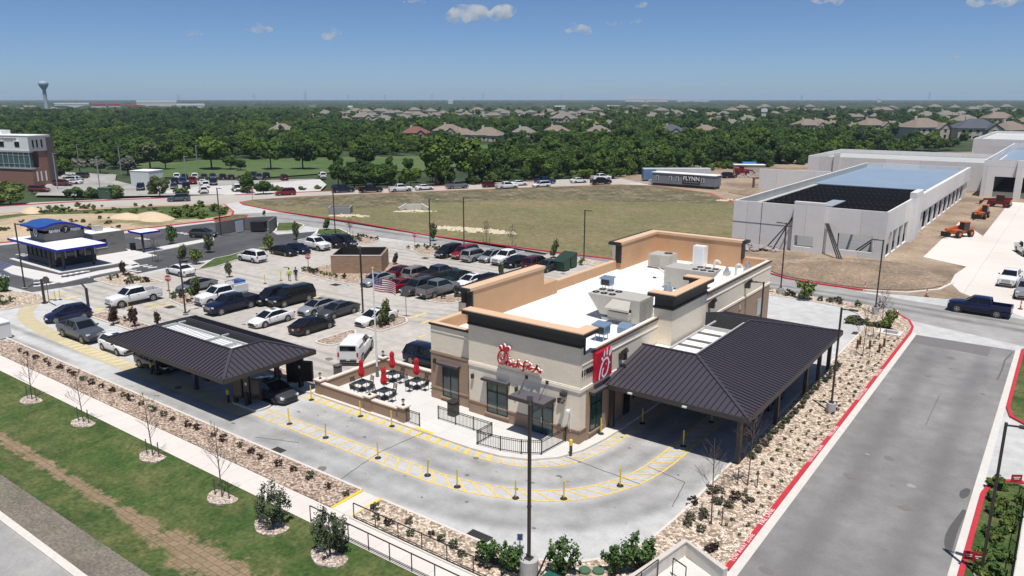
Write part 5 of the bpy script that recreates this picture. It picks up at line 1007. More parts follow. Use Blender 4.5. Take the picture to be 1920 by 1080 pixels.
def make_vehicle(kind,single=False,topper=False,service=False,cover=False,rimdark=False):
    S=SPEC[kind]; st=S['st']; zb=S['zb']; t=thing(kind,'x','car'); hw=S['hw']
    if single: st=[(x,w_,z) for x,w_,z in st]; 
    b=MB(); 
    rings=[section(x,w_,z,zb) for x,w_,z in st]; b.loft(rings,0)
    x0,x3,x1,x2,zr,zg,wb_,wt=S['gh']
    if single: x1=x1+.75; x0=x0+.75
    bedx=S.get('bed')
    if bedx:
        bx0,bx1=bedx; 
        if single: pass
        h_=1.32
        b.loft([section(x,w_,z,zb,0) for x,w_,z in ((bx0,.95,.78),(bx0+.1,.99,.80),(bx1+.01,.99,.80))],0)
        b.bb(bx0,bx1,.86,.99,.79,h_,0); b.bb(bx0,bx1,-.99,-.86,.79,h_,0); b.bb(bx0-.02,bx0+.08,-.858,.858,.70,h_-.02,0); b.bb(bx0+.08,bx1,-.858,.858,.80,.83,1)
        if single: b.bb(bx1,bx1+.75,-.86,.86,.8,1.31,0) if 0 else None
    # roof skin
    n=5; rf=[]
    for x,k in ((x1-.06,0.0),(x1+.15,1),( (x1+x2)/2,1.15),(x2-.15,1),(x2+.06,.0)):
        zz=zr-.05+.05*k; rf.append([(x,-wt-.03,zz-.05),(x,-wt*.8,zz+.0),(x,0,zz+.025),(x,wt*.8,zz),(x,wt+.03,zz-.05),(x,wt*.8,zz-.07),(x,-wt*.8,zz-.07)])
    b.loft(rf,0)
    for s in (-1,1):
        b.bar((x3,s*wb_,zg-.03),(x2+.03,s*(wt+.01),zr-.06),.07,.06,0); b.bar((x0,s*wb_,zg-.03),(x1-.03,s*(wt+.01),zr-.06),.13 if kind!='sedan' else .10,.08,0)
        for p in S['bp']:
            if single: continue
            f=(p-x0)/(x3-x0); b.bar((p,s*(wb_+.012),zg-.03),(p*.9,s*(wt+.02),zr-.07),.07,.035,1)
        for wx in S['wx']:  # arches
            b.cyl((wx,s*(hw*.80),S['r']-.0),(wx,s*(hw+.006),S['r']-.0),S['r']+.065,n=18,m=1)
        b.bb(S['wx'][0]+S['r']+.07,S['wx'][1]-S['r']-.07,s*hw*.97,s*(hw+.012),zb,zb+.12,1) if s>0 else b.bb(S['wx'][0]+S['r']+.07,S['wx'][1]-S['r']-.07,-(hw+.012),-hw*.97,zb,zb+.12,1)
        for p in ((.2,) if kind in('sedan','hatch','pickup') else (.1,-.8)): b.bb(p-.35,p-.2,s*(hw)-.01,s*hw+.02,zg-.15,zg-.12,1)
    if kind in('suv','bigsuv','van'):
        for s in (-1,1): b.bar((x1+.2,s*(wt-.06),zr+.04),(x2-.3,s*(wt-.06),zr+.04),.04,.03,1)
    nose=st[-1][0]; tail=bedx[0]-.02 if bedx else st[0][0]
    b.box((nose-.04,0,zb+.12),(.12,hw*1.35,.16),1); b.box((tail+.04,0,zb+.14),(.10,hw*1.45,.2),1)
    body=b.build('body',[PT['white'],TRIM],t); smooth_angle(body,38)
    g=MB(); e=.012
    P=[(x0,-wb_,zg-.06),(x3,-wb_,zg-.06),(x3,wb_,zg-.06),(x0,wb_,zg-.06),(x1,-wt,zr-.05),(x2,-wt,zr-.05),(x2,wt,zr-.05),(x1,wt,zr-.05)]
    g.add(P,[(0,1,5,4),(1,2,6,5),(2,3,7,6),(3,0,4,7),(4,5,6,7)]); g.build('window',[CG],t)
    if kind in ('sedan','hatch'):
        g=MB(); g.bb(-.55,-.05,-.3,.3,zr+.004,zr+.03); g.build('sunroof',[CG],t)
    tyre=MB(); rim=MB(); wheel(tyre,rim,S['r'],.25)
    first_w=None
    for wx in S['wx']:
        for s in (-1,1):
            if first_w is None:
                first_w=tyre.build('wheel',[TY],t); rim.build('rim',[RIMD if rimdark else RIM],first_w); o=first_w
            else:
                o=first_w.copy(); scene.collection.objects.link(o); o.parent=t; r_=first_w.children[0].copy(); scene.collection.objects.link(r_); r_.parent=o
            o.location=(wx,s*(hw-.115),S['r'])
    zl=st[-2][2]-.10
    for s in (-1,1):
        h=MB(); h.box((st[-2][0]-.03,s*st[-2][1]*.80,zl),(.22,.34,.13),rz=-s*.35); h.build('headlight',[HL],t)
        l=MB(); l.box((tail+.05,s*hw*.84,(1.08 if bedx else st[1][2]-.10)),(.14,.22 if not bedx else .16,.15 if not bedx else .38)); l.build('taillight',[TL],t)
        m=MB(); m.box((x3-.38,s*(hw+.10),zg+.06),(.12,.2,.13)); m.build('mirror',[TRIM],t)
    gr=MB(); gr.box((nose-.02,0,zl-.12),(.09,hw*.95,.16 if kind in('sedan','hatch') else .30)); gr.build('grille',[TRIM if kind in('sedan','hatch','van') else CHROME],t)
    pl=MB(); pl.box((tail-.015,0,.62 if not bedx else .62),(.02,.32,.16)); pl.build('number_plate',[PLATE],t)
    if topper:
        q=MB(); q.loft([[(x,-.99,1.32),(x,-.93,1.75),(x,-.70,1.98+k),(x,.70,1.98+k),(x,.93,1.75),(x,.99,1.32)] for x,k in ((bedx[0]+.0,-.04),(bedx[0]+.25,0),(bedx[1],.02))]); q.build('camper_shell',[PT['white']],t)
        q=MB(); q.bb(bedx[0]-.02,bedx[0]+.01,-.7,.7,1.42,1.85); [q.bb(bedx[0]+.3,bedx[1]-.25,s*.955-.01,s*.955+.01,1.45,1.7) for s in(-1,1)]; q.build('shell_window',[CG],t)
    if cover: q=MB(); q.bb(bedx[0]+.05,bedx[1]-.02,-.9,.9,1.325,1.36); q.build('bed_cover',[TRIM],t)
    if service:
        for s in (-1,1): q=MB(); q.bb(bedx[0],bedx[1]-.1,min(s*.62,s*1.06),max(s*.62,s*1.06),.95,1.75); q.build('tool_cabinet',[PT['white']],t)
        q=MB(); q.box((-2.55,.0,1.75),(.75,1.2,.7)); q.build('blue_compressor',[PT['blue'] if 0 else mat('machine_blue',(.02,.12,.33),.4)],t)
        q=MB(); q.bar((-1.2,-.8,2.0),(-2.9,-.8,2.1),.12); q.bar((-1.2,-.8,1.7),(-1.2,-.8,2.05),.08); q.bar((-2.2,-.8,1.7),(-2.2,-.8,2.05),.08); q.bar((-1.3,.7,1.85),(-2.9,.7,1.85),.1); q.box((-1.6,-.1,1.5),(.6,.7,.5)); q.build('ladder_rack',[BEAM],t)
    return t
protos={}
def proto(kind,**kw):
    key=(kind,)+tuple(sorted(kw.items()))
    if key not in protos: protos[key]=[make_vehicle(kind,**kw),True]
    return protos[key]
NAMES={'sedan':('parked_car','car'),'hatch':('hatchback_car','car'),'suv':('sport_utility_vehicle','suv'),'bigsuv':('large_sport_utility_vehicle','suv'),'van':('minivan','minivan'),'pickup':('pickup_truck','pickup truck')}
def recolor(o,c):
    for ch in o.children:
        if ch.name.split('.')[0] in('body','camper_shell') and not (ch.name.split('.')[0]=='camper_shell' and c!='white'):
            ch.material_slots[0].link='OBJECT'; ch.material_slots[0].material=PT[c]
def car(kind,color,x,y,rz,label,group='vehicles around the restaurant lot',sc=1.,z=.0,**kw):
    p=proto(kind,**kw)
    if p[1]: o=p[0]; p[1]=False
    else: o=dup(p[0])
    o.name=NAMES[kind][0]; o.location=(x,y,z+.012); o.rotation_euler=(0,0,rz); tag(o,label,NAMES[kind][1],group); recolor(o,color)
    o.scale=(sc,)*3
    return o
YM,YP,XP,XM=R(-90),R(90),0,R(180)
def cpx(cx,cy,z=.75): g=G(cx,cy,z); return g[0],g[1]
def C_(kind,col,cx,cy,rz,label,**kw): x,y=cpx(cx,cy,.7 if kind in('sedan','hatch') else .9); return car(kind,col,x,y,rz,label,**kw)
J=lambda:random.uniform(-.03,.03)
C_('sedan','white',508,594,YM+J(),'white sedan with sunroof parked nose out behind the free standing canopy')
C_('sedan','black',586,607,YP+J(),'black sedan with silver window trim parked nose in, nearest row')
C_('sedan','silver',597,573,YM+J(),'silver sedan parked between the big black suv and the dark grey sedan')
C_('sedan','dgrey',634,579,YM+J(),'dark grey sedan parked right behind the silver sedan')
C_('sedan','white',705,592,YM+J(),'white sedan behind the black lamp post and flagpole')
C_('pickup','navy',434,567,YM+J(),'navy black crew cab pickup with chrome front and covered bed',cover=True)
C_('pickup','white',414,551,YM+J(),'white service truck with tool cabinets and a blue compressor in the bed',service=True)
C_('suv','black',512,552,YM+J(),'black car with white sunshade behind the windscreen beside the big black suv')
C_('bigsuv','black',546,554,YM+J(),'large black suv in the middle of the near lot')
g=G(684,676); g2=G(705,646)
a=math.atan2(g2[1]-g[1],g2[0]-g[0]); x,y=cpx(668,647,1.0); car('pickup','white',x,y,a,'white pickup with white camper shell driving away behind the patio',topper=True)
C_('suv','navy',806,665,XP+.05,'dark blue suv half hidden behind the left wing of the restaurant')
RB=[('sedan','silver',708,522,YM,'pale silver sedan at the left end of the double row behind the flag'),('sedan','dred',755,508,YP,'dark red sedan at the back left of the double row'),('suv','tan',785,510,YP,'champagne sport utility behind the flag row beside the dark red sedan'),('sedan','red',757,532,YP,'bright red sedan right of the flag'),('suv','dgrey',784,535,YM,'dark vehicle with silver front between the red sedan and the grey pickup'),('pickup','grey',822,539,YP,'grey crew cab pickup at the front right of the double row'),('pickup','dgrey',824,511,YP,'dark grey pickup with open black bed in the double row'),('sedan','green',856,518,YM,'dark green sedan behind the grey pickup'),('sedan','white',884,525,YM,'white sedan at the right of the double row'),('sedan','black',915,524,YM,'black sedan with dark blue roof at the right end of the double row')]
for k,c,x,y,r,l in RB: C_(k,c,x,y,r+J(),l)
RC=[('suv','black',841,469,YM,'black suv with white sunshade at the left of the far row'),('suv','red',871,471,YM,'red suv second in the far row'),('suv','silver',891,476,YP,'silver suv seen from behind, third in the far row'),('hatch','silver',921,480,YM,'bluish silver hatchback, fourth in the far row'),('pickup','white',951,481,YM,'white single cab pickup in the far row'),('sedan','black',969,489,YM,'black sedan right of the white pickup in the far row'),('suv','dred',1006,490,YP,'dark red suv near the end of the far row'),('sedan','dgrey',1027,497,YM,'dark grey sedan beside the green dumpsters')]
for k,c,x,y,r,l in RC: C_(k,c,x,y,r+J(),l)
RD=[('suv','white',472,478,XM,'white suv with black windows parked at the kerb left of the walking people'),('sedan','black',532,469,XP,'matt black sedan, first of the row of five behind the brick enclosure'),('sedan','navy',557,465,XP,'dark navy sedan, second of the row behind the brick enclosure'),('pickup','white',590,456,XP,'white crew cab pickup in the row behind the brick enclosure'),('van','black',619,452,XP,'black minivan beside the white pickup behind the enclosure'),('suv','black',645,450,XP,'black suv at the far end of the row behind the enclosure'),('sedan','white',337,505,XM,'white sedan parked beside the coffee lot kerb'),('sedan','grey',368,533,YM,'grey sedan parked behind the white service truck'),('pickup','white',250,554,YM,'large white crew cab pickup driving past the red stop sign')]
for k,c,x,y,r,l in RD: C_(k,c,x,y,r+J(),l)
C_('hatch','dkblue',127,587,YM-.22,'dark blue hatchback turning into the ordering lane')
C_('pickup','gmc',152,617,XP+.02,'slate grey crew cab pickup waiting in the ordering lane'); C_('hatch','white',222,644,XP,'white rounded electric hatchback entering the canopy')
C_('suv','black',296,672,XP,'black suv in the shade under the free standing canopy'); x,y=G(368,707)[:2]; car('sedan','white',x,y+.95,XP,'white sedan in the shade under the free standing canopy')
g=G(533,750); car('sedan','dgrey',-48.2,33.75,XP,'dark grey sedan leaving the free standing canopy beside the menu board')
car('sedan','black',-16.9,55.5,YP,'black car in the deep shade under the large canopy')
C_('pickup','dkblue',1837,573,XM-.05,'dark blue crew cab pickup on the road at the right edge')
C_('pickup','white',1895,519,YM-.1,'white pickup parked on the new concrete pad at the right edge'); C_('pickup','silver',1925,541,YM,'pickup cut by the right frame edge behind the white pickup'); C_('pickup','white',1926,466,YM+.3,'white pickup farther back at the right frame edge')
g=G(1917,1025); car('suv','dgrey',2.3,43.6,YM,'dark grey suv at the lower right frame edge')
C_('hatch','dgrey',381,437,XP+.6,'small dark car in the coffee stand drive lane')
# far road traffic
rd=math.atan2(55.,32.)
FR=[('suv','red',535,359,'bright red car on the far road with an orange flag'),('bigsuv','navy',643,354,'navy suv on the far road'),('pickup','black',695,354,'black pickup on the far road'),('pickup','white',751,352.5,'white and black pickup on the far road'),('sedan','white',796,351,'white sedan in the gap on the far road'),('pickup','grey',857,347,'grey pickup on the far road'),('hatch','dred',919,346,'dark red hatchback on the far road'),('pickup','white',950,348,'white crew cab pickup on the far road, front of the pair'),('sedan','white',973,343,'white sedan just behind the white crew cab pickup'),('suv','white',1015,345,'white suv on the far road'),('pickup','blue',1022,338.5,'blue pickup parked behind the white suv'),('sedan','white',1085,338,'white sedan nearest the two parked pickups'),('pickup','white',1127,332,'white pickup at the far end of the road line'),('pickup','black',1127,339.5,'black pickup at the far end of the road line')]
for k,c,x,y,l in FR: C_(k,c,x,y,(rd if k!='suv' else rd+math.pi)-.0,l,group='vehicles along the far road')
C_('suv','gmc',335,370,rd+math.pi-.1,'grey crossover on the road left of the junction',group='vehicles along the far road')
# distant lot: small, one mesh each
def far_proto(kind):
    p=make_vehicle(kind,rimdark=True); mb=[]
    bm=bmesh.new(); mats=[]
    def rec(o,M):
        for ch in o.children:
            M2=M@Matrix.Translation(ch.location) 
            me=ch.data.copy(); me.transform(M2); off=[mats.index(m_) if m_ in mats else (mats.append(m_) or len(mats)-1) for m_ in me.materials]
            mi=[off[p_.material_index] for p_ in me.polygons]; me.polygons.foreach_set('material_index',np.array(mi,dtype=np.int32)); bm.from_mesh(me); rec(ch,M2)
    mats.append(PT['white']); rec(p,Matrix.Identity(4)); me=bpy.data.meshes.new('distant_car'); bm.to_mesh(me); bm.free()
    for m_ in mats: me.materials.append(m_)
    kill(p); return me
FM={k:far_proto(k) for k in('sedan','suv','pickup','van')}
FC=[(530,800,'sedan','white'),(520,825,'suv','white'),(600,795,'suv','dgrey'),(470,850,'suv','brownred'),(548,838,'sedan','white'),(555,815,'sedan','silver'),(295,895,'suv','brownred'),(415,776,'suv','black'),
(1053,879,'suv','navy'),(1140,872,'suv','silver'),(1305,870,'sedan','dgrey'),(1395,868,'suv','black'),(1325,800,'suv','white'),(1385,806,'suv','black'),(1460,800,'suv','white'),(1530,804,'suv','dgrey'),(1597,803,'suv','gmc'),(1670,805,'suv','black'),(1733,804,'sedan','black'),(1310,834,'suv','navy'),(1370,836,'suv','blue'),(1445,834,'pickup','red'),(1520,842,'sedan','white'),(1542,860,'suv','white'),(1600,842,'suv','navy'),(1527,902,'suv','white'),(1777,888,'van','white')]
FC=[(x/4,130+y/4,k,c) for x,y,k,c in FC]+[(480+20/4,130+803/4,'suv','dgrey'),(480+75/4,130+795/4,'bigsuv','black'),(480+210/4,130+808/4,'suv','dred'),(480+495/4,130+792/4,'suv','white'),(477,328,'suv','black'),(452,333,'sedan','dgrey')]
FC.sort(key=lambda q:(round(q[1]/12),q[0]))
words={'white':'white','silver':'silver','dgrey':'dark grey','brownred':'brown red','black':'black','navy':'navy','blue':'blue','gmc':'slate grey','red':'red','dred':'dark red'}
cnt={}
for x,y,k,c in FC:
    k2='suv' if k=='bigsuv' else k; g=G(x,y,.8); o=bpy.data.objects.new('distant_parked_car',FM[k2]); scene.collection.objects.link(o); o.location=(g[0],g[1],-.02); o.rotation_euler=(0,0,rd+(0 if x<200 else R(90))*1+(math.pi if random.random()<.5 else 0)+(R(-25) if x<160 else 0))
    o.material_slots[0].link='OBJECT'; o.material_slots[0].material=PT[c]
    side='beside the office building' if x<200 else 'in the distant lot'; key=(side,c); cnt[key]=cnt.get(key,0)+1
    row='' if cnt[key]==0 else ''
    tag(o,f'{words[c]} {"van" if k=="van" else "pickup" if k=="pickup" else "car"} parked {side}, {nth[cnt[key]-1]} {words[c]} one counting far row first','car','cars in the distant lots')
# utility trailer in the office lot
g=G(244,339); t=thing('storage_building','plain white windowless box building in the distant lot','building',(-202.8,103.6,0),R(18)); w=MB(); w.box((3.2,3,2.0),(6.2,5,4.0)); w.build('wall',[mat('pale_metal_wall',(.56,.60,.57),.6,noise=.04,scale=.5)],t); w=MB(); w.box((3.2,3,4.05),(6.4,5.2,.1)); w.build('roof',[WROOF],t)
# construction machines
def telehandler(label,px,py,rz,col='orange',sc=1.):
    g=G(px,py); t=thing('telehandler',label,'construction vehicle',(g[0],g[1],.03),rz); t.scale=(sc,)*3; b=MB(); b.box((0,0,.95),(4.2,1.5,.7)); b.box((-1.6,.55,1.4),(1.2,.8,.6)); b.build('chassis',[PT[col]],t)
    b=MB(); b.box((-.2,.6,1.9),(1.4,.9,1.3)); b.build('cab',[FRM],t); b=MB(); b.box((-.2,.6,2.6),(1.5,1.0,.1)); b.build('cab_roof',[PT[col]],t)
    b=MB(); b.bar((-2.2,-.3,1.9),(3.2,-.3,1.35),.4,.42); b.bar((3.0,-.3,1.4),(3.5,-.3,.6),.25); b.build('boom',[PT[col]],t); b=MB(); b.box((3.6,0,.7),(.12,1.6,.8)); b.box((4.1,-.4,.35),(1.1,.12,.06)); b.box((4.1,.4,.35),(1.1,.12,.06)); b.build('fork',[FRM],t)
    for x in (-1.5,1.5):
        for s in (-1,1):
            w=MB(); w.cyl((x,s*.75,.62),(x,s*1.2,.62),.62,n=16); wo=w.build('wheel',[TY],t); w=MB(); w.cyl((x,s*1.2,.62),(x,s*1.22,.62),.32,n=12); w.build('rim',[PT[col]],wo)
telehandler('orange telehandler nearest the long facade with its forks toward the viewer',1798,444,R(-118)); telehandler('orange telehandler parked beyond the nearer one',1838,409,R(-95)); telehandler('bright red boom lift parked near the second concrete building',1873,388,R(170),'red')
telehandler('small red lift in front of the white shed in the far work yard',1391,328,R(20),'red')
# ================================================================ neighbouring buildings
# coffee stand
GW=mat('grey_stucco',(.17,.165,.155),.9,noise=.05,scale=1); BLUE=mat('bright_blue_trim',(.008,.012,.33),.4); WMEM=WROOF
cf=thing('coffee_stand','grey drive up coffee stand with blue arched roof and wide white canopies','building',(-115,48,.1)); ox,oy=115,-48
def cp(f,name,m,par=None,sm=False): o=f.build(name,m,par or cf,sm); o.data.transform(Matrix.Translation((ox,oy,0))); return o
w=MB(); w.bb(-119.0,-114.9,51.21,57,0,3.2); w.bb(-119.2,-114.7,45.8,51.2,3.05,4.6)
# arched gable on both long sides
arcp=[(45.8,5.05),(46.6,5.32),(47.6,5.42),(48.6,5.32),(49.6,5.05),(50.5,4.65),(51.2,4.3)]
for x in (-119.2,-114.9):
    vs=[(x,y,z) for y,z in arcp]+[(x,51.2,4.2),(x,45.8,4.2)]+[(x+.2,y,z) for y,z in arcp]+[(x+.2,51.2,4.2),(x+.2,45.8,4.2)]; n=9
    w.add(vs,[tuple(range(n)),tuple(range(n,2*n))[::-1]]+[(i,(i+1)%n,n+(i+1)%n,n+i) for i in range(n)])
w.bb(-119.0,-114.9,45.8,46,4.2,5.05); cp(w,'wall',[GW])
w=MB(); ap=[(44.9,4.98)]+arcp+[(52.0,3.95)]; vs=[];fs=[];ms=[]
for x in (-120.0,-114.1):
    for y,z in ap: vs.append((x,y,z)); vs.append((x,y,z+.28))
n=len(ap)
for i in range(n-1):
    a=2*i; b=2*n+2*i
    w.add([vs[a+1],vs[a+3],vs[b+3],vs[b+1]],[(0,1,2,3)],1); w.add([vs[a],vs[a+2],vs[b+2],vs[b]],[(3,2,1,0)],0)
    w.add([vs[a],vs[a+2],vs[a+3],vs[a+1]],[(3,2,1,0)],0); w.add([vs[b],vs[b+2],vs[b+3],vs[b+1]],[(0,1,2,3)],0)
w.add([vs[0],vs[1],vs[2*n+1],vs[2*n]],[(0,1,2,3)],0); cp(w,'arched_roof',[BLUE,mat('blue_metal_roof',(.02,.08,.28),.4,noise=.1,scale=1)])
w=MB(); w.bb(-122.5,-107.3,44.1,50.6,2.95,3.04,0); w.bb(-122.6,-107.2,44.0,44.1,2.75,3.06,1); w.bb(-122.6,-107.2,50.6,50.7,2.75,3.06,1); w.bb(-122.6,-122.5,44.1,50.6,2.75,3.06,1); w.bb(-107.3,-107.2,44.1,50.6,2.75,3.06,1); w.bb(-122.4,-107.4,44.2,50.5,2.78,2.9,2); cp(w,'front_canopy',[WROOF,BLUE,SOFF])
w=MB(); w.bb(-118.8,-115.1,51.3,56.8,3.21,3.26,0); w.bb(-114.6,-111.1,57.5,60.5,3.0,3.1,0); w.bb(-111.1,-111.0,57.4,60.5,2.85,3.12,1); w.bb(-114.6,-111.0,57.4,57.5,2.85,3.12,1); cp(w,'rear_canopy',[WROOF,BLUE])
w=MB(); w.box((-117.4,54.3,3.6),(1.2,1.1,.9)); cp(w,'roof_unit',[HVACM])
w=MB(); w.bb(-119.8,-111.2,45.3,50.8,0,1.0,0); w.bb(-119.7,-111.3,45.4,50.7,1.0,2.8,1)
for i in range(7): x=-119.7+i*1.4; w.bb(x-.06,x+.06,45.3,45.42,1.0,2.8,0)
for i in range(5): y=45.4+i*1.32; w.bb(-111.32,-111.2,y-.06,y+.06,1.0,2.8,2)
cp(w,'glazed_front',[mat('dark_wall',(.02,.022,.03),.6),GLSD,mat('white_frames',(.55,.55,.55),.6)])
for x,y in ((-109.2,45.5),(-109.1,49.4),(-111,44.6),(-111.5,57.9)): w=MB(); w.box((x,y,1.42),(.25,.25,2.8)); cp(w,'post',[BRZ])
w=MB(); w.bb(-114.89,-114.85,52,54.2,1.1,2.3,0); w.bb(-114.9,-114.84,51.9,54.3,1.0,1.1,1); wf=cp(w,'window',[GLSD,MATS['white_frames']])
t1=text_mesh('sign_lettering','SEVEN',.52,.05,WHT,cf,Matrix.Translation((ox,oy,0))@frame((-114.62,47.15,4.42),(0,1,0),(0,0,1)),bold=.02); t2=text_mesh('sign_lettering','BREW',.52,.05,WHT,cf,Matrix.Translation((ox,oy,0))@frame((-114.62,50.0,4.35),(0,1,0),(0,0,1)),bold=.02)
w=MB(); w.cyl((-114.66,48.65,4.45),(-114.58,48.65,4.45),.48,n=20); cp(w,'sign_disc',[BLK]); text_mesh('sign_lettering','7',.8,.03,WHT,cf,Matrix.Translation((ox,oy,0))@frame((-114.55,48.65,4.45),(0,1,0),(0,0,1)))
w=MB(); w.cyl((-117.2,45.78,4.2),(-117.2,45.7,4.2),.72,n=24,m=0); n=24
w.add([(-117.2+r*math.cos(2*math.pi*i/n),45.69,4.2+r*math.sin(2*math.pi*i/n)) for r in (.6,.42) for i in range(n)],[(i,(i+1)%n,n+(i+1)%n,n+i) for i in range(n)],1); cp(w,'round_sign',[BLK,WHT]); text_mesh('sign_lettering','7',.62,.02,WHT,cf,Matrix.Translation((ox,oy,0))@frame((-117.2,45.68,4.2),(1,0,0),(0,0,1)))
text_mesh('sign_lettering','777',.42,.02,mat('dark_red_sign',(.2,.03,.03),.5),cf,Matrix.Translation((ox,oy,0))@frame((-114.6,54.9,2.75),(0,1,0),(0,0,1)),spacing=1.4)
# coffee stand trash enclosure
ce=thing('trash_enclosure','dark grey walled trash enclosure with white gate and dark bin by the coffee lot','enclosure',(-114.8,75,.1)); w=MB(); q=lambda px,py:(G(px,py)[0]+114.8,G(px,py)[1]-75)
for a,b in (((406,441),(460,431)),((460,431),(519,428)),((519,428),(505,438))): w.bar((*q(*a),1.05),(*q(*b),1.05),.25,2.1)
w.build('wall_run',[mat('enclosure_grey',(.15,.145,.14),.8,noise=.1,scale=2)],ce); w=MB(); w.bar((*q(443,438),1.05),(*q(457,435),1.05),.08,1.9); w.build('gate',[mat('pale_gate',(.45,.48,.52),.5)],ce); w=MB(); c_=q(486,434); w.box((c_[0],c_[1],.85),(2.4,1.8,1.5),rz=.7); w.box((c_[0],c_[1],1.65),(2.5,1.9,.1),rz=.7); w.build('bin',[BLK],ce)
# drainage box in the field
w=thing('drainage_box','open topped grey concrete drainage box in the field','concrete box',(-119,103,.1),R(40)); b=MB(); 
for c_,d in (((0,-1.6,.7),(4.4,.3,1.4)),((0,1.6,.7),(4.4,.3,1.4)),((-2.05,0,.7),(.3,2.9,1.4)),((2.05,0,.7),(.3,2.9,1.4))): b.box(c_,d)
b.build('wall_run',[mat('box_concrete',(.27,.27,.27),.9,noise=.08,scale=1)],w)
# office building
OFB=wallmat('office_red_brick',(.30,.15,.11),(.25,.14,.10),.8,.25,.01,.08); OFW=mat('office_white_panel',(.80,.78,.73),.8); OFG=mat('office_grey_panel',(.34,.34,.35),.7)
of=thing('office_building','three storey red brick and white office building at the far left edge','building',(-236,95,0)); b=MB()
of.location=(-224.6,89.1,0); of.rotation_euler=(0,0,R(17.7)); ax,ay,bx,by=-262,89.4,-224.3,96.0; f=lambda *a:(a[0]-bx,a[1]-bx,a[2]-ay,a[3]-ay,a[4],a[5])
b.bb(*f(ax,bx,ay,by,-.5,4.6),0); b.bb(*f(ax,bx+.02,ay-.02,by,9.0,13.0),1); b.bb(*f(bx-2.2,bx,ay+2.5,by+.4,4.6,9.0),0); b.bb(*f(ax,bx-2.2,ay+1,by,4.6,9.0),2); b.bb(*f(bx-3,bx+.5,by-1.5,by+.6,-.5,12.5),3); b.bb(*f(bx-.01,bx+.25,ay,by,9,13),2); b.build('wall',[OFB,OFW,OFG,mat('office_dark_panel',(.10,.08,.08),.7)],of)
b=MB(); b.bb(*f(ax,bx+.1,ay-.1,by,13.0,13.15)); b.bb(*f(ax,bx-14,ay+4,by,13.15,14.2)); b.build('roof',[WROOF],of)
b=MB(); b.bb(*f(ax,bx+.1,ay-.2,ay+1,4.3,4.7)); b.bb(*f(ax,bx+.1,ay-.2,ay+1,8.7,9.2)); b.bb(*f(ax,bx-.2,ay-.12,ay-.02,7.9,8.0)); b.bb(*f(ax,bx-.2,ay-.12,ay-.02,5.6,5.7)); [b.bb(*f(bx-.35-i*1.9,bx-.2-i*1.9,ay-.12,ay+.1,4.7,8.7)) for i in range(12)]; b.build('facade_frame',[mat('office_frame',(.42,.43,.44),.5)],of)
b=MB(); b.bb(*f(ax,bx-.2,ay-.03,ay+.9,4.7,8.7)); b.build('glass_band',[mat('office_glass',(.07,.13,.14),.1,spec=.8,noise=.4,scale=.3)],of)
for x in (-227.5,-233,-238.5): b=MB(); b.bb(*f(x-1.6,x,ay-.08,ay+.0,10.1,11.7)); wn_=b.build('window',[GLSD],of); b=MB(); b.bb(*f(x-1.7,x+.1,ay-.3,ay-.09,11.5,11.7)); b.build('sill',[OFW],wn_)
for y in (90.3,91.5,92.9): b=MB(); b.bb(*f(bx+.2,bx+.3,y,y+.45,10,12)); b.build('window',[GLSD],of); b=MB(); b.bb(*f(bx,bx+.05,y+.3,y+.7,1,3.6)); b.build('window',[OFW],of)
o=MB(); [o.box((-.5*i-4.2,-.12,12.2),(.28,.1,.45 if i%3 else .6)) for i in range(17)]; o.build('sign_lettering',[mat('dull_sign',(.25,.25,.25),.6)],of)
# grey tilt up building under construction
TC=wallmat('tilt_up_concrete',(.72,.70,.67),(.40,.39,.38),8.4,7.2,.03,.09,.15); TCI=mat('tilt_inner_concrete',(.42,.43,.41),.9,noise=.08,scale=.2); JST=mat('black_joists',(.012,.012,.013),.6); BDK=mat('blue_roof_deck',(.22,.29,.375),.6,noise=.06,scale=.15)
def shell(label,x0,x1,y0,y1,h,front_open,side_open,th=.3,extra=None,step=None):
    t=thing('unfinished_building',label,'building',((x0+x1)/2,(y0+y1)/2,0)); cx,cy=(x0+x1)/2,(y0+y1)/2; w=MB()
    def panel_y(y,a0,a1,ops,z1,m=0):   # wall facing -Y with openings (u0,u1,z0,z1)
        u=a0
        for (o0,o1,p0,p1) in sorted(ops):
            if o0>u: w.bb(u-cx,o0-cx,y-cy,y+th-cy,0,z1,m)
            if p0>0: w.bb(o0-cx,o1-cx,y-cy,y+th-cy,0,p0,m)
            w.bb(o0-cx,o1-cx,y-cy,y+th-cy,p1,z1,m); u=o1
        if u<a1: w.bb(u-cx,a1-cx,y-cy,y+th-cy,0,z1,m)
    def panel_x(x,a0,a1,ops,z1,m=0):
        u=a0
        for (o0,o1,p0,p1) in sorted(ops):
            if o0>u: w.bb(x-th-cx,x-cx,u-cy,o0-cy,0,z1,m)
            if p0>0: w.bb(x-th-cx,x-cx,o0-cy,o1-cy,0,p0,m)
            w.bb(x-th-cx,x-cx,o0-cy,o1-cy,p1,z1,m); u=o1
        if u<a1: w.bb(x-th-cx,x-cx,u-cy,a1-cy,0,z1,m)
    panel_y(y0,x0,x1,front_open,h); panel_x(x1,y0+th,y1,side_open,h); w.bb(x0-cx,x0+th-cx,y0+th-cy,y1-cy,0,h); w.bb(x0+th-cx,x1-th-cx,y1-th-cy,y1-cy,0,h)
    w.build('wall',[TC],t); return t,cx,cy
so=[(119.5+i*4.2,122.9+i*4.2,.25,3.6) for i in range(4)]+[(143.5+i*6.1,148.0+i*6.1,.25,3.4) for i in range(10)]
ub,ucx,ucy=shell('long grey concrete tilt up building under construction with half finished blue roof',-43.4,-20.87,118.4,209.5,6.95,[(-27.4,-22.3,.9,3.3),(-33.4,-30.6,.8,2.4)],so)
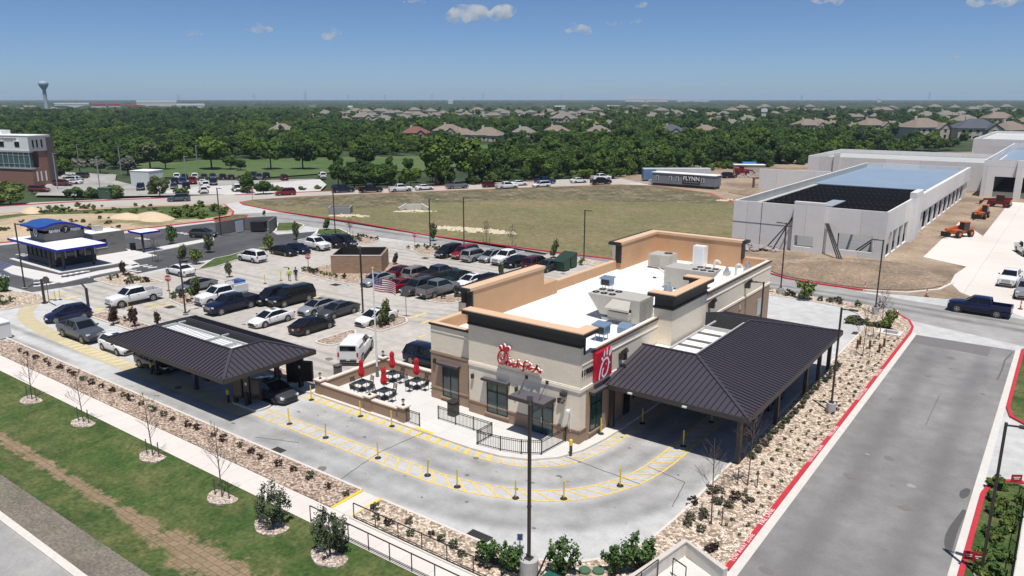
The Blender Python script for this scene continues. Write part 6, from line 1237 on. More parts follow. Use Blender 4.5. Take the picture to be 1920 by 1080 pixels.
w=MB(); w.bb(-33.8-ucx,-29.3-ucx,117.6-ucy,118.35-ucy,0,.8); w.bb(-33.8-ucx,-33.4-ucx,117.6-ucy,118.35-ucy,.8,7.6);w.bb(-30.6-ucx,-29.3-ucx,117.6-ucy,118.35-ucy,.8,7.6);w.bb(-33.4-ucx,-30.6-ucx,117.6-ucy,118.35-ucy,2.5,7.6)
w.bb(-21.2-ucx,-20.2-ucx,136.3-ucy,142.5-ucy,0,8.0); w.bb(-20.86-ucx,-20.5-ucx,142.5-ucy,209.5-ucy,3.9,7.0); w.build('pier',[TC],ub)
w=MB(); w.bb(-41.0,-41,0,0,0,0) if 0 else None
for x in (-38.9,): w.bb(x-.04-ucx,x+.04-ucx,118.37-ucy,118.398-ucy,0,6.9)
w.bb(-43.4-ucx,-33.85-ucx,118.37-ucy,118.398-ucy,3.6,3.68); w.bb(-43.4-ucx,-43.4+.3-ucx,118.3-ucy,118.39-ucy,0,6.9) if 0 else None
w.build('panel_joint',[mat('joint_dark',(.08,.08,.08),.9)],ub)
w=MB(); w.bb(-43.1-ucx,-21.2-ucx,162-ucy,209.2-ucy,5.75,5.9); w.build('roof_deck',[BDK],ub)
w=MB(); 
for i in range(23): y=119.4+i*1.9; w.bb(-43.1-ucx,-21.2-ucx,y-.03-ucy,y+.03-ucy,5.45,5.7); 
for i in range(6): x=-42+i*4.1; w.bb(x-.12-ucx,x+.12-ucx,118.8-ucy,162-ucy,4.7,5.25); 
w.build('roof_joists',[JST],ub)
w=MB()
for i in range(14):
    y=120.2+i*3; 
    for k in range(24): x=-43+k*.9; w.bar((x-ucx,y-ucy,5.25),(x+.45-ucx,y-ucy,5.68),.03); w.bar((x+.45-ucx,y-ucy,5.68),(x+.9-ucx,y-ucy,5.25),.03)
w.build('joist_web',[mat('web_grey',(.16,.16,.16),.5)],ub)
w=MB(); 
for x in (-36,-29):
    for y in (126,136,146,156): w.bb(x-.15-ucx,x+.15-ucx,y-.15-ucy,y+.15-ucy,0,4.7)
w.build('column',[JST],ub)
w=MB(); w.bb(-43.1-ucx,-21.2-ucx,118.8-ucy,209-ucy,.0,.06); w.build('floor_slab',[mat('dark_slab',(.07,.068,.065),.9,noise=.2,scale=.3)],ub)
w=MB(); w.bb(-27.9-ucx,-21.6-ucx,121.5-ucy,121.6-ucy,.4,4.2); w.bb(-34-ucx,-30-ucx,121.5-ucy,121.6-ucy,.2,3); w.bb(-22.9-ucx,-22.8-ucx,119.4-ucy,135-ucy,.2,4); w.build('stored_panels',[mat('white_planks',(.72,.72,.70),.8,noise=.1,scale=1,stretch=(.2,.2,8))],ub)
w=MB(); w.bb(-33-ucx,-31-ucx,128-ucy,137-ucy,5.75,5.9); w.build('loose_deck_sheet',[mat('grey_deck_sheet',(.30,.33,.36),.6)],ub)
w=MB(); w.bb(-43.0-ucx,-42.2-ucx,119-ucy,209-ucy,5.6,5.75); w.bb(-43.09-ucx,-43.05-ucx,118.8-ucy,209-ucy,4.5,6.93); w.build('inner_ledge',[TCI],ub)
br=thing('wall_brace','pair of long black steel braces propping the left front bay of the unfinished building','brace',(-36,116,0))
def brace(a,b,t): m_=MB(); m_.bar((a[0]-t.location.x,a[1]-t.location.y,a[2]),(b[0]-t.location.x,b[1]-t.location.y,b[2]),.14); m_.build('strut',[JST],t)
brace((-37.2,115.5,0),(-34.1,118.2,4.8),br); brace((-36,115.5,0),(-33.9,117.5,5.2),br)
br=thing('wall_brace','three parallel black steel braces propping the right front bay of the unfinished building','brace',(-27,115,0))
for k in range(3): brace((-26.2+k*.3,114.8,0),(-29.2+k*.2,118.2,4.6),br)
br=thing('wall_brace','slanted steel braces seen inside the wide front opening','brace',(-24,116,0)); brace((-24.9,119.5,.8),(-22.6,121.2,2.9),br); brace((-24.4,119.5,.8),(-22.3,121.2,2.9),br)
# second and third grey buildings behind
ub2,a_,b_=shell('second grey concrete building with dark openings at the right edge',-18.2,55,212,300,8.6,[(-15.7,-11.6,0,4.9),(-10.1,-8.2,0,4.9),(-6.9,0,0,4.6),(2.5,9,0,4.6),(12,20,0,4.6)],[])
w=MB(); w.bb(-17.9-a_,54-a_,225-b_,299-b_,6.4,6.55); w.build('roof_deck',[BDK],ub2); w=MB(); w.bb(-17.8-a_,54-a_,215-b_,298-b_,0,.06); w.build('floor_slab',[MATS['dark_slab']],ub2)
w=MB(); w.bb(-11.5-a_,-10.4-a_,211.3-b_,211.95-b_,0,8.8); w.bb(-8.0-a_,-7.1-a_,211.3-b_,211.95-b_,0,8.4); w.bb(-17.8-a_,40-a_,224.5-b_,224.9-b_,5,8); w.build('pier',[TC],ub2)
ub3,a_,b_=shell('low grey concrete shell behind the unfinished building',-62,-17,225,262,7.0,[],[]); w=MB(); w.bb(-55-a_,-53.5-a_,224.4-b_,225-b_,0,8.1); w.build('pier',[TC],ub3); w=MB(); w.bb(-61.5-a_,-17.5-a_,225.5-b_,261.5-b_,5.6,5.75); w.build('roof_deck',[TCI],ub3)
ub4,a_,b_=shell('large pale flat roofed building at the far right beyond the grey shells',-30,120,302,380,9.6,[],[]); w=MB(); w.bb(-29.5-a_,119-a_,302.5-b_,379.5-b_,8.6,8.8); w.build('roof',[mat('pale_membrane',(.50,.50,.48),.8,noise=.1,scale=.05)],ub4)
w=MB(); w.loft([[(x,-4,0),(x,-3.8,1.2),(x,-2.4,2.0),(x,2.4,2.0),(x,3.8,1.2),(x,4,0)] for x in (-9,9)]); o=w.build('white_trailer',[WROOF]); o.location=(12,285,6.6); tag(o,'long white rounded box lying on the second grey roof','trailer')
wl=thing('freestanding_wall','plain grey concrete wall panel standing left of the long unfinished building','wall',(-52,190,0)); w=MB(); w.bb(-8,8,-.2,.2,0,6.2); w.build('wall_run',[TC],wl); wl.rotation_euler=(0,0,R(10)); wl.location=(-54,186,0)
# site office trailer
tr_a=G(1222,347); tr_b=G(1340,356); ang=math.atan2(tr_b[1]-tr_a[1],tr_b[0]-tr_a[0]); L_=math.dist(tr_a[:2],tr_b[:2])
of2=thing('office_trailer','grey site office trailer with white roof and dark name banner','trailer',(tr_a[0],tr_a[1],.1),ang); b=MB(); b.bb(0,L_,0,3.6,.6,3.3); b.build('body',[mat('trailer_grey',(.19,.21,.23),.7,noise=.06,scale=1)],of2)
b=MB(); b.bb(-.15,L_+.15,-.15,3.75,3.3,3.45); b.build('roof',[WROOF],of2); b=MB(); b.bb(.2,L_-.2,.2,3.4,0,.6); b.build('skirt',[FRM],of2)
for u in (1.6,5.4,7.4,14.6): b=MB(); b.bb(u-.35,u+.35,-.05,0,1.5,2.6); wn2=b.build('window',[WHT],of2); b=MB(); b.bb(u-.22,u+.22,-.08,-.05,1.6,2.02); b.bb(u-.22,u+.22,-.08,-.05,2.1,2.5); b.build('pane',[GLSD],wn2)
b=MB(); b.bb(8.9,13.9,-.06,0,.9,3.25); bn=b.build('banner',[mat('banner_black',(.03,.03,.035),.7)],of2); text_mesh('lettering','FLYNN',1.5,.01,WHT,bn,frame((11.4,-.08,2.3),(1,0,0),(0,0,1)),bold=.03); b=MB(); b.bb(9.3,13.5,-.09,-.07,1.28,1.42); b.build('small_text_line',[mat('dim_white',(.25,.25,.25),.8)],bn)
b=MB(); b.bb(-1.2,.0,.4,2.2,0,1.2); b.build('step',[BEAM],of2)
t2_=thing('storage_container','white and blue container trailer behind the grey site office','trailer',(-98.5,196,.1),R(37)); b=MB(); b.bb(0,19,0,3,.3,3.4); b.build('body',[mat('container_white',(.5,.52,.54),.6,noise=.08,scale=.6)],t2_); b=MB(); b.bb(-.06,0,.2,2.8,.5,3.2); b.bb(0,3.5,-.06,0,.5,3.2); b.build('door',[mat('container_blue',(.10,.18,.33),.6,noise=.2,scale=1)],t2_)
sh=thing('site_shed','small white shed in the far work yard','shed',(*G(1402,327)[:2],0),R(30)); b=MB(); b.bb(-4,5,0,3,0,2.8); b.build('wall',[mat('shed_cream',(.5,.44,.36),.8)],sh); b=MB(); b.bb(-4.2,5.2,-.2,3.2,2.8,2.95); b.build('roof',[WROOF],sh); b=MB(); b.bb(-1,3,3.2,6,0,3.4); b.build('blue_tarp',[mat('tarp_blue',(.03,.22,.5),.6)],sh)
C_('suv','navy',1367,328,rd,'dark blue vehicle behind the end of the site office trailer',group='vehicles in the work yard')
g=G(1421,352); t=thing('brown_gate_frame','brown wooden frame standing in the work yard','frame',(g[0],g[1],0),R(35)); b=MB(); b.box((-1.2,0,1.2),(.5,.4,2.4)); b.box((1.2,0,1.2),(.5,.4,2.4)); b.box((0,0,2.5),(3,.4,.3)); b.build('timber',[mat('old_wood',(.12,.07,.045),.9)],t)
# rubble piles (countless stones)
def rubble(name,label,px,py,rx,ry,n,s,m,rot=0,hump=.5):
    g=G(px,py); mb_=MB()
    for i in range(n):
        r=math.sqrt(random.random()); a=random.uniform(0,2*math.pi); x=r*rx*math.cos(a); y=r*ry*math.sin(a); q=random.uniform(.4,1)*s; z=hump*(1-r)*1.0
        vs=[(x+q*dx*random.uniform(.6,1.1),y+q*dy*random.uniform(.6,1.1),z+q*dz*random.uniform(.5,.9)) for dx,dy,dz in ((1,0,0),(0,1,0),(-1,0,0),(0,-1,0),(0,0,1),(.5,.5,.6),(0,0,-.6))]
        mb_.add(vs,[(0,5,4),(5,1,4),(0,1,5),(1,2,4),(2,3,4),(3,0,4),(1,0,6),(2,1,6),(3,2,6),(0,3,6)])
    o=mb_.build(name,m); o.location=(g[0],g[1],.12); o.rotation_euler=(0,0,R(rot)); tag(o,label,'rocks'); o['kind']='stuff'; return o
PR=mat('pale_boulder',(.58,.50,.36),.9,noise=.2,scale=2)
rubble('rock_rubble','long pale limestone rock line in the field above the far parked row',885,434,8.5,1.6,260,.55,PR,12,.3); rubble('rock_rubble','pale limestone rocks at the edge of the drainage box',655,407,4,1,90,.5,PR,30,.2); rubble('rock_rubble','pale rocks around the concrete headwall in the field',778,398,4.5,.9,90,.45,PR,40,.2)
rubble('rock_rubble','grey broken concrete heap beside the left end of the unfinished building',1400,468,5,1.6,160,.55,mat('rubble_grey',(.33,.30,.28),.9,noise=.3,scale=2),20,.8); rubble('rock_rubble','pale stones near the field corner by the building',1395,378,6,1.5,80,.5,PR,30,.3)
rubble('rock_rubble','small pale boulders in the lot corner at the rear of the restaurant',1360+85,548,2.5,.5,30,.35,PR,20,.1); rubble('rock_rubble','scattered debris and lumber in the work yard',1420,330,16,6,200,.6,MATS['rubble_grey'],30,.3)
hd=thing('headwall','small pale concrete headwall among rocks in the field','headwall',(*G(776,394)[:2],.1),R(40)); b=MB(); b.box((0,0,.6),(3,.4,1.2)); b.bar((-1.5,0,.9),(-3,-1.2,.2),.3,.9); b.bar((1.5,0,.9),(3,-1.2,.2),.3,.9); b.build('wall_run',[KERB],hd)
def pile(px,py,rx,ry,h,m,label):
    g=G(px,py); mb_=MB(); n=22; rings=6; vs=[]; 
    for k in range(rings): 
        q=k/(rings-1)
        for i in range(n): a=2*math.pi*i/n; r=(1-q)*(1+.12*math.sin(3*a+px)+.06*random.random()); vs.append((rx*r*math.cos(a),ry*r*math.sin(a),h*(1-(1-q)**1.6)*(1+.08*random.random())))
    mb_.add(vs,[(k*n+i,k*n+(i+1)%n,(k+1)*n+(i+1)%n,(k+1)*n+i) for k in range(rings-1) for i in range(n)]); o=mb_.build('dirt_pile',m,None,True); o.location=(g[0],g[1],.1); tag(o,label,'dirt pile')
DP=mat('pale_sand',(.58,.46,.31),.95,noise=.1,scale=1,bump=.3); DB=ground_mat('brown_soil',(.27,.20,.14),var=.2,big=.4,fine=3,bump=1,fine_amt=.3)
pile(61,399,3.5,2,1.1,DP,'small pale sand pile behind the coffee stand at the left'); pile(287,411,5.5,3,1.3,DP,'large pale sand pile near the weeds right of the coffee stand'); pile(240,409,5,2.5,.9,DP,'low sand pile left of the largest one')
pile(1570,515,7,4.5,1.5,DB,'brown soil mound in front of the unfinished building'); pile(1480,508,6,2,.9,DB,'low brown soil berm left of the soil mound'); pile(1690,527,5,2.5,.7,DB,'flat brown soil heap at the right of the dirt ground'); pile(1420,365,7,3,1.2,DB,'dark soil heap in the work yard near the field')
# cones and barricades
for i,(px,py,l) in enumerate(((1621,545,'at the end of the red kerb by the dirt'),(1737,556,'alone on the pavement left of the blue pickup'),(1913,580,'behind the blue pickup'))):
    g=G(px,py); t=thing('channelizer_cone','orange and white traffic post '+l,'traffic cone',(g[0],g[1],.02)); b=MB(); b.cyl((0,0,.05),(0,0,1.05),.09,.06,n=10); b.cyl((0,0,.45),(0,0,.6),.095,n=10,m=1); b.build('tube',[mat('cone_orange',(.65,.12,.05),.6),WHT],t); b=MB(); b.box((0,0,.03),(.45,.45,.06)); b.build('base',[DK],t)
# hydrant, vaults, boxes
g=G(1681,597); t=thing('fire_hydrant','red fire hydrant at the tip of the rock bed','hydrant',(g[0],g[1],.1)); b=MB(); b.lathe((0,0,0),[(.16,0),(.16,.06),(.11,.08),(.11,.55),(.15,.6),(.12,.7),(.04,.78)],12); b.cyl((-.22,0,.45),(.22,0,.45),.06); b.build('body',[PT['red']],t)
g=G(1668,626); t=thing('utility_vault','white concrete utility vault lid with steel hatch in the rock bed','vault',(g[0],g[1],.1)); b=MB(); b.box((0,0,.06),(2.2,1.7,.12)); b.build('slab',[WALK],t); b=MB(); b.box((.1,0,.13),(1.3,1.0,.03)); b.build('hatch',[STEEL],t)
g=G(1006,1082); t=thing('green_netting','black edged bundle of dark green netting at the bottom of the lower bed','netting',(g[0]+1.2,g[1]+.1,.1)); b=MB(); b.add([(-1,-.5,0),(1,-.6,0),(1.1,.4,0),(-.9,.5,0),(-.5,-.1,.55),(.5,0,.45)],[(0,1,5,4),(1,2,5),(2,3,4,5),(3,0,4)]); b.build('cloth',[mat('netting_green',(.01,.11,.08),.8,noise=.3,scale=4)],t); b=MB(); b.bar((-1,-.5,0),(-.9,.3,1.0),.06); b.bar((-.9,.3,1.0),(.2,.5,.7),.05); b.build('frame',[FRM],t)
for px,py,l in ((1096,1074,'left'),(1122,1075,'right')): g=G(px,py); t=thing('valve_cover',f'round green irrigation cover at the bottom edge, {l} one of two','cover',(g[0],g[1],.1)); b=MB(); b.cyl((0,0,0),(0,0,.1),.3,n=18); b.build('lid',[mat('cover_green',(.07,.14,.08),.6)],t)
g=G(928,1061); t=thing('valve_box','open black meter box in the lower rock bed','box',(g[0],g[1],.1),.5); b=MB(); b.box((0,0,.08),(.8,.6,.16)); b.build('lid',[BLK],t)
g=G(14,632); t=thing('white_cabinet','white low cabinet at the lane edge, left frame side','cabinet',(g[0]-.5,g[1]-.3,.1)); b=MB(); b.box((0,0,.75),(2.2,1.0,1.5)); b.build('body',[MATS['off_white']],t); b=MB(); b.box((0,0,1.53),(2.3,1.1,.06)); b.build('lid',[MATS['white_plastic']],t)
# red yard signs at lower right
for px,py,a,l in ((1903,915,.6,'by the driveway corner behind the thick lamp post'),(1815,1063,.4,'left one of the pair at the bottom'),(1832,1067,.5,'right one of the pair at the bottom')):
    g=G(px,py); t=thing('yard_sign','small red yard sign '+l,'sign',(g[0],g[1],.1),a); b=MB(); b.box((0,0,.55),(.62,.03,.45)); b.build('panel',[mat('yard_red',(.38,.015,.02),.6)],t); b=MB(); b.box((0,-.02,.6),(.4,.01,.05)); b.box((0,-.02,.5),(.3,.01,.05)); b.build('white_stripe',[WHT],t); b=MB(); b.bar((-.2,0,0),(-.2,0,.4),.02); b.bar((.2,0,0),(.2,0,.4),.02); b.build('stake',[STEEL],t)
o=MB(); o.bb(1.15,1.35,12,51,.0,.14); struct(o.build('kerb',[KERB]))
# ================================================================ people
SKIN=mat('skin',(.35,.20,.13),.6)
def person(label,x,y,rz,shirt,pants,h=1.76,stride=.22,hold=None,hair=(.02,.014,.01)):
    t=thing('person',label,'person',(x,y,.02),rz,None)
    J_={'pel':(0,0,.94),'ch':(0,0,1.22),'nk':(0,0,1.44),'hd':(.01,0,1.52),'hL':(0,.1,.9),'hR':(0,-.1,.9),'kL':(stride*.7,.1,.5),'kR':(-stride*.25,-.1,.5),'aL':(stride,.1,.08),'aR':(-stride*1.3,-.1,.1),'tL':(stride+.16,.11,.03),'tR':(-stride*1.3+.15,-.11,.03),
    'sL':(0,.19,1.40),'sR':(0,-.19,1.40),'eL':(-.09,.25,1.13),'eR':(.05,-.25,1.13),'wL':(-.05,.27,.88),'wR':(.17,-.26,.90),'fL':(-.04,.27,.78),'fR':(.21,-.25,.81)}
    rad={'pel':.145,'ch':.155,'nk':.06,'hd':.07,'hL':.095,'hR':.095,'kL':.062,'kR':.062,'aL':.045,'aR':.045,'tL':.04,'tR':.04,'sL':.065,'sR':.065,'eL':.045,'eR':.045,'wL':.032,'wR':.032,'fL':.035,'fR':.035}
    E_=[('pel','ch'),('ch','nk'),('nk','hd'),('pel','hL'),('pel','hR'),('hL','kL'),('hR','kR'),('kL','aL'),('kR','aR'),('aL','tL'),('aR','tR'),('ch','sL'),('ch','sR'),('sL','eL'),('sR','eR'),('eL','wL'),('eR','wR'),('wL','fL'),('wR','fR')]
    ks=list(J_); sc=h/1.76; me=bpy.data.meshes.new('b'); me.from_pydata([tuple(c*sc for c in J_[k]) for k in ks],[(ks.index(a),ks.index(b)) for a,b in E_],[]); o=bpy.data.objects.new('b',me); scene.collection.objects.link(o)
    md=o.modifiers.new('s','SKIN'); sv_=me.skin_vertices[0].data
    for i,k in enumerate(ks): sv_[i].radius=(rad[k]*sc,rad[k]*sc*(1.15 if k in('pel','ch') else 1)); sv_[i].use_root=(k=='pel')
    o.modifiers.new('u','SUBSURF').levels=2
    dg=bpy.context.evaluated_depsgraph_get(); m2=bpy.data.meshes.new_from_object(o.evaluated_get(dg)); bpy.data.objects.remove(o)
    bm=bmesh.new(); bm.from_mesh(m2); bmesh.ops.create_uvsphere(bm,u_segments=14,v_segments=10,radius=.112*sc,matrix=Matrix.Translation((.015*sc,0,1.64*sc))@Matrix.Diagonal((1,.85,1.15,1))); 
    bmesh.ops.create_uvsphere(bm,u_segments=6,v_segments=4,radius=.022*sc,matrix=Matrix.Translation((.125*sc,0,1.63*sc)))
    bm.to_mesh(m2); bm.free()
    ms=[SKIN,mat('cloth_'+shirt[0],shirt[1],.85),mat('cloth_'+pants[0],pants[1],.85),mat('shoe_dark',(.03,.025,.02),.7)]
    m2.materials.clear(); [m2.materials.append(q) for q in ms]
    for p_ in m2.polygons:
        z=p_.center.z/sc; y=abs(p_.center.y)/sc; p_.use_smooth=True
        p_.material_index=3 if z<.1 else (0 if z>1.46 or (z<1.12 and y>.2 and z>.7) else (2 if z<.95 else 1))
    b=bpy.data.objects.new('body',m2); scene.collection.objects.link(b); b.parent=t
    hb=MB(); hb.lathe((0,0,1.66*sc),[(.112*sc,-.02*sc),(.118*sc,.04*sc),(.09*sc,.1*sc),(.03*sc,.13*sc)],12); hb.build('hair',[mat('hair_%d'%int(hair[0]*1000),hair,.7)],t,True)
    return t
g=G(543,527.5); person('person in a lime yellow shirt and tan shorts walking away across the lot',g[0],g[1],R(140),('lime',(.50,.62,.04)),('khaki',(.24,.19,.12)))
g=G(555.5,526.5); person('person all in black walking beside the one in yellow',g[0],g[1],R(135),('black',(.012,.011,.012)),('black2',(.015,.014,.016)),stride=.18)
person('person in a red shirt standing behind the dark sedan under the canopy',-49.6,35.6,R(-90),('red',(.45,.02,.03)),('black2',(.015,.014,.016)),stride=.05)
for (px,py,l,c) in ((1497.5,336,'worker in orange vest, left of two beside the grey wall panel',('orange',(.55,.14,.03))),(1506,336,'worker in dark clothes, right of two beside the grey wall panel',('brown',(.12,.08,.05))),(1376,335,'worker in orange vest near the small red lift',('orange',(.55,.14,.03)))): g=G(px,py); person(l,g[0],g[1],R(-60),c,('black2',(0,0,0)),stride=.05)
# ================================================================ vegetation
def leafmat(name,c1,c2,rh=0):
    m=bpy.data.materials.new(name); m.use_nodes=True; nt=m.node_tree; N=nt.nodes; L=nt.links; b=_bs(m); b.inputs['Roughness'].default_value=.6; b.inputs['Specular IOR Level'].default_value=.15
    tc=N.new('ShaderNodeTexCoord'); n=N.new('ShaderNodeTexNoise'); n.inputs['Scale'].default_value=.55; n.inputs['Detail'].default_value=3; L.new(tc.outputs['Object'],n.inputs['Vector'])
    r=N.new('ShaderNodeValToRGB'); r.color_ramp.elements[0].position=.35; r.color_ramp.elements[1].position=.68; r.color_ramp.elements[0].color=(*c1,1); r.color_ramp.elements[1].color=(*c2,1); L.new(n.outputs['Fac'],r.inputs[0])
    last=r.outputs[0]
    if rh:
        oi=N.new('ShaderNodeObjectInfo'); q=N.new('ShaderNodeValToRGB'); ln=N.new('ShaderNodeTexNoise'); ln.inputs['Scale'].default_value=.018; ln.inputs['Detail'].default_value=2; L.new(oi.outputs['Location'],ln.inputs['Vector']); lr_=N.new('ShaderNodeMapRange'); lr_.inputs[1].default_value=.36; lr_.inputs[2].default_value=.66; L.new(ln.outputs['Fac'],lr_.inputs[0]); fm_=N.new('ShaderNodeMix'); fm_.inputs[0].default_value=.5; L.new(lr_.outputs[0],fm_.inputs[2]); L.new(oi.outputs['Random'],fm_.inputs[3]); L.new(fm_.outputs[0],q.inputs[0]); e=q.color_ramp.elements; e[0].color=(.35,.42,.55,1); e[1].color=(2.3,1.9,1.0,1)
        for p,c in ((.25,(.55,.63,.72)),(.45,(.8,.85,.85)),(.62,(1.1,1.08,.9)),(.78,(1.6,1.45,.9))): x=e.new(p); x.color=(*c,1)
        mx=N.new('ShaderNodeMix'); mx.data_type='RGBA'; mx.blend_type='MULTIPLY'; mx.inputs[0].default_value=rh; L.new(last,mx.inputs[6]); L.new(q.outputs[0],mx.inputs[7]); last=mx.outputs[2]
    L.new(last,b.inputs['Base Color']); MATS[name]=m; return m
LEAF=leafmat('woodland_leaf',(.034,.068,.012),(.105,.172,.028),1.); OAK=leafmat('live_oak_leaf',(.05,.07,.035),(.12,.145,.075)); SHR=leafmat('dark_shrub_leaf',(.035,.075,.02),(.11,.18,.05)); GRY=leafmat('grey_green_leaf',(.07,.075,.045),(.15,.145,.09)); CYP=leafmat('cypress_leaf',(.06,.085,.03),(.13,.15,.06)); BRN=leafmat('reddish_leaf',(.035,.022,.018),(.085,.055,.04)); PNK=leafmat('silvery_leaf',(.10,.11,.08),(.26,.24,.21)); WDL=leafmat('weed_leaf',(.06,.10,.02),(.17,.21,.055))
BARK=mat('bark',(.10,.08,.06),.9,noise=.3,scale=3); TWIG=mat('bare_twig',(.13,.09,.07),.9,noise=.2,scale=5)
def crown(n,R3,cz,leaf,seed,lumps=14,hollow=.45,squash=1.,m=None,name='crown',lrr=(.28,.48),lz=1.):
    rg=np.random.default_rng(seed); lc=rg.normal(size=(lumps,3)); lc/=np.linalg.norm(lc,axis=1)[:,None]; lc*=rg.uniform(.35,.78,size=(lumps,1)); lr=rg.uniform(*lrr,size=lumps)
    k=rg.integers(0,lumps,n); d=rg.normal(size=(n,3)); d/=np.linalg.norm(d,axis=1)[:,None]; rr=rg.uniform(hollow,1,size=n)**.6
    p=(lc[k]+d*(lr[k]*rr)[:,None]*np.array([1,1,lz])); p[:,2]=np.maximum(p[:,2],-.75); p=p*np.array(R3)+np.array([0,0,cz])
    nrm=d+rg.normal(size=(n,3))*.45+np.array([0,0,.35]); nrm/=np.linalg.norm(nrm,axis=1)[:,None]
    t=np.cross(nrm,rg.normal(size=(n,3))); t/=np.linalg.norm(t,axis=1)[:,None]+1e-9; b=np.cross(nrm,t); s=leaf*rg.uniform(.6,1.3,size=(n,1))
    V=np.stack([p-t*s-b*s*.6,p+t*s-b*s*.6,p+t*s*.6+b*s,p-t*s*.7+b*s*.8],axis=1).reshape(-1,3)
    me=bpy.data.meshes.new(name); me.vertices.add(4*n); me.vertices.foreach_set('co',V.astype(np.float32).ravel()); me.loops.add(4*n); me.loops.foreach_set('vertex_index',np.arange(4*n,dtype=np.int32)); me.polygons.add(n); me.polygons.foreach_set('loop_start',np.arange(0,4*n,4,dtype=np.int32)); me.polygons.foreach_set('loop_total',np.full(n,4,dtype=np.int32)); me.materials.append(m or LEAF); me.update(); return me
def branchy(mb_,p,d,l,r,depth,spread=.6,up=.2,kids=3):
    q=p+d*l; mb_.cyl(p,q,r,r*.62,n=5,cap=False)
    if depth==0: return
    for i in range(kids):
        nd=(d+Vector((random.uniform(-1,1),random.uniform(-1,1),random.uniform(-.3,.6)))*spread+Vector((0,0,up))).normalized(); branchy(mb_,p+d*l*random.uniform(.55,1),nd,l*random.uniform(.55,.8),r*.55,depth-1,spread,up,kids)
def trunk_mesh(h,r,cw):
    mb_=MB(); mb_.cyl((0,0,-.6),(0,0,h*.45),r,r*.75,n=8,cap=False)
    for i in range(5): a=i*1.26+random.random(); mb_.cyl((0,0,h*(.35+.04*i)),(math.cos(a)*cw*.55,math.sin(a)*cw*.55,h*(.7+.05*(i%3))),r*.5,r*.15,n=5,cap=False)
    me=bpy.data.meshes.new('trunk'); me.from_pydata([tuple(v) for v in mb_.v],[],mb_.f); me.materials.append(BARK); return me
TR=[]   # woodland variants: (crown mesh, trunk mesh) unit ~ 9 m tall
for i,(w_,h,zc) in enumerate(((3.6,3.4,5.4),(4.3,3.2,5.0),(3.0,4.0,5.6),(4.8,3.6,5.2),(3.3,3.0,4.6))):
    TR.append((crown(3600,(w_,w_*.92,h),zc,.27,100+i,lumps=18+i*4,lrr=(.2,.44)),trunk_mesh(h+zc,.22,w_)))
def tree(v,x,y,s,label,group=None,z=0,name='broadleaf_tree',leaf=None,cat='tree',sz=None):
    t=thing(name,label,cat,(x,y,z),random.uniform(0,6.28),group); t.scale=(s,s,s*(sz or 1)) if not isinstance(s,tuple) else s
    c=bpy.data.objects.new('crown',TR[v][0]); scene.collection.objects.link(c); c.parent=t
    k=bpy.data.objects.new('trunk',TR[v][1]); scene.collection.objects.link(k); k.parent=t
    if leaf: c.material_slots[0].link='OBJECT'; c.material_slots[0].material=leaf
    return t
# named park trees (surveyed foot, top)
PKT=[(508,316,255,'on the park lawn, first right of the lamp behind the dark cars'),(568,316,255,'on the park lawn, second of the four in a row'),(626,316,262,'on the park lawn, third of the four in a row'),(686,316,258,'on the park lawn, fourth of the four in a row'),(282,316,250,'tall yellow green one left of the white box building row'),(311,316,281,'small round one on the lawn behind the white box building'),(397,316,248,'tall one on the lawn right of the two distant lamps'),(338,300,260,'bare topped one deep in the park'),(433,316,288,'low pair at the right of the distant lamps'),(452,318,292,'lowest one beside the low pair'),(635,352,300,'bushy one at the left end of the wood along the far road'),(730,352,300,'bushy one in the middle of the wood along the far road'),(817,347,248,'very tall one rising from the wood edge above the white sedan'),(880,342,252,'tall dark one at the wood edge above the grey pickup'),(665,352,310,'small one at the wood edge left'),(770,352,310,'dense one at the wood edge'),(300,370,322,'light green one standing before the box building'),(464,362,318,'bushy one between the distant lot and the red car'),(494,364,335,'low one right of the bushy one by the far lot'),(122,330,285,'green one beside the office building')]
for i,(x,y0,y1,l) in enumerate(PKT):
    g=G(x,y0); h=HT(x,y0,x,y1); s=h/(9.0); tree(i%5,g[0],g[1],(s*(1.05 if i not in (5,8,9,14,18) else 1.35),s*(1.05 if i not in (5,8,9,14,18) else 1.35),s),'broadleaf tree, '+l,'trees around the park lawn and far lots',-.3,leaf=CYP if i in(4,16) else None)
for i,(x,y0,y1,w_,l) in enumerate(((150,323,293,1.5,'left'),(188,323,293,1.6,'middle'),(240,325,290,1.6,'right'))):
    g=G(x,y0); h=HT(x,y0,x,y1); s=h/8.8; tree(i,g[0],g[1],(s*w_,s*w_,s),f'silvery flowering shrub mass behind the office cars, {l} of three','silvery shrubs behind the office lot',-.3,name='flowering_shrub',leaf=PNK,cat='shrub')
for i,(x,y0,y1,w_,l,lf) in enumerate(((20,383,335,1.5,'big bright green bush in front of the office building',WDL),(140,372,348,1.5,'dark hedge left of the green transformer box',SHR),(172,373,349,1.5,'dark hedge right part before the lamp',SHR),(216,372,344,1.2,'bright bush right of the dark hedge',WDL),(-20,384,340,1.5,'bright green bush cut by the left frame edge',WDL))):
    g=G(x,y0); h=HT(x,y0,x,y1); s=h/8.8; tree(i,g[0],g[1],(s*w_*1.25,s*w_*1.25,s*1.2),l,None,-2.2*s,name='roadside_bush',leaf=lf,cat='bush')
g=G(203,373); t=thing('transformer_box','dark green transformer cabinet beside the distant hedge','cabinet',(g[0],g[1],0),R(20)); b=MB(); b.box((0,0,1.3),(3.2,2.2,2.6)); b.build('body',[mat('transformer_green',(.05,.09,.06),.6)],t); b=MB(); b.box((0,0,2.65),(3.4,2.4,.12)); b.build('lid',[MATS['cover_green']],t)
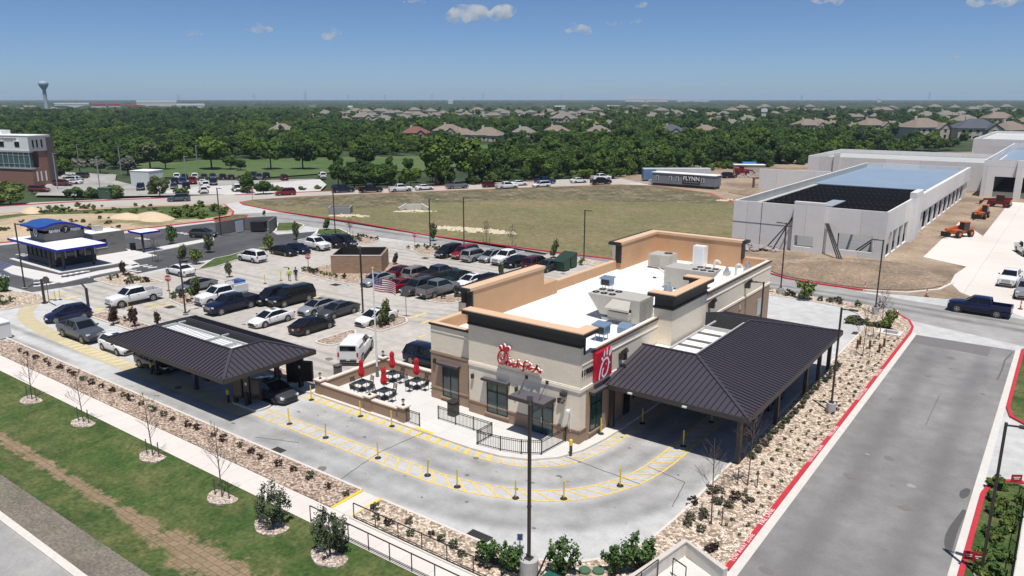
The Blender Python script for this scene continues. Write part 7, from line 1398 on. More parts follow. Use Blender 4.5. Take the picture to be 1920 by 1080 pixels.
# weeds and bushes on the red kerbed site (clumps)
CL=[crown(420,(1.1,1.0,.7),.45,.13,300+i,lumps=9) for i in range(4)]
def bush(me,x,y,s,label,group,leaf,z=.1,name='low_shrub',cat='shrub',zs=1.):
    o=bpy.data.objects.new(name,me); scene.collection.objects.link(o); o.location=(x,y,z); o.rotation_euler=(0,0,random.uniform(0,6.28)); o.scale=(s,s,s*zs); o.material_slots[0].link='OBJECT'; o.material_slots[0].material=leaf
    return tag(o,label,cat,group)
for i in range(60):
    x=random.uniform(60,425); y=random.uniform(386,402) if x<330 else random.uniform(384,412); g=G(x,y)
    bush(CL[i%4],g[0],g[1],random.uniform(.3,.75) if x<330 else random.uniform(.6,1.7),'wild green bush in the weedy strip of the red kerbed dirt site','wild bushes on the dirt site',WDL,.12,'wild_bush','bush')
for i in range(34):
    x=random.uniform(-10,230); y=random.uniform(418,440)-max(0,(x-60))*.06; g=G(x,y); bush(CL[i%4],g[0],g[1],random.uniform(.3,.6),'small dry tuft on the tan dirt site','dry tufts on the dirt site',GRY,.12,'dry_tuft','tuft')
for i in range(26):
    x=random.uniform(280,620); y=366.5-(x-280)*.026+random.uniform(-2,0)-2; g=G(x,y); bush(CL[i%4],g[0],g[1],random.uniform(.6,1.3),'roadside shrub along the far red kerb','shrubs along the far kerb',WDL if i%3 else SHR,0,'roadside_shrub')
# distant wood: individual trees for the nearest, one mass for the rest
HOUSES=[]
def hpx(x,y,w,kind,col): HOUSES.append((x,y,w,kind,col))
HS=[(529,249,43,0,'g'),(780,262,42,1,'r'),(842,258,50,1,'t'),(870,259,46,0,'t'),(915,262,60,0,'t'),(581,219,18,0,'g'),(611,217,26,0,'g'),(641,217,18,0,'g'),(648,229,26,0,'g'),(682,230,38,1,'g'),(722,232,40,0,'g'),(762,229,30,0,'g'),(982,254,42,0,'g'),(1043,258,46,1,'t'),(1122,253,46,0,'g'),(1057,234,44,1,'g'),(1106,236,26,0,'t'),(1258,257,36,1,'b'),(1142,238,24,0,'g'),(975,224,26,0,'g'),(1225,223,30,0,'g'),(1265,224,34,1,'g'),(1177,217,24,0,'t'),(1322,250,26,0,'t'),(1335,232,24,0,'t'),(1402,231,36,0,'g'),(1372,236,26,0,'g'),(1512,247,44,1,'t'),(1534,237,34,0,'t'),(1563,239,30,0,'t'),(1602,245,32,0,'g'),(1632,248,46,1,'t'),(1726,258,64,1,'t'),(1824,260,74,1,'b'),(1890,254,62,0,'t'),(1808,234,42,0,'t'),(1870,235,50,1,'t'),(1738,222,28,0,'g'),(1772,221,36,0,'g'),(1674,240,24,0,'g'),(1640,222,22,0,'g'),(1930,236,40,0,'t')]
for q in HS: hpx(*q)
rh=random.Random(5)
for i in range(46): HS.append((655+i*11+rh.uniform(-3,3),rh.choice([213,216,219,223]),rh.uniform(18,26),rh.choice([0,0,1]),rh.choice('ggt'))); hpx(*HS[-1])
for i in range(46): x=1180+i*16+rh.uniform(-4,4); HS.append((x,rh.choice([206,208,211,214,219,226]),rh.uniform(15,24),rh.choice([0,1]),rh.choice('ggtt'))); hpx(*HS[-1])
for i in range(8): HS.append((10+i*13,rh.choice([205,208,217]),16,0,'t')); hpx(*HS[-1])
RF={'g':mat('shingle_grey_brown',(.185,.165,.145),.9,noise=.12,scale=.5),'t':mat('shingle_tan_brown',(.205,.165,.13),.9,noise=.12,scale=.5),'r':mat('shingle_red_brown',(.17,.075,.06),.9,noise=.1,scale=.5),'b':mat('shingle_blue_grey',(.075,.08,.10),.9,noise=.1,scale=.5)}
HW=mat('house_stone',(.50,.43,.33),.9,noise=.12,scale=.6); HWB=mat('house_brick',(.30,.20,.15),.9,noise=.12,scale=.6)
def house_proto(kind):
    t=thing('house','x','house'); W,D,H=(9,6.5,5.2) if kind else (8.5,6.5,3.2)
    b=MB(); b.bb(-W,W,-D,D,0,H); b.bb(W*.25,W*.85,-D-2.5,-D,0,H*.9)
    if kind: b.add([(W*.2,-D-2.6,H*.9),(W*.9,-D-2.6,H*.9),(W*.55,-D-2.6,H*.9+2.2)],[(0,1,2)])
    b.build('wall',[HW],t)
    def hip(mb_,x0,x1,y0,y1,z,h,e=.5):
        x0-=e;x1+=e;y0-=e;y1+=e; d=(y1-y0)/2; r=min((x1-x0)/2-.4,d); cy=(y0+y1)/2
        mb_.add([(x0,y0,z),(x1,y0,z),(x1,y1,z),(x0,y1,z),(x0+r,cy,z+h),(x1-r,cy,z+h)],[(0,1,5,4),(1,2,5),(2,3,4,5),(3,0,4),(3,2,1,0)])
    b=MB(); hip(b,-W,W,-D,D,H,4.0)
    if kind: b.add([(W*.12,-D-3,H*.9-.2),(W*.98,-D-3,H*.9-.2),(W*.55,-D-3,H*.9+2.6),(W*.12,0,H*.9-.2),(W*.98,0,H*.9-.2),(W*.55,0,H*.9+2.6)],[(0,2,5,3),(1,4,5,2)])
    else: hip(b,W*.2,W*.9,-D-2.5,D*.2,H*.95,2.8)
    ro=b.build('roof',[RF['g']],t); b=MB(); b.box((-W*.35,1.0,H+3.2),(1.2,.9,3.4)); b.build('chimney',[mat('chimney_pale',(.58,.50,.42),.9)],ro)
    for x in (-W*.75,-W*.45,-W*.1,W*.55):
        for z in ((1.4,3.9) if kind else (1.5,)):
            y=-D-2.55 if x>0 else -D-.05; w=MB(); w.bb(x-.6,x+.6,y-.03,y,z-.7,z+.7); wf=w.build('window',[GLSD],t); w=MB(); w.bb(x-.7,x+.7,y-.06,y-.031,z+.7,z+.82); w.bb(x-.7,x+.7,y-.06,y-.031,z-.82,z-.7); w.build('frame',[WHT],wf)
    return t
HP=[house_proto(0),house_proto(1)]; hf=[1,1]; clear=[]
HPF=[]
def flat_copy(proto,x,y,rz,label,group,s,roof):
    far=False
    o=proto if hf[HP.index(proto)] else dup(proto)
    hf[HP.index(proto)]=0; o.location=(x,y,-.5); o.rotation_euler=(0,0,rz); o.scale=(s,s,s); tag(o,label,'house',group)
    for c in o.children:
        if c.name.startswith('roof'): c.material_slots[0].link='OBJECT'; c.material_slots[0].material=roof
        if c.name.startswith('wall') and roof in (RF['r'],): c.material_slots[0].link='OBJECT'; c.material_slots[0].material=HWB
def house_small(kind,x,y,rz,label,group,s,roof,walls):
    W,D,H=8.5,6.5,3.4+2*kind; t=None; b=MB(); b.bb(-W,W,-D,D,0,H,1); b.add([(-W-.5,-D-.5,H),(W+.5,-D-.5,H),(W+.5,D+.5,H),(-W-.5,D+.5,H),(-2,0,H+3.8),(2,0,H+3.8)],[(0,1,5,4),(1,2,5),(2,3,4,5),(3,0,4),(3,2,1,0)],0); b.box((-4,1,H+2.8),(1.2,1,3),1)
    return b
SM={}
colw={'g':'grey brown','t':'tan brown','r':'red brown','b':'blue grey'}
hc={}; sn_={}
HOUSES.sort(key=lambda q:q[0])
def side_n(s_): sn_[s_]=sn_.get(s_,0)+1; return sn_[s_]-1
for i,(x,y,w_,k,c) in enumerate(HOUSES):
    g=G(x,y); dist=math.hypot(g[0],g[1]); s=min(1.3,max(.85,1.1*w_/(19.5*FPX/dist))); rz=rh.choice([0,R(90),R(35),R(-30),R(60)]) if i>3 else R(30)
    if w_>=26: rz=YAW+rh.uniform(-.4,.4)
    clear.append((g[0],g[1],15*s))
    if w_>=26:
        hc[c]=hc.get(c,0)+1
        side='behind the park lawn' if x<900 else 'beyond the wood centre' if x<1300 else 'right of the wood'
        flat_copy(HP[k],g[0],g[1],rz,f'{"two storey" if k else "one storey"} house, {colw[c]} hip roof, {nth[side_n(side)]} from left {side}','houses beyond the wood',s,RF[c])
    else:
        if (k,c) not in SM: SM[(k,c)]=house_small(k,0,0,0,'','',1,RF[c],HW).build('distant_house',[RF[c],HW]); o=SM[(k,c)]
        else: o=SM[(k,c)].copy(); scene.collection.objects.link(o)
        o.location=(g[0],g[1],-.5); o.rotation_euler=(0,0,rz); o.scale=(s,s,s); tag(o,f'small distant house with {colw[c]} roof in the far subdivision','house','small houses of the far subdivision')
clear=np.array(clear)
def inpoly(px,py,poly):
    n=len(poly); r=np.zeros(len(px),bool); j=n-1
    for i in range(n):
        xi,yi=poly[i]; xj,yj=poly[j]; c=((yi>py)!=(yj>py))&(px<(xj-xi)*(py-yi)/(yj-yi+1e-12)+xi); r^=c; j=i
    return r
def proj(X,Y):
    k=-X*math.sin(YAW)+Y*math.cos(YAW); l=X*math.cos(YAW)+Y*math.sin(YAW); z=-CAM_H; kk=k*math.cos(PITCH)-z*math.sin(PITCH); return 960+FPX*l/kk,540-FPX*(k*math.sin(PITCH)+z*math.cos(PITCH))/kk
def scatter(r0,r1,area):
    n=int(1.5*(r1*r1-r0*r0)/2/area); a=rng.uniform(-.75,.75,n)+math.pi/2+YAW; r=np.sqrt(rng.uniform(r0*r0,r1*r1,n)); return r*np.cos(a),r*np.sin(a),r
edge_x=[-200,60,130,250,300,480,620,640,850,960,1150,1200,1300,1450,1600,1700,1760,1850,2200]
edge_y=[300,300,310,318,303,300,300,346,346,340,334,327,320,312,300,290,282,274,268]
pts=[]; rad=[]
for r0,r1,area,sc in ((150,420,26,.82),(420,800,55,.74),(800,1500,150,.95)):
    X,Y,r=scatter(r0,r1,area); px,py=proj(X,Y); ok=(px>-150)&(px<2080)&(py<np.interp(px,edge_x,edge_y))
    for poly in ([(250,325),(258,306),(420,299),(700,293),(960,291),(960,297),(900,302),(840,312),(640,318),(600,335),(250,335)],[(835,272),(1005,267),(1012,276),(850,280)],[(1000,196),(1200,198),(1190,203),(1010,202)],[(0,200),(110,200),(110,206),(0,208)],[(220,190),(300,190),(320,199),(240,200)]): ok&=~inpoly(px,py,poly)
    ok&=(np.sin(X*.043+1.3*np.sin(Y*.031))+np.sin(Y*.057+1.1*np.sin(X*.023))+rng.normal(size=len(X))*.5)>-1.25; ok&=~((px>640)&(px<1130)&(py<226)&(py>206)&(rng.uniform(size=len(px))<.88)); ok&=~((px>1150)&(py<228)&(py>200)&(rng.uniform(size=len(px))<.5))
    X,Y,r=X[ok],Y[ok],r[ok]
    for cx,cy,cr in clear:
        # keep a little clearing round and in front of each house
        d=math.hypot(cx,cy); ux,uy=cx/d,cy/d; rel=(X-cx)*ux+(Y-cy)*uy; lat=np.abs(-(X-cx)*uy+(Y-cy)*ux); q=~((rel<cr*.9)&(rel>-cr*3.1)&(lat<cr*.72)); 
        X,Y,r=X[q],Y[q],r[q]
    s=sc*rng.uniform(.5,1.25,len(X))*(1+.12*np.sin(X*.05)*np.sin(Y*.07)); qx,qy=proj(X,Y); s=np.where((qx>590)&(qx<905)&(qy>298),np.minimum(s,.95)*.62,s); s=np.where((qx>590)&(qx<1000)&(qy<=298)&(qy>270),s*.85,s); pts.append(np.stack([X,Y,s,r],1))
pts=np.concatenate(pts); pts=pts[np.argsort(pts[:,3])]
NI=190
for i,(X,Y,s,r) in enumerate(pts[:NI]): tree(int(i%5),X,Y,s,'broadleaf tree at the near edge of the dense wood beyond the field','trees of the near wood edge',-.5,name='woodland_tree')
rest=pts[NI:]
bx_=0
for i in range(2000):
    x=rh.uniform(630,1700); y=float(np.interp(x,edge_x,edge_y))+rh.uniform(-5,1.5)
    if x>1560 and rh.random()<.6: continue
    g=G(x,y); s=rh.uniform(.22,.5); tree(i%5,g[0],g[1],(s*1.3,s*1.3,s),'leafy underbrush clump at the very edge of the dense wood','underbrush of the near wood edge',-.5-1.0*s,name='woodland_bush',cat='bush',leaf=(WDL if rh.random()<.25 else None)); bx_+=1
    if bx_>=85: break
ccol=bpy.data.collections.new('crown_shapes')
for i in range(5):
    o=[q for q in scene.objects if q.type=='MESH' and q.data==TR[i][0] and not q.material_slots[0].link=='OBJECT'][0]; ccol.objects.link(o)
me=bpy.data.meshes.new('distant_wood'); me.vertices.add(len(rest)); co=np.zeros((len(rest),3)); co[:,:2]=rest[:,:2]; co[:,2]=-.8; me.vertices.foreach_set('co',co.astype(np.float32).ravel())
at=me.attributes.new('tsize','FLOAT','POINT'); at.data.foreach_set('value',rest[:,2].astype(np.float32)); me.update()
fo=bpy.data.objects.new('distant_wood',me); scene.collection.objects.link(fo); fo['kind']='stuff'; tag(fo,'dense green wood stretching beyond the field to the horizon','wood')
ng=bpy.data.node_groups.new('scatter_crowns','GeometryNodeTree'); ng.interface.new_socket('Geometry',in_out='INPUT',socket_type='NodeSocketGeometry'); ng.interface.new_socket('Geometry',in_out='OUTPUT',socket_type='NodeSocketGeometry')
N=ng.nodes; L=ng.links; gi=N.new('NodeGroupInput'); go=N.new('NodeGroupOutput'); mp_=N.new('GeometryNodeMeshToPoints'); ip=N.new('GeometryNodeInstanceOnPoints'); ci=N.new('GeometryNodeCollectionInfo'); ci.inputs['Collection'].default_value=ccol; ci.inputs['Separate Children'].default_value=True; ci.inputs['Reset Children'].default_value=True
na=N.new('GeometryNodeInputNamedAttribute'); na.data_type='FLOAT'; na.inputs['Name'].default_value='tsize'; rv=N.new('FunctionNodeRandomValue'); rv.data_type='FLOAT_VECTOR'; rv.inputs[1].default_value=(0,0,6.28); ri=N.new('FunctionNodeRandomValue'); ri.data_type='INT'; ri.inputs[4].default_value=0; ri.inputs[5].default_value=4
L.new(gi.outputs[0],mp_.inputs[0]); L.new(mp_.outputs[0],ip.inputs['Points']); L.new(ci.outputs[0],ip.inputs['Instance']); ip.inputs['Pick Instance'].default_value=True; L.new(ri.outputs[2],ip.inputs['Instance Index']); L.new(rv.outputs[0],ip.inputs['Rotation']); vr=N.new('FunctionNodeRandomValue'); vr.data_type='FLOAT_VECTOR'; vr.inputs[0].default_value=(.8,.8,.75); vr.inputs[1].default_value=(1.35,1.35,1.2); vm=N.new('ShaderNodeVectorMath'); vm.operation='SCALE'; L.new(vr.outputs[0],vm.inputs[0]); L.new(na.outputs[0],vm.inputs['Scale']); L.new(vm.outputs[0],ip.inputs['Scale']); L.new(ip.outputs[0],go.inputs[0])
fm=fo.modifiers.new('scatter','NODES'); fm.node_group=ng
# very far tree belts: low lumps (stuff)
X,Y,r=scatter(1500,9000,6500); px,py=proj(X,Y); ok=(px>-200)&(px<2120)
X,Y=X[ok],Y[ok]; n=len(X); bm_=MB()
mbv=[];mbf=[]
for i in range(n):
    w_=rng.uniform(12,45); h=rng.uniform(4,9); a=rng.uniform(0,3.14); c_,s_=math.cos(a),math.sin(a); o_=len(mbv)
    for (u,v,z) in ((-1,-.4,0),(1,-.5,0),(1,.5,0),(-1,.4,0),(-.6,-.2,h),(.5,-.25,h*.9),(.6,.2,h),(-.5,.25,h*.85)): mbv.append((X[i]+w_*(u*c_-v*s_),Y[i]+w_*(u*s_+v*c_),z-.5))
    mbf+=[tuple(o_+q for q in f) for f in ((0,1,5,4),(1,2,6,5),(2,3,7,6),(3,0,4,7),(4,5,6,7))]
bm_.v=mbv;bm_.f=mbf;bm_.m=[0]*len(mbf); o=bm_.build('far_tree_belts',mat('far_foliage',(.030,.048,.020),.9,noise=.35,scale=.02)); o['kind']='stuff'; tag(o,'thin dark tree belts on the far plain toward the horizon','wood')
# horizon landmarks
def far_at(px,dist): # point on the horizon plain at a bearing
    l=(px-960)/FPX*1.0; k=1/math.cos(PITCH); v=np.array(_fw)*k+np.array(_rt)*l; v=v/np.linalg.norm(v[:2]); return float(v[0]*dist),float(v[1]*dist)
x,y=far_at(85,1500); wt_=thing('water_tower','pale blue grey water tower with bulb tank on the left horizon','water tower',(x,y,-.5)); b=MB(); b.lathe((0,0,0),[(6,0),(3.6,6),(3.2,38),(3.6,40)],20); b.build('stem',[mat('tower_paint',(.30,.36,.42),.6)],wt_,True)
b=MB(); b.lathe((0,0,40),[(3.6,0),(6,3),(8.6,7),(9.4,10),(8.2,12.5),(4,14.2),(.5,14.7)],28); b.build('tank',[MATS['tower_paint']],wt_,True); wt_.scale=(.82,.82,.94)
def lowb(px0,px1,dist,h,m,label,z=0,depth=60):
    a=far_at(px0,dist); c=far_at(px1,dist); t=thing('distant_building',label,'building',(a[0],a[1],-.5),math.atan2(c[1]-a[1],c[0]-a[0])); L__=math.dist(a,c); b=MB(); b.bb(0,L__,0,depth,0,h); b.build('wall',[mat('far_white_wall',(.60,.59,.57),.8)],t); b=MB(); b.bb(-.5,L__+.5,-.5,depth+.5,h,h+h*.35); b.build('roof',[m],t)
FRD=mat('far_red_roof',(.42,.04,.05),.7); FWR=mat('far_white_roof',(.72,.72,.71),.7)
lowb(170,197,1900,9,FRD,'long low building with red roof on the left horizon, first of three'); lowb(202,224,1880,9,FRD,'long low building with red roof on the left horizon, second of three'); lowb(233,262,1750,8,FRD,'long low building with red roof on the left horizon, third of three')
lowb(255,330,2100,14,FWR,'white low warehouse right of the red roofed buildings'); lowb(330,382,1800,9,FWR,'long white warehouse at the right end of the left horizon group'); lowb(100,165,2300,9,FWR,'pale low building behind the water tower'); 
lowb(1172,1210,4200,22,FWR,'large white plant roof on the centre right horizon, left part'); lowb(1212,1252,4000,20,FWR,'large white plant roof on the centre right horizon, right part'); lowb(840,849,3000,14,FWR,'tiny white building on the horizon right of centre left'); lowb(1110,1162,1900,5,FWR,'long pale low roof in the middle distance'); lowb(652,660,1500,7,FWR,'small white barn in the far wood'); lowb(1040,1060,1800,5,FWR,'pale strip building in the middle distance'); lowb(1270,1330,4500,10,FWR,'scattered pale buildings on the right horizon'); lowb(1645,1652,3500,22,FWR,'small white silo block on the right horizon'); lowb(1430,1440,900,9,FWR,'white roofed pavilion in the right subdivision',depth=12)
struct(MB().prism([G(*p)[:2] for p in ((995,197),(1010,195),(1060,197.5),(1120,200),(1190,199),(1120,202),(1040,203),(1000,200))],-.3,-.3).build('bare_earth',mat('far_bare_earth',(.42,.30,.22),.9,noise=.1,scale=.01)))
for i,(px,d,h) in enumerate(((335,2600,34),(477,3000,40),(572,2800,38),(573.5,3300,60),(653,3000,38),(722,3000,38),(810,3100,40),(906,3100,40),(1053,3200,38),(1742,3200,45),(1503,3000,34))):
    x,y=far_at(px,d); t=thing('lattice_pylon',f'thin grey lattice pylon on the horizon, {nth[i]} from the left','pylon',(x,y,-.5),YAW); b=MB(); b.bar((-3,0,0),(-.6,0,h),.5); b.bar((3,0,0),(.6,0,h),.5); b.build('leg',[mat('far_steel',(.25,.27,.29),.6)],t); b=MB(); [b.bar((-7,0,h*q),(7,0,h*q),.4) for q in (.72,.85,.97)]; b.build('cross_arm',[MATS['far_steel']],t)
# ---- foreground planting
def twig_tree(label,x,y,h,seed,depth=4,ring=True,r=.045,z=.02,leafy=None):
    random.seed(seed); t=thing('bare_young_tree',label,'tree',(x,y,z),0,'young bare trees'); b=MB(); p=Vector((0,0,0)); d=Vector((random.uniform(-.05,.05),random.uniform(-.05,.05),1)).normalized(); b.cyl(p,p+d*h*.9,r,r*.25,n=6); b.build('trunk',[TWIG],t)
    b=MB()
    for i in range(13): f=.28+.65*i/13; a=random.uniform(0,6.28); branchy(b,p+d*h*.9*f,Vector((math.cos(a)*.7,math.sin(a)*.7,.75)).normalized(),h*.17*(1.25-f),r*.32,3 if depth>3 else 2,.55,.15,3)
    b.build('branches',[TWIG],t)
    if leafy: c=bpy.data.objects.new('foliage',leafy); scene.collection.objects.link(c); c.parent=t; c.location=(0,0,h*.62)
    for s in (-1,1): b=MB(); b.bar((s*.55,.1*s,0),(s*.55,.1*s,1.1),.05); b.build('stake',[BARK],t)
    return t
RINGM=rock_mat('pale_tree_ring_rock',(.34,.28,.24),(.78,.70,.62),9)
def ring(x,y,r=.95):
    pts=[(x+r*1.15*math.cos(a)*(1+.06*math.sin(3*a+x)),y+r*.8*math.sin(a)*(1+.06*math.cos(4*a))) for a in [i*math.pi/12 for i in range(24)]]; z=lawnz(y)+.05; struct(MB().prism(pts,z-.1,z).build('rock_ring',RINGM))
TWL=crown(150,(.8,.8,1.2),0,.05,777,lumps=12,m=BRN)
TT=[(-62.9,22.5,4.4,'first along the sidewalk'),(-55.2,22.8,4.6,'second from the left along the sidewalk'),(-46.0,22.9,5.0,'third from the left along the sidewalk'),(-37.7,22.5,5.2,'fourth along the sidewalk')]
for i,(x,y,h,l) in enumerate(TT): twig_tree('bare young tree in a ring of pale rocks, '+l,x,y,h,40+i,z=lawnz(y)); ring(x,y)
twig_tree('bare young tree in the rock bed at the lower left corner of the large canopy',-13.4,36.5,5.6,51,z=.1); twig_tree('bare reddish young tree in the rock bed in front of the large canopy corner',-13.3,41.8,6.0,52,z=.1,leafy=TWL); twig_tree('bare young tree in the rock bed near the utility vault',-13.3,71.2,5.2,53,z=.1); twig_tree('leafless young tree right beside the utility vault',-13.2,77.5,6.0,54,z=.1,leafy=TWL)
g=G(292,483+60); 
for (x,y,h,l,s) in ((*G(292,492)[:2],4.2,'at the coffee lot kerb',60),(*G(912,458)[:2],4.4,'with reddish twigs behind the far parked row',61),(*G(960,470)[:2],4.6,'with grey green twigs behind the far parked row',62),(*G(657,445)[:2],4.,'reddish, in the planter behind the dark cars',63)): twig_tree('small thin tree '+l,x,y,h,s,leafy=TWL)
random.seed(99)
# live oaks beside the walk
OKC=[crown(3300,(1.25,1.15,1.3),1.35,.042,500+i,lumps=34,hollow=.05,m=OAK,lrr=(.10,.26),lz=2.2) for i in range(2)]
def shrubtree(me,x,y,s,label,z,name='live_oak',cat='tree',leaf=None,trunkh=.9,zs=1.,group=None):
    t=thing(name,label,cat,(x,y,z),random.uniform(0,6),group); t.scale=(s,s,s*zs); c=bpy.data.objects.new('crown',me); scene.collection.objects.link(c); c.parent=t
    if leaf: c.material_slots[0].link='OBJECT'; c.material_slots[0].material=leaf
    b=MB(); [b.cyl((0,0,0),(random.uniform(-.25,.25),random.uniform(-.25,.25),trunkh),.05,.03,n=6) for _ in range(3)]; b.build('trunk',[BARK],t); return t
shrubtree(OKC[0],-32.8,22.4,1.0,'bushy grey green live oak on the lawn, left of the curb ramp',lawnz(22.4)); ring(-32.8,22.3,1.0)
shrubtree(OKC[1],-28.1,22.4,1.05,'bushy grey green live oak on the lawn in front of the handrails',lawnz(22.4)); ring(-28,22.3,1.0)
SH2=[crown(1300,(.74,.72,.8),.75,.05,520+i,lumps=22,hollow=.05,m=SHR,lrr=(.14,.32),lz=1.6) for i in range(3)]
for i,(px,py,s,l) in enumerate(((911,1050,1.1,'leftmost, beside the open kerb inlet'),(957,1062,1.15,'left of the large lamp base'),(1052,1068,1.35,'right of the green netting'),(1152,1064,1.15,'left one of the touching pair'),(1192,1058,1.45,'right one of the touching pair'))):
    g=G(px,py+16); shrubtree(SH2[i%3],g[0],g[1]+.2,s,'dark green leafy shrub in the lower bed, '+l,.1,'evergreen_shrub','shrub',group='dark evergreen shrubs of the lower bed',trunkh=.5)
# lot trees
def dwell(px,py,pt,label,leaf,w_=.5,name='young_tree',me=None,cat='tree'):
    g=G(px,py); h=HT(px,py,px,pt); t=thing(name,label,cat,(g[0],g[1],.1)); c=bpy.data.objects.new('crown',me or LTC[int(px)%3]); scene.collection.objects.link(c); c.parent=t; c.scale=(h*w_*.5,h*w_*.5,h*.5); c.location=(0,0,h*.52); c.material_slots[0].link='OBJECT'; c.material_slots[0].material=leaf
    b=MB(); b.cyl((0,0,0),(0,0,h*.8),.06,.02,n=6); b.build('trunk',[BARK],t)
LTC=[crown(700,(1,1,.95),0,.11,600+i,lumps=22,hollow=.1) for i in range(3)]
for (px,py,pt,l,lf,w_) in ((342,492,452,'slender green tree in the coffee lot island, left',CYP,.55),(392,474,437,'slender green tree in the coffee lot island, right',CYP,.55),(323,458,420,'young green tree behind the coffee stand lane',SHR,.6),(368,495,465,'rounded green bush by the coffee lot kerb',WDL,.9),(505,470,441,'rounded green bush between the asphalt lot and the black sedans',WDL,.8),(495,405,393,'small tree in the strip by the ring road',SHR,.7),(612,432,404,'young green tree behind the white pickup row',SHR,.6),(556,450,416,'thin pale tree near the white pickup row',CYP,.45),(741,497,470,'dark upright tree at the right side of the brick enclosure',BRN,.5),(430,520,492,'thin grey green tree left of the two walking people',GRY,.55),(720,612,552,'young cypress beside the white sedan and lamp post',CYP,.45),(213,610,568,'dark red upright shrub in the lane island, left of three',BRN,.5),(253,614,576,'dark red upright shrub in the lane island, middle of three',BRN,.5),(296,612,583,'dark red upright shrub in the lane island, right of three',BRN,.45),(940,525,493,'thin pale tree beside the tan parapet',CYP,.4),(812,452,415,'thin tree in the far planter by the lamp post',CYP,.45),(1038,485,442,'green young tree behind the dark red suv',CYP,.45),(1089,497,482,'small bush left of the lamp post behind the dumpsters',WDL,.9),(232,517,490,'dark small tree in the rocks behind the white crew cab pickup',BRN,.5),(1508,562,524,'bright green desert willow at the rear lane curve',WDL,.95),(1662,618,574,'dense green and brown shrub at the tip of the rock bed',WDL,.7),(10,548,518,'dark shrub tree on the small lawn at the left edge',SHR,.9),(366,562,510,'yellow green small tree behind the stop sign',CYP,.5)): dwell(px,py,pt,l,lf,w_)
# small shrubs: left bed, lower bed
tw=[crown(110,(.34,.34,.26),.2,.05,700+i,lumps=6,hollow=.1,m=BRN) for i in range(3)]
for i in range(30):
    px=5+i*22.3; x=-75.5+i*1.5; 
    if x>-32: break
    bush(tw[i%3],x+random.uniform(-.3,.3),26.75+random.uniform(-.15,.15),random.uniform(.8,1.25),'small brownish shrub in the long rock bed beside the lane','small shrubs of the long rock bed',random.choice([BRN,BRN,BRN,OAK]),.1)
for i in range(13): bush(tw[i%3],-29.2+i*.85,26.2+random.uniform(-.35,.9),random.uniform(.8,1.2),'small brownish shrub in the lower rock bed behind the handrail','small shrubs of the lower rock bed',random.choice([BRN,OAK,GRY]),.1)
rs_=crown(260,(.42,.42,.3),.26,.06,720,lumps=9,hollow=.2,m=OAK)
for i in range(20): bush(rs_,-14.35+random.uniform(-.1,.1),45.6+i*1.13,random.uniform(.7,.95),'rounded olive shrub in the row along the large canopy edge','rounded shrubs beside the large canopy',GRY if i%3 else OAK,.1,'rounded_shrub')
for j,xx in enumerate((-13.3,-12.5,-11.8)):
    for i in range(36): bush(tw[(i+j)%3],xx+random.uniform(-.2,.2),36.5+i*1.2+random.uniform(-.3,.3),random.uniform(.35,.6),'tiny dark tuft in the rows of the side rock bed','tiny tufts of the side rock bed',random.choice([OAK,BRN,SHR]),.1,'grass_tuft','tuft')
for i in range(16): bush(tw[i%3],random.uniform(-15.6,-12.2),random.uniform(34,40),random.uniform(.9,1.4),'brown twiggy tuft at the lower corner of the side rock bed','twiggy tufts at the bed corner',random.choice([GRY,BRN]),.1,'grass_tuft','tuft')
for k,(x0,x1,y0,y1,n) in enumerate(((-82,-63,36.8,37.8,8),(-82.5,-71.5,63.4,64.6,14),(-99.5,-92,45.5,49,16),(-112,-94,30.5,36,26),(-97,-91,83.5,87,14),(-82,-76.5,84,87,12),(-56.2,-54,51.2,54,6),(-83.6,-79,45.5,48.6,8),(-26,-17,88.9,90,16),(-58,-55.5,63.5,67,3))):
    for i in range(n): bush(tw[i%3],random.uniform(x0,x1),random.uniform(y0,y1),random.uniform(.9,1.7),['small shrub in the lane island bed','small shrub at the brick enclosure bed','small shrub in the rock mound behind the white pickup','shrub in the rock bed at the left frame edge','dark shrub in the planter behind the dark cars','dark shrub in the far planter by the stop sign','small shrub in the planter beside the white sedan','small shrub at the head of the service truck row','small plant in the strip along the rear lane','small shrub by the tall tan parapet'][k],'shrubs of lot bed %s'%('abcdefghij'[k]),random.choice([BRN,OAK,WDL,SHR]),.12)
for i in range(9): g=G(1590+i*9,605+i*1.5); bush(CL[i%4],g[0]+random.uniform(-.3,.3),g[1],random.uniform(.45,.7),'green bush in the bed at the rear lane curve','bushes at the rear lane curve',random.choice([WDL,OAK,GRY]),.1,'rounded_shrub')
for i in range(26):
    x=random.uniform(-1.3,.0); y=random.uniform(39.5,50.5); 
    bush(CL[i%4],x,y,random.uniform(.35,.62),'leafy green bush in the grass strip by the black fence','leafy bushes in the right grass strip',WDL if i%2 else SHR,.1,'leafy_bush','bush',1.3)
# grass tufts on the near lawn (stuff)
tm=MB()
for i in range(9):
    a=random.uniform(0,6.28); l=random.uniform(.05,.10); x,y=random.uniform(-.05,.05),random.uniform(-.05,.05); tm.add([(x-.012*math.sin(a),y+.012*math.cos(a),0),(x+.012*math.sin(a),y-.012*math.cos(a),0),(x+math.cos(a)*l*.6,y+math.sin(a)*l*.6,l)],[(0,1,2)])
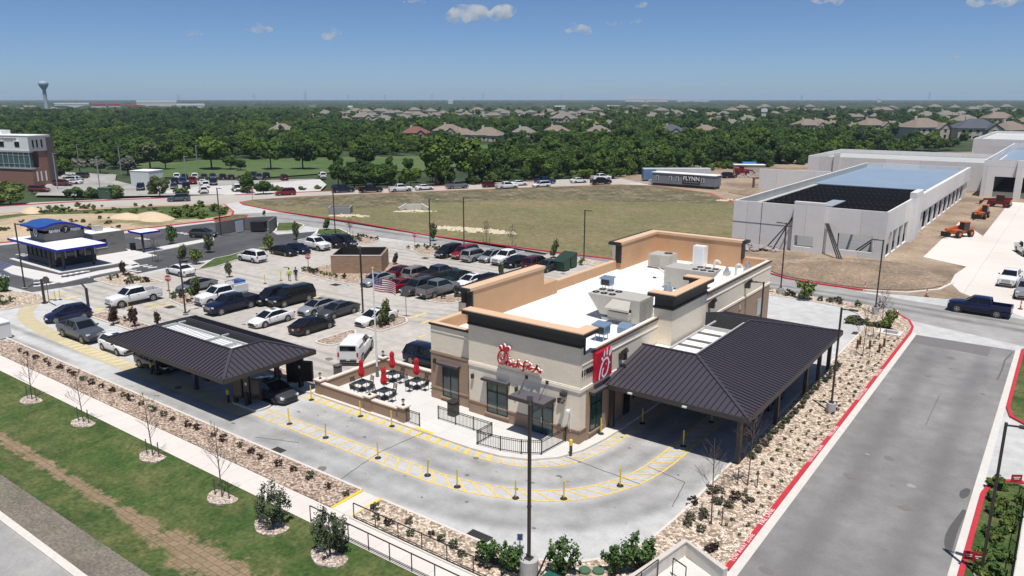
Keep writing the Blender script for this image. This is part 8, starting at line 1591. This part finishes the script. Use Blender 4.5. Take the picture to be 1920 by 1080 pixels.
# ================================================================ clouds
def cloud(label,px,py,wpx,hpx_,dist,seed,dens=.02):
    rg=random.Random(seed); l=(px-960); v=np.array(_F)*FPX+np.array(_rt)*l-np.array(_U)*(py-540); v=v/np.linalg.norm(v); p=v*dist+np.array([0,0,CAM_H]); sx=wpx/FPX*dist/2; sz=hpx_/FPX*dist/2
    o=MB(); bm=bmesh.new()
    for i in range(9):
        u=rg.uniform(-.7,.7); r=(1-abs(u)*.6)*rg.uniform(.35,.6); bmesh.ops.create_icosphere(bm,subdivisions=2,radius=1,matrix=Matrix.Translation((u*sx,rg.uniform(-.3,.3)*sx,rg.uniform(-.15,.35)*sz+(.1-.25*abs(u))*sz))@Matrix.Diagonal((sx*r*.7,sx*r*.6,sz*r*1.15,1)))
    me=bpy.data.meshes.new('cloud'); bm.to_mesh(me); bm.free(); me.materials.append(CLM); c=bpy.data.objects.new('cloud',me); scene.collection.objects.link(c); c.location=tuple(map(float,p)); c.rotation_euler=(0,0,YAW); tag(c,label,'cloud')
    rm=c.modifiers.new('r','REMESH'); rm.mode='VOXEL'; rm.voxel_size=max(sz/9,3)
CLM=bpy.data.materials.new('cloud_vapour'); CLM.use_nodes=True; nt=CLM.node_tree; nt.nodes.clear(); oo=nt.nodes.new('ShaderNodeOutputMaterial'); pv=nt.nodes.new('ShaderNodeVolumePrincipled'); pv.inputs['Color'].default_value=(1,1,1,1)
tc=nt.nodes.new('ShaderNodeTexCoord'); nn=nt.nodes.new('ShaderNodeTexNoise'); nn.inputs['Scale'].default_value=.02; nn.inputs['Detail'].default_value=5; mr=nt.nodes.new('ShaderNodeMapRange'); mr.inputs[1].default_value=.47; mr.inputs[2].default_value=.62; mr.inputs[4].default_value=.028
nt.links.new(tc.outputs['Object'],nn.inputs['Vector']); nt.links.new(nn.outputs['Fac'],mr.inputs[0]); nt.links.new(mr.outputs[0],pv.inputs['Density']); nt.links.new(pv.outputs[0],oo.inputs['Volume']); pv.inputs['Anisotropy'].default_value=.3; pv.inputs['Emission Strength'].default_value=0
for i,(px,py,w_,h,l) in enumerate(((892,27,140,36,'largest white cloud at the top centre'),(625,66,46,22,'small white cloud left of the largest one'),(484,54,50,18,'faint cloud left of the small white one'),(1082,58,64,20,'thin cloud right of the largest one'),(1151,44,30,14,'little round cloud right of the thin cloud'),(1550,3,60,16,'cloud cut by the top edge right of centre'),(1864,5,76,20,'cloud cut by the top edge at the right'),(1205,10,34,12,'faint wisp at the top right of centre'),(367,64,34,10,'faint wisp left of the clouds'),(1196,41,28,10,'tiny wisp beside the little round cloud'),(775,2,40,12,'wisp at the top edge left of the largest cloud'),(1787,108,24,7,'tiny low wisp at the right'))):
    cloud(l,px,py,w_*1.25,h*1.5,4200,i)
# ================================================================ haze
hz=MB(); hz.bb(-9500,9500,-600,12500,-2,72); ho=hz.build('haze',[MATS['off_white']]); ho['kind']='stuff'; tag(ho,'faint blue summer haze over the whole plain','haze')
hm=bpy.data.materials.new('haze_air'); hm.use_nodes=True; nt=hm.node_tree; nt.nodes.clear(); oo=nt.nodes.new('ShaderNodeOutputMaterial'); pv=nt.nodes.new('ShaderNodeVolumePrincipled'); pv.inputs['Color'].default_value=(.62,.78,1,1); pv.inputs['Density'].default_value=.00008; nt.links.new(pv.outputs[0],oo.inputs['Volume']); ho.data.materials[0]=hm
g1=(-35.0,36.0); yk=MB(); yk.bar((-35.0,36.02,.08),(-33.3,36.0,.08),.22,.16); struct(yk.build('yellow_kerb',KYEL))
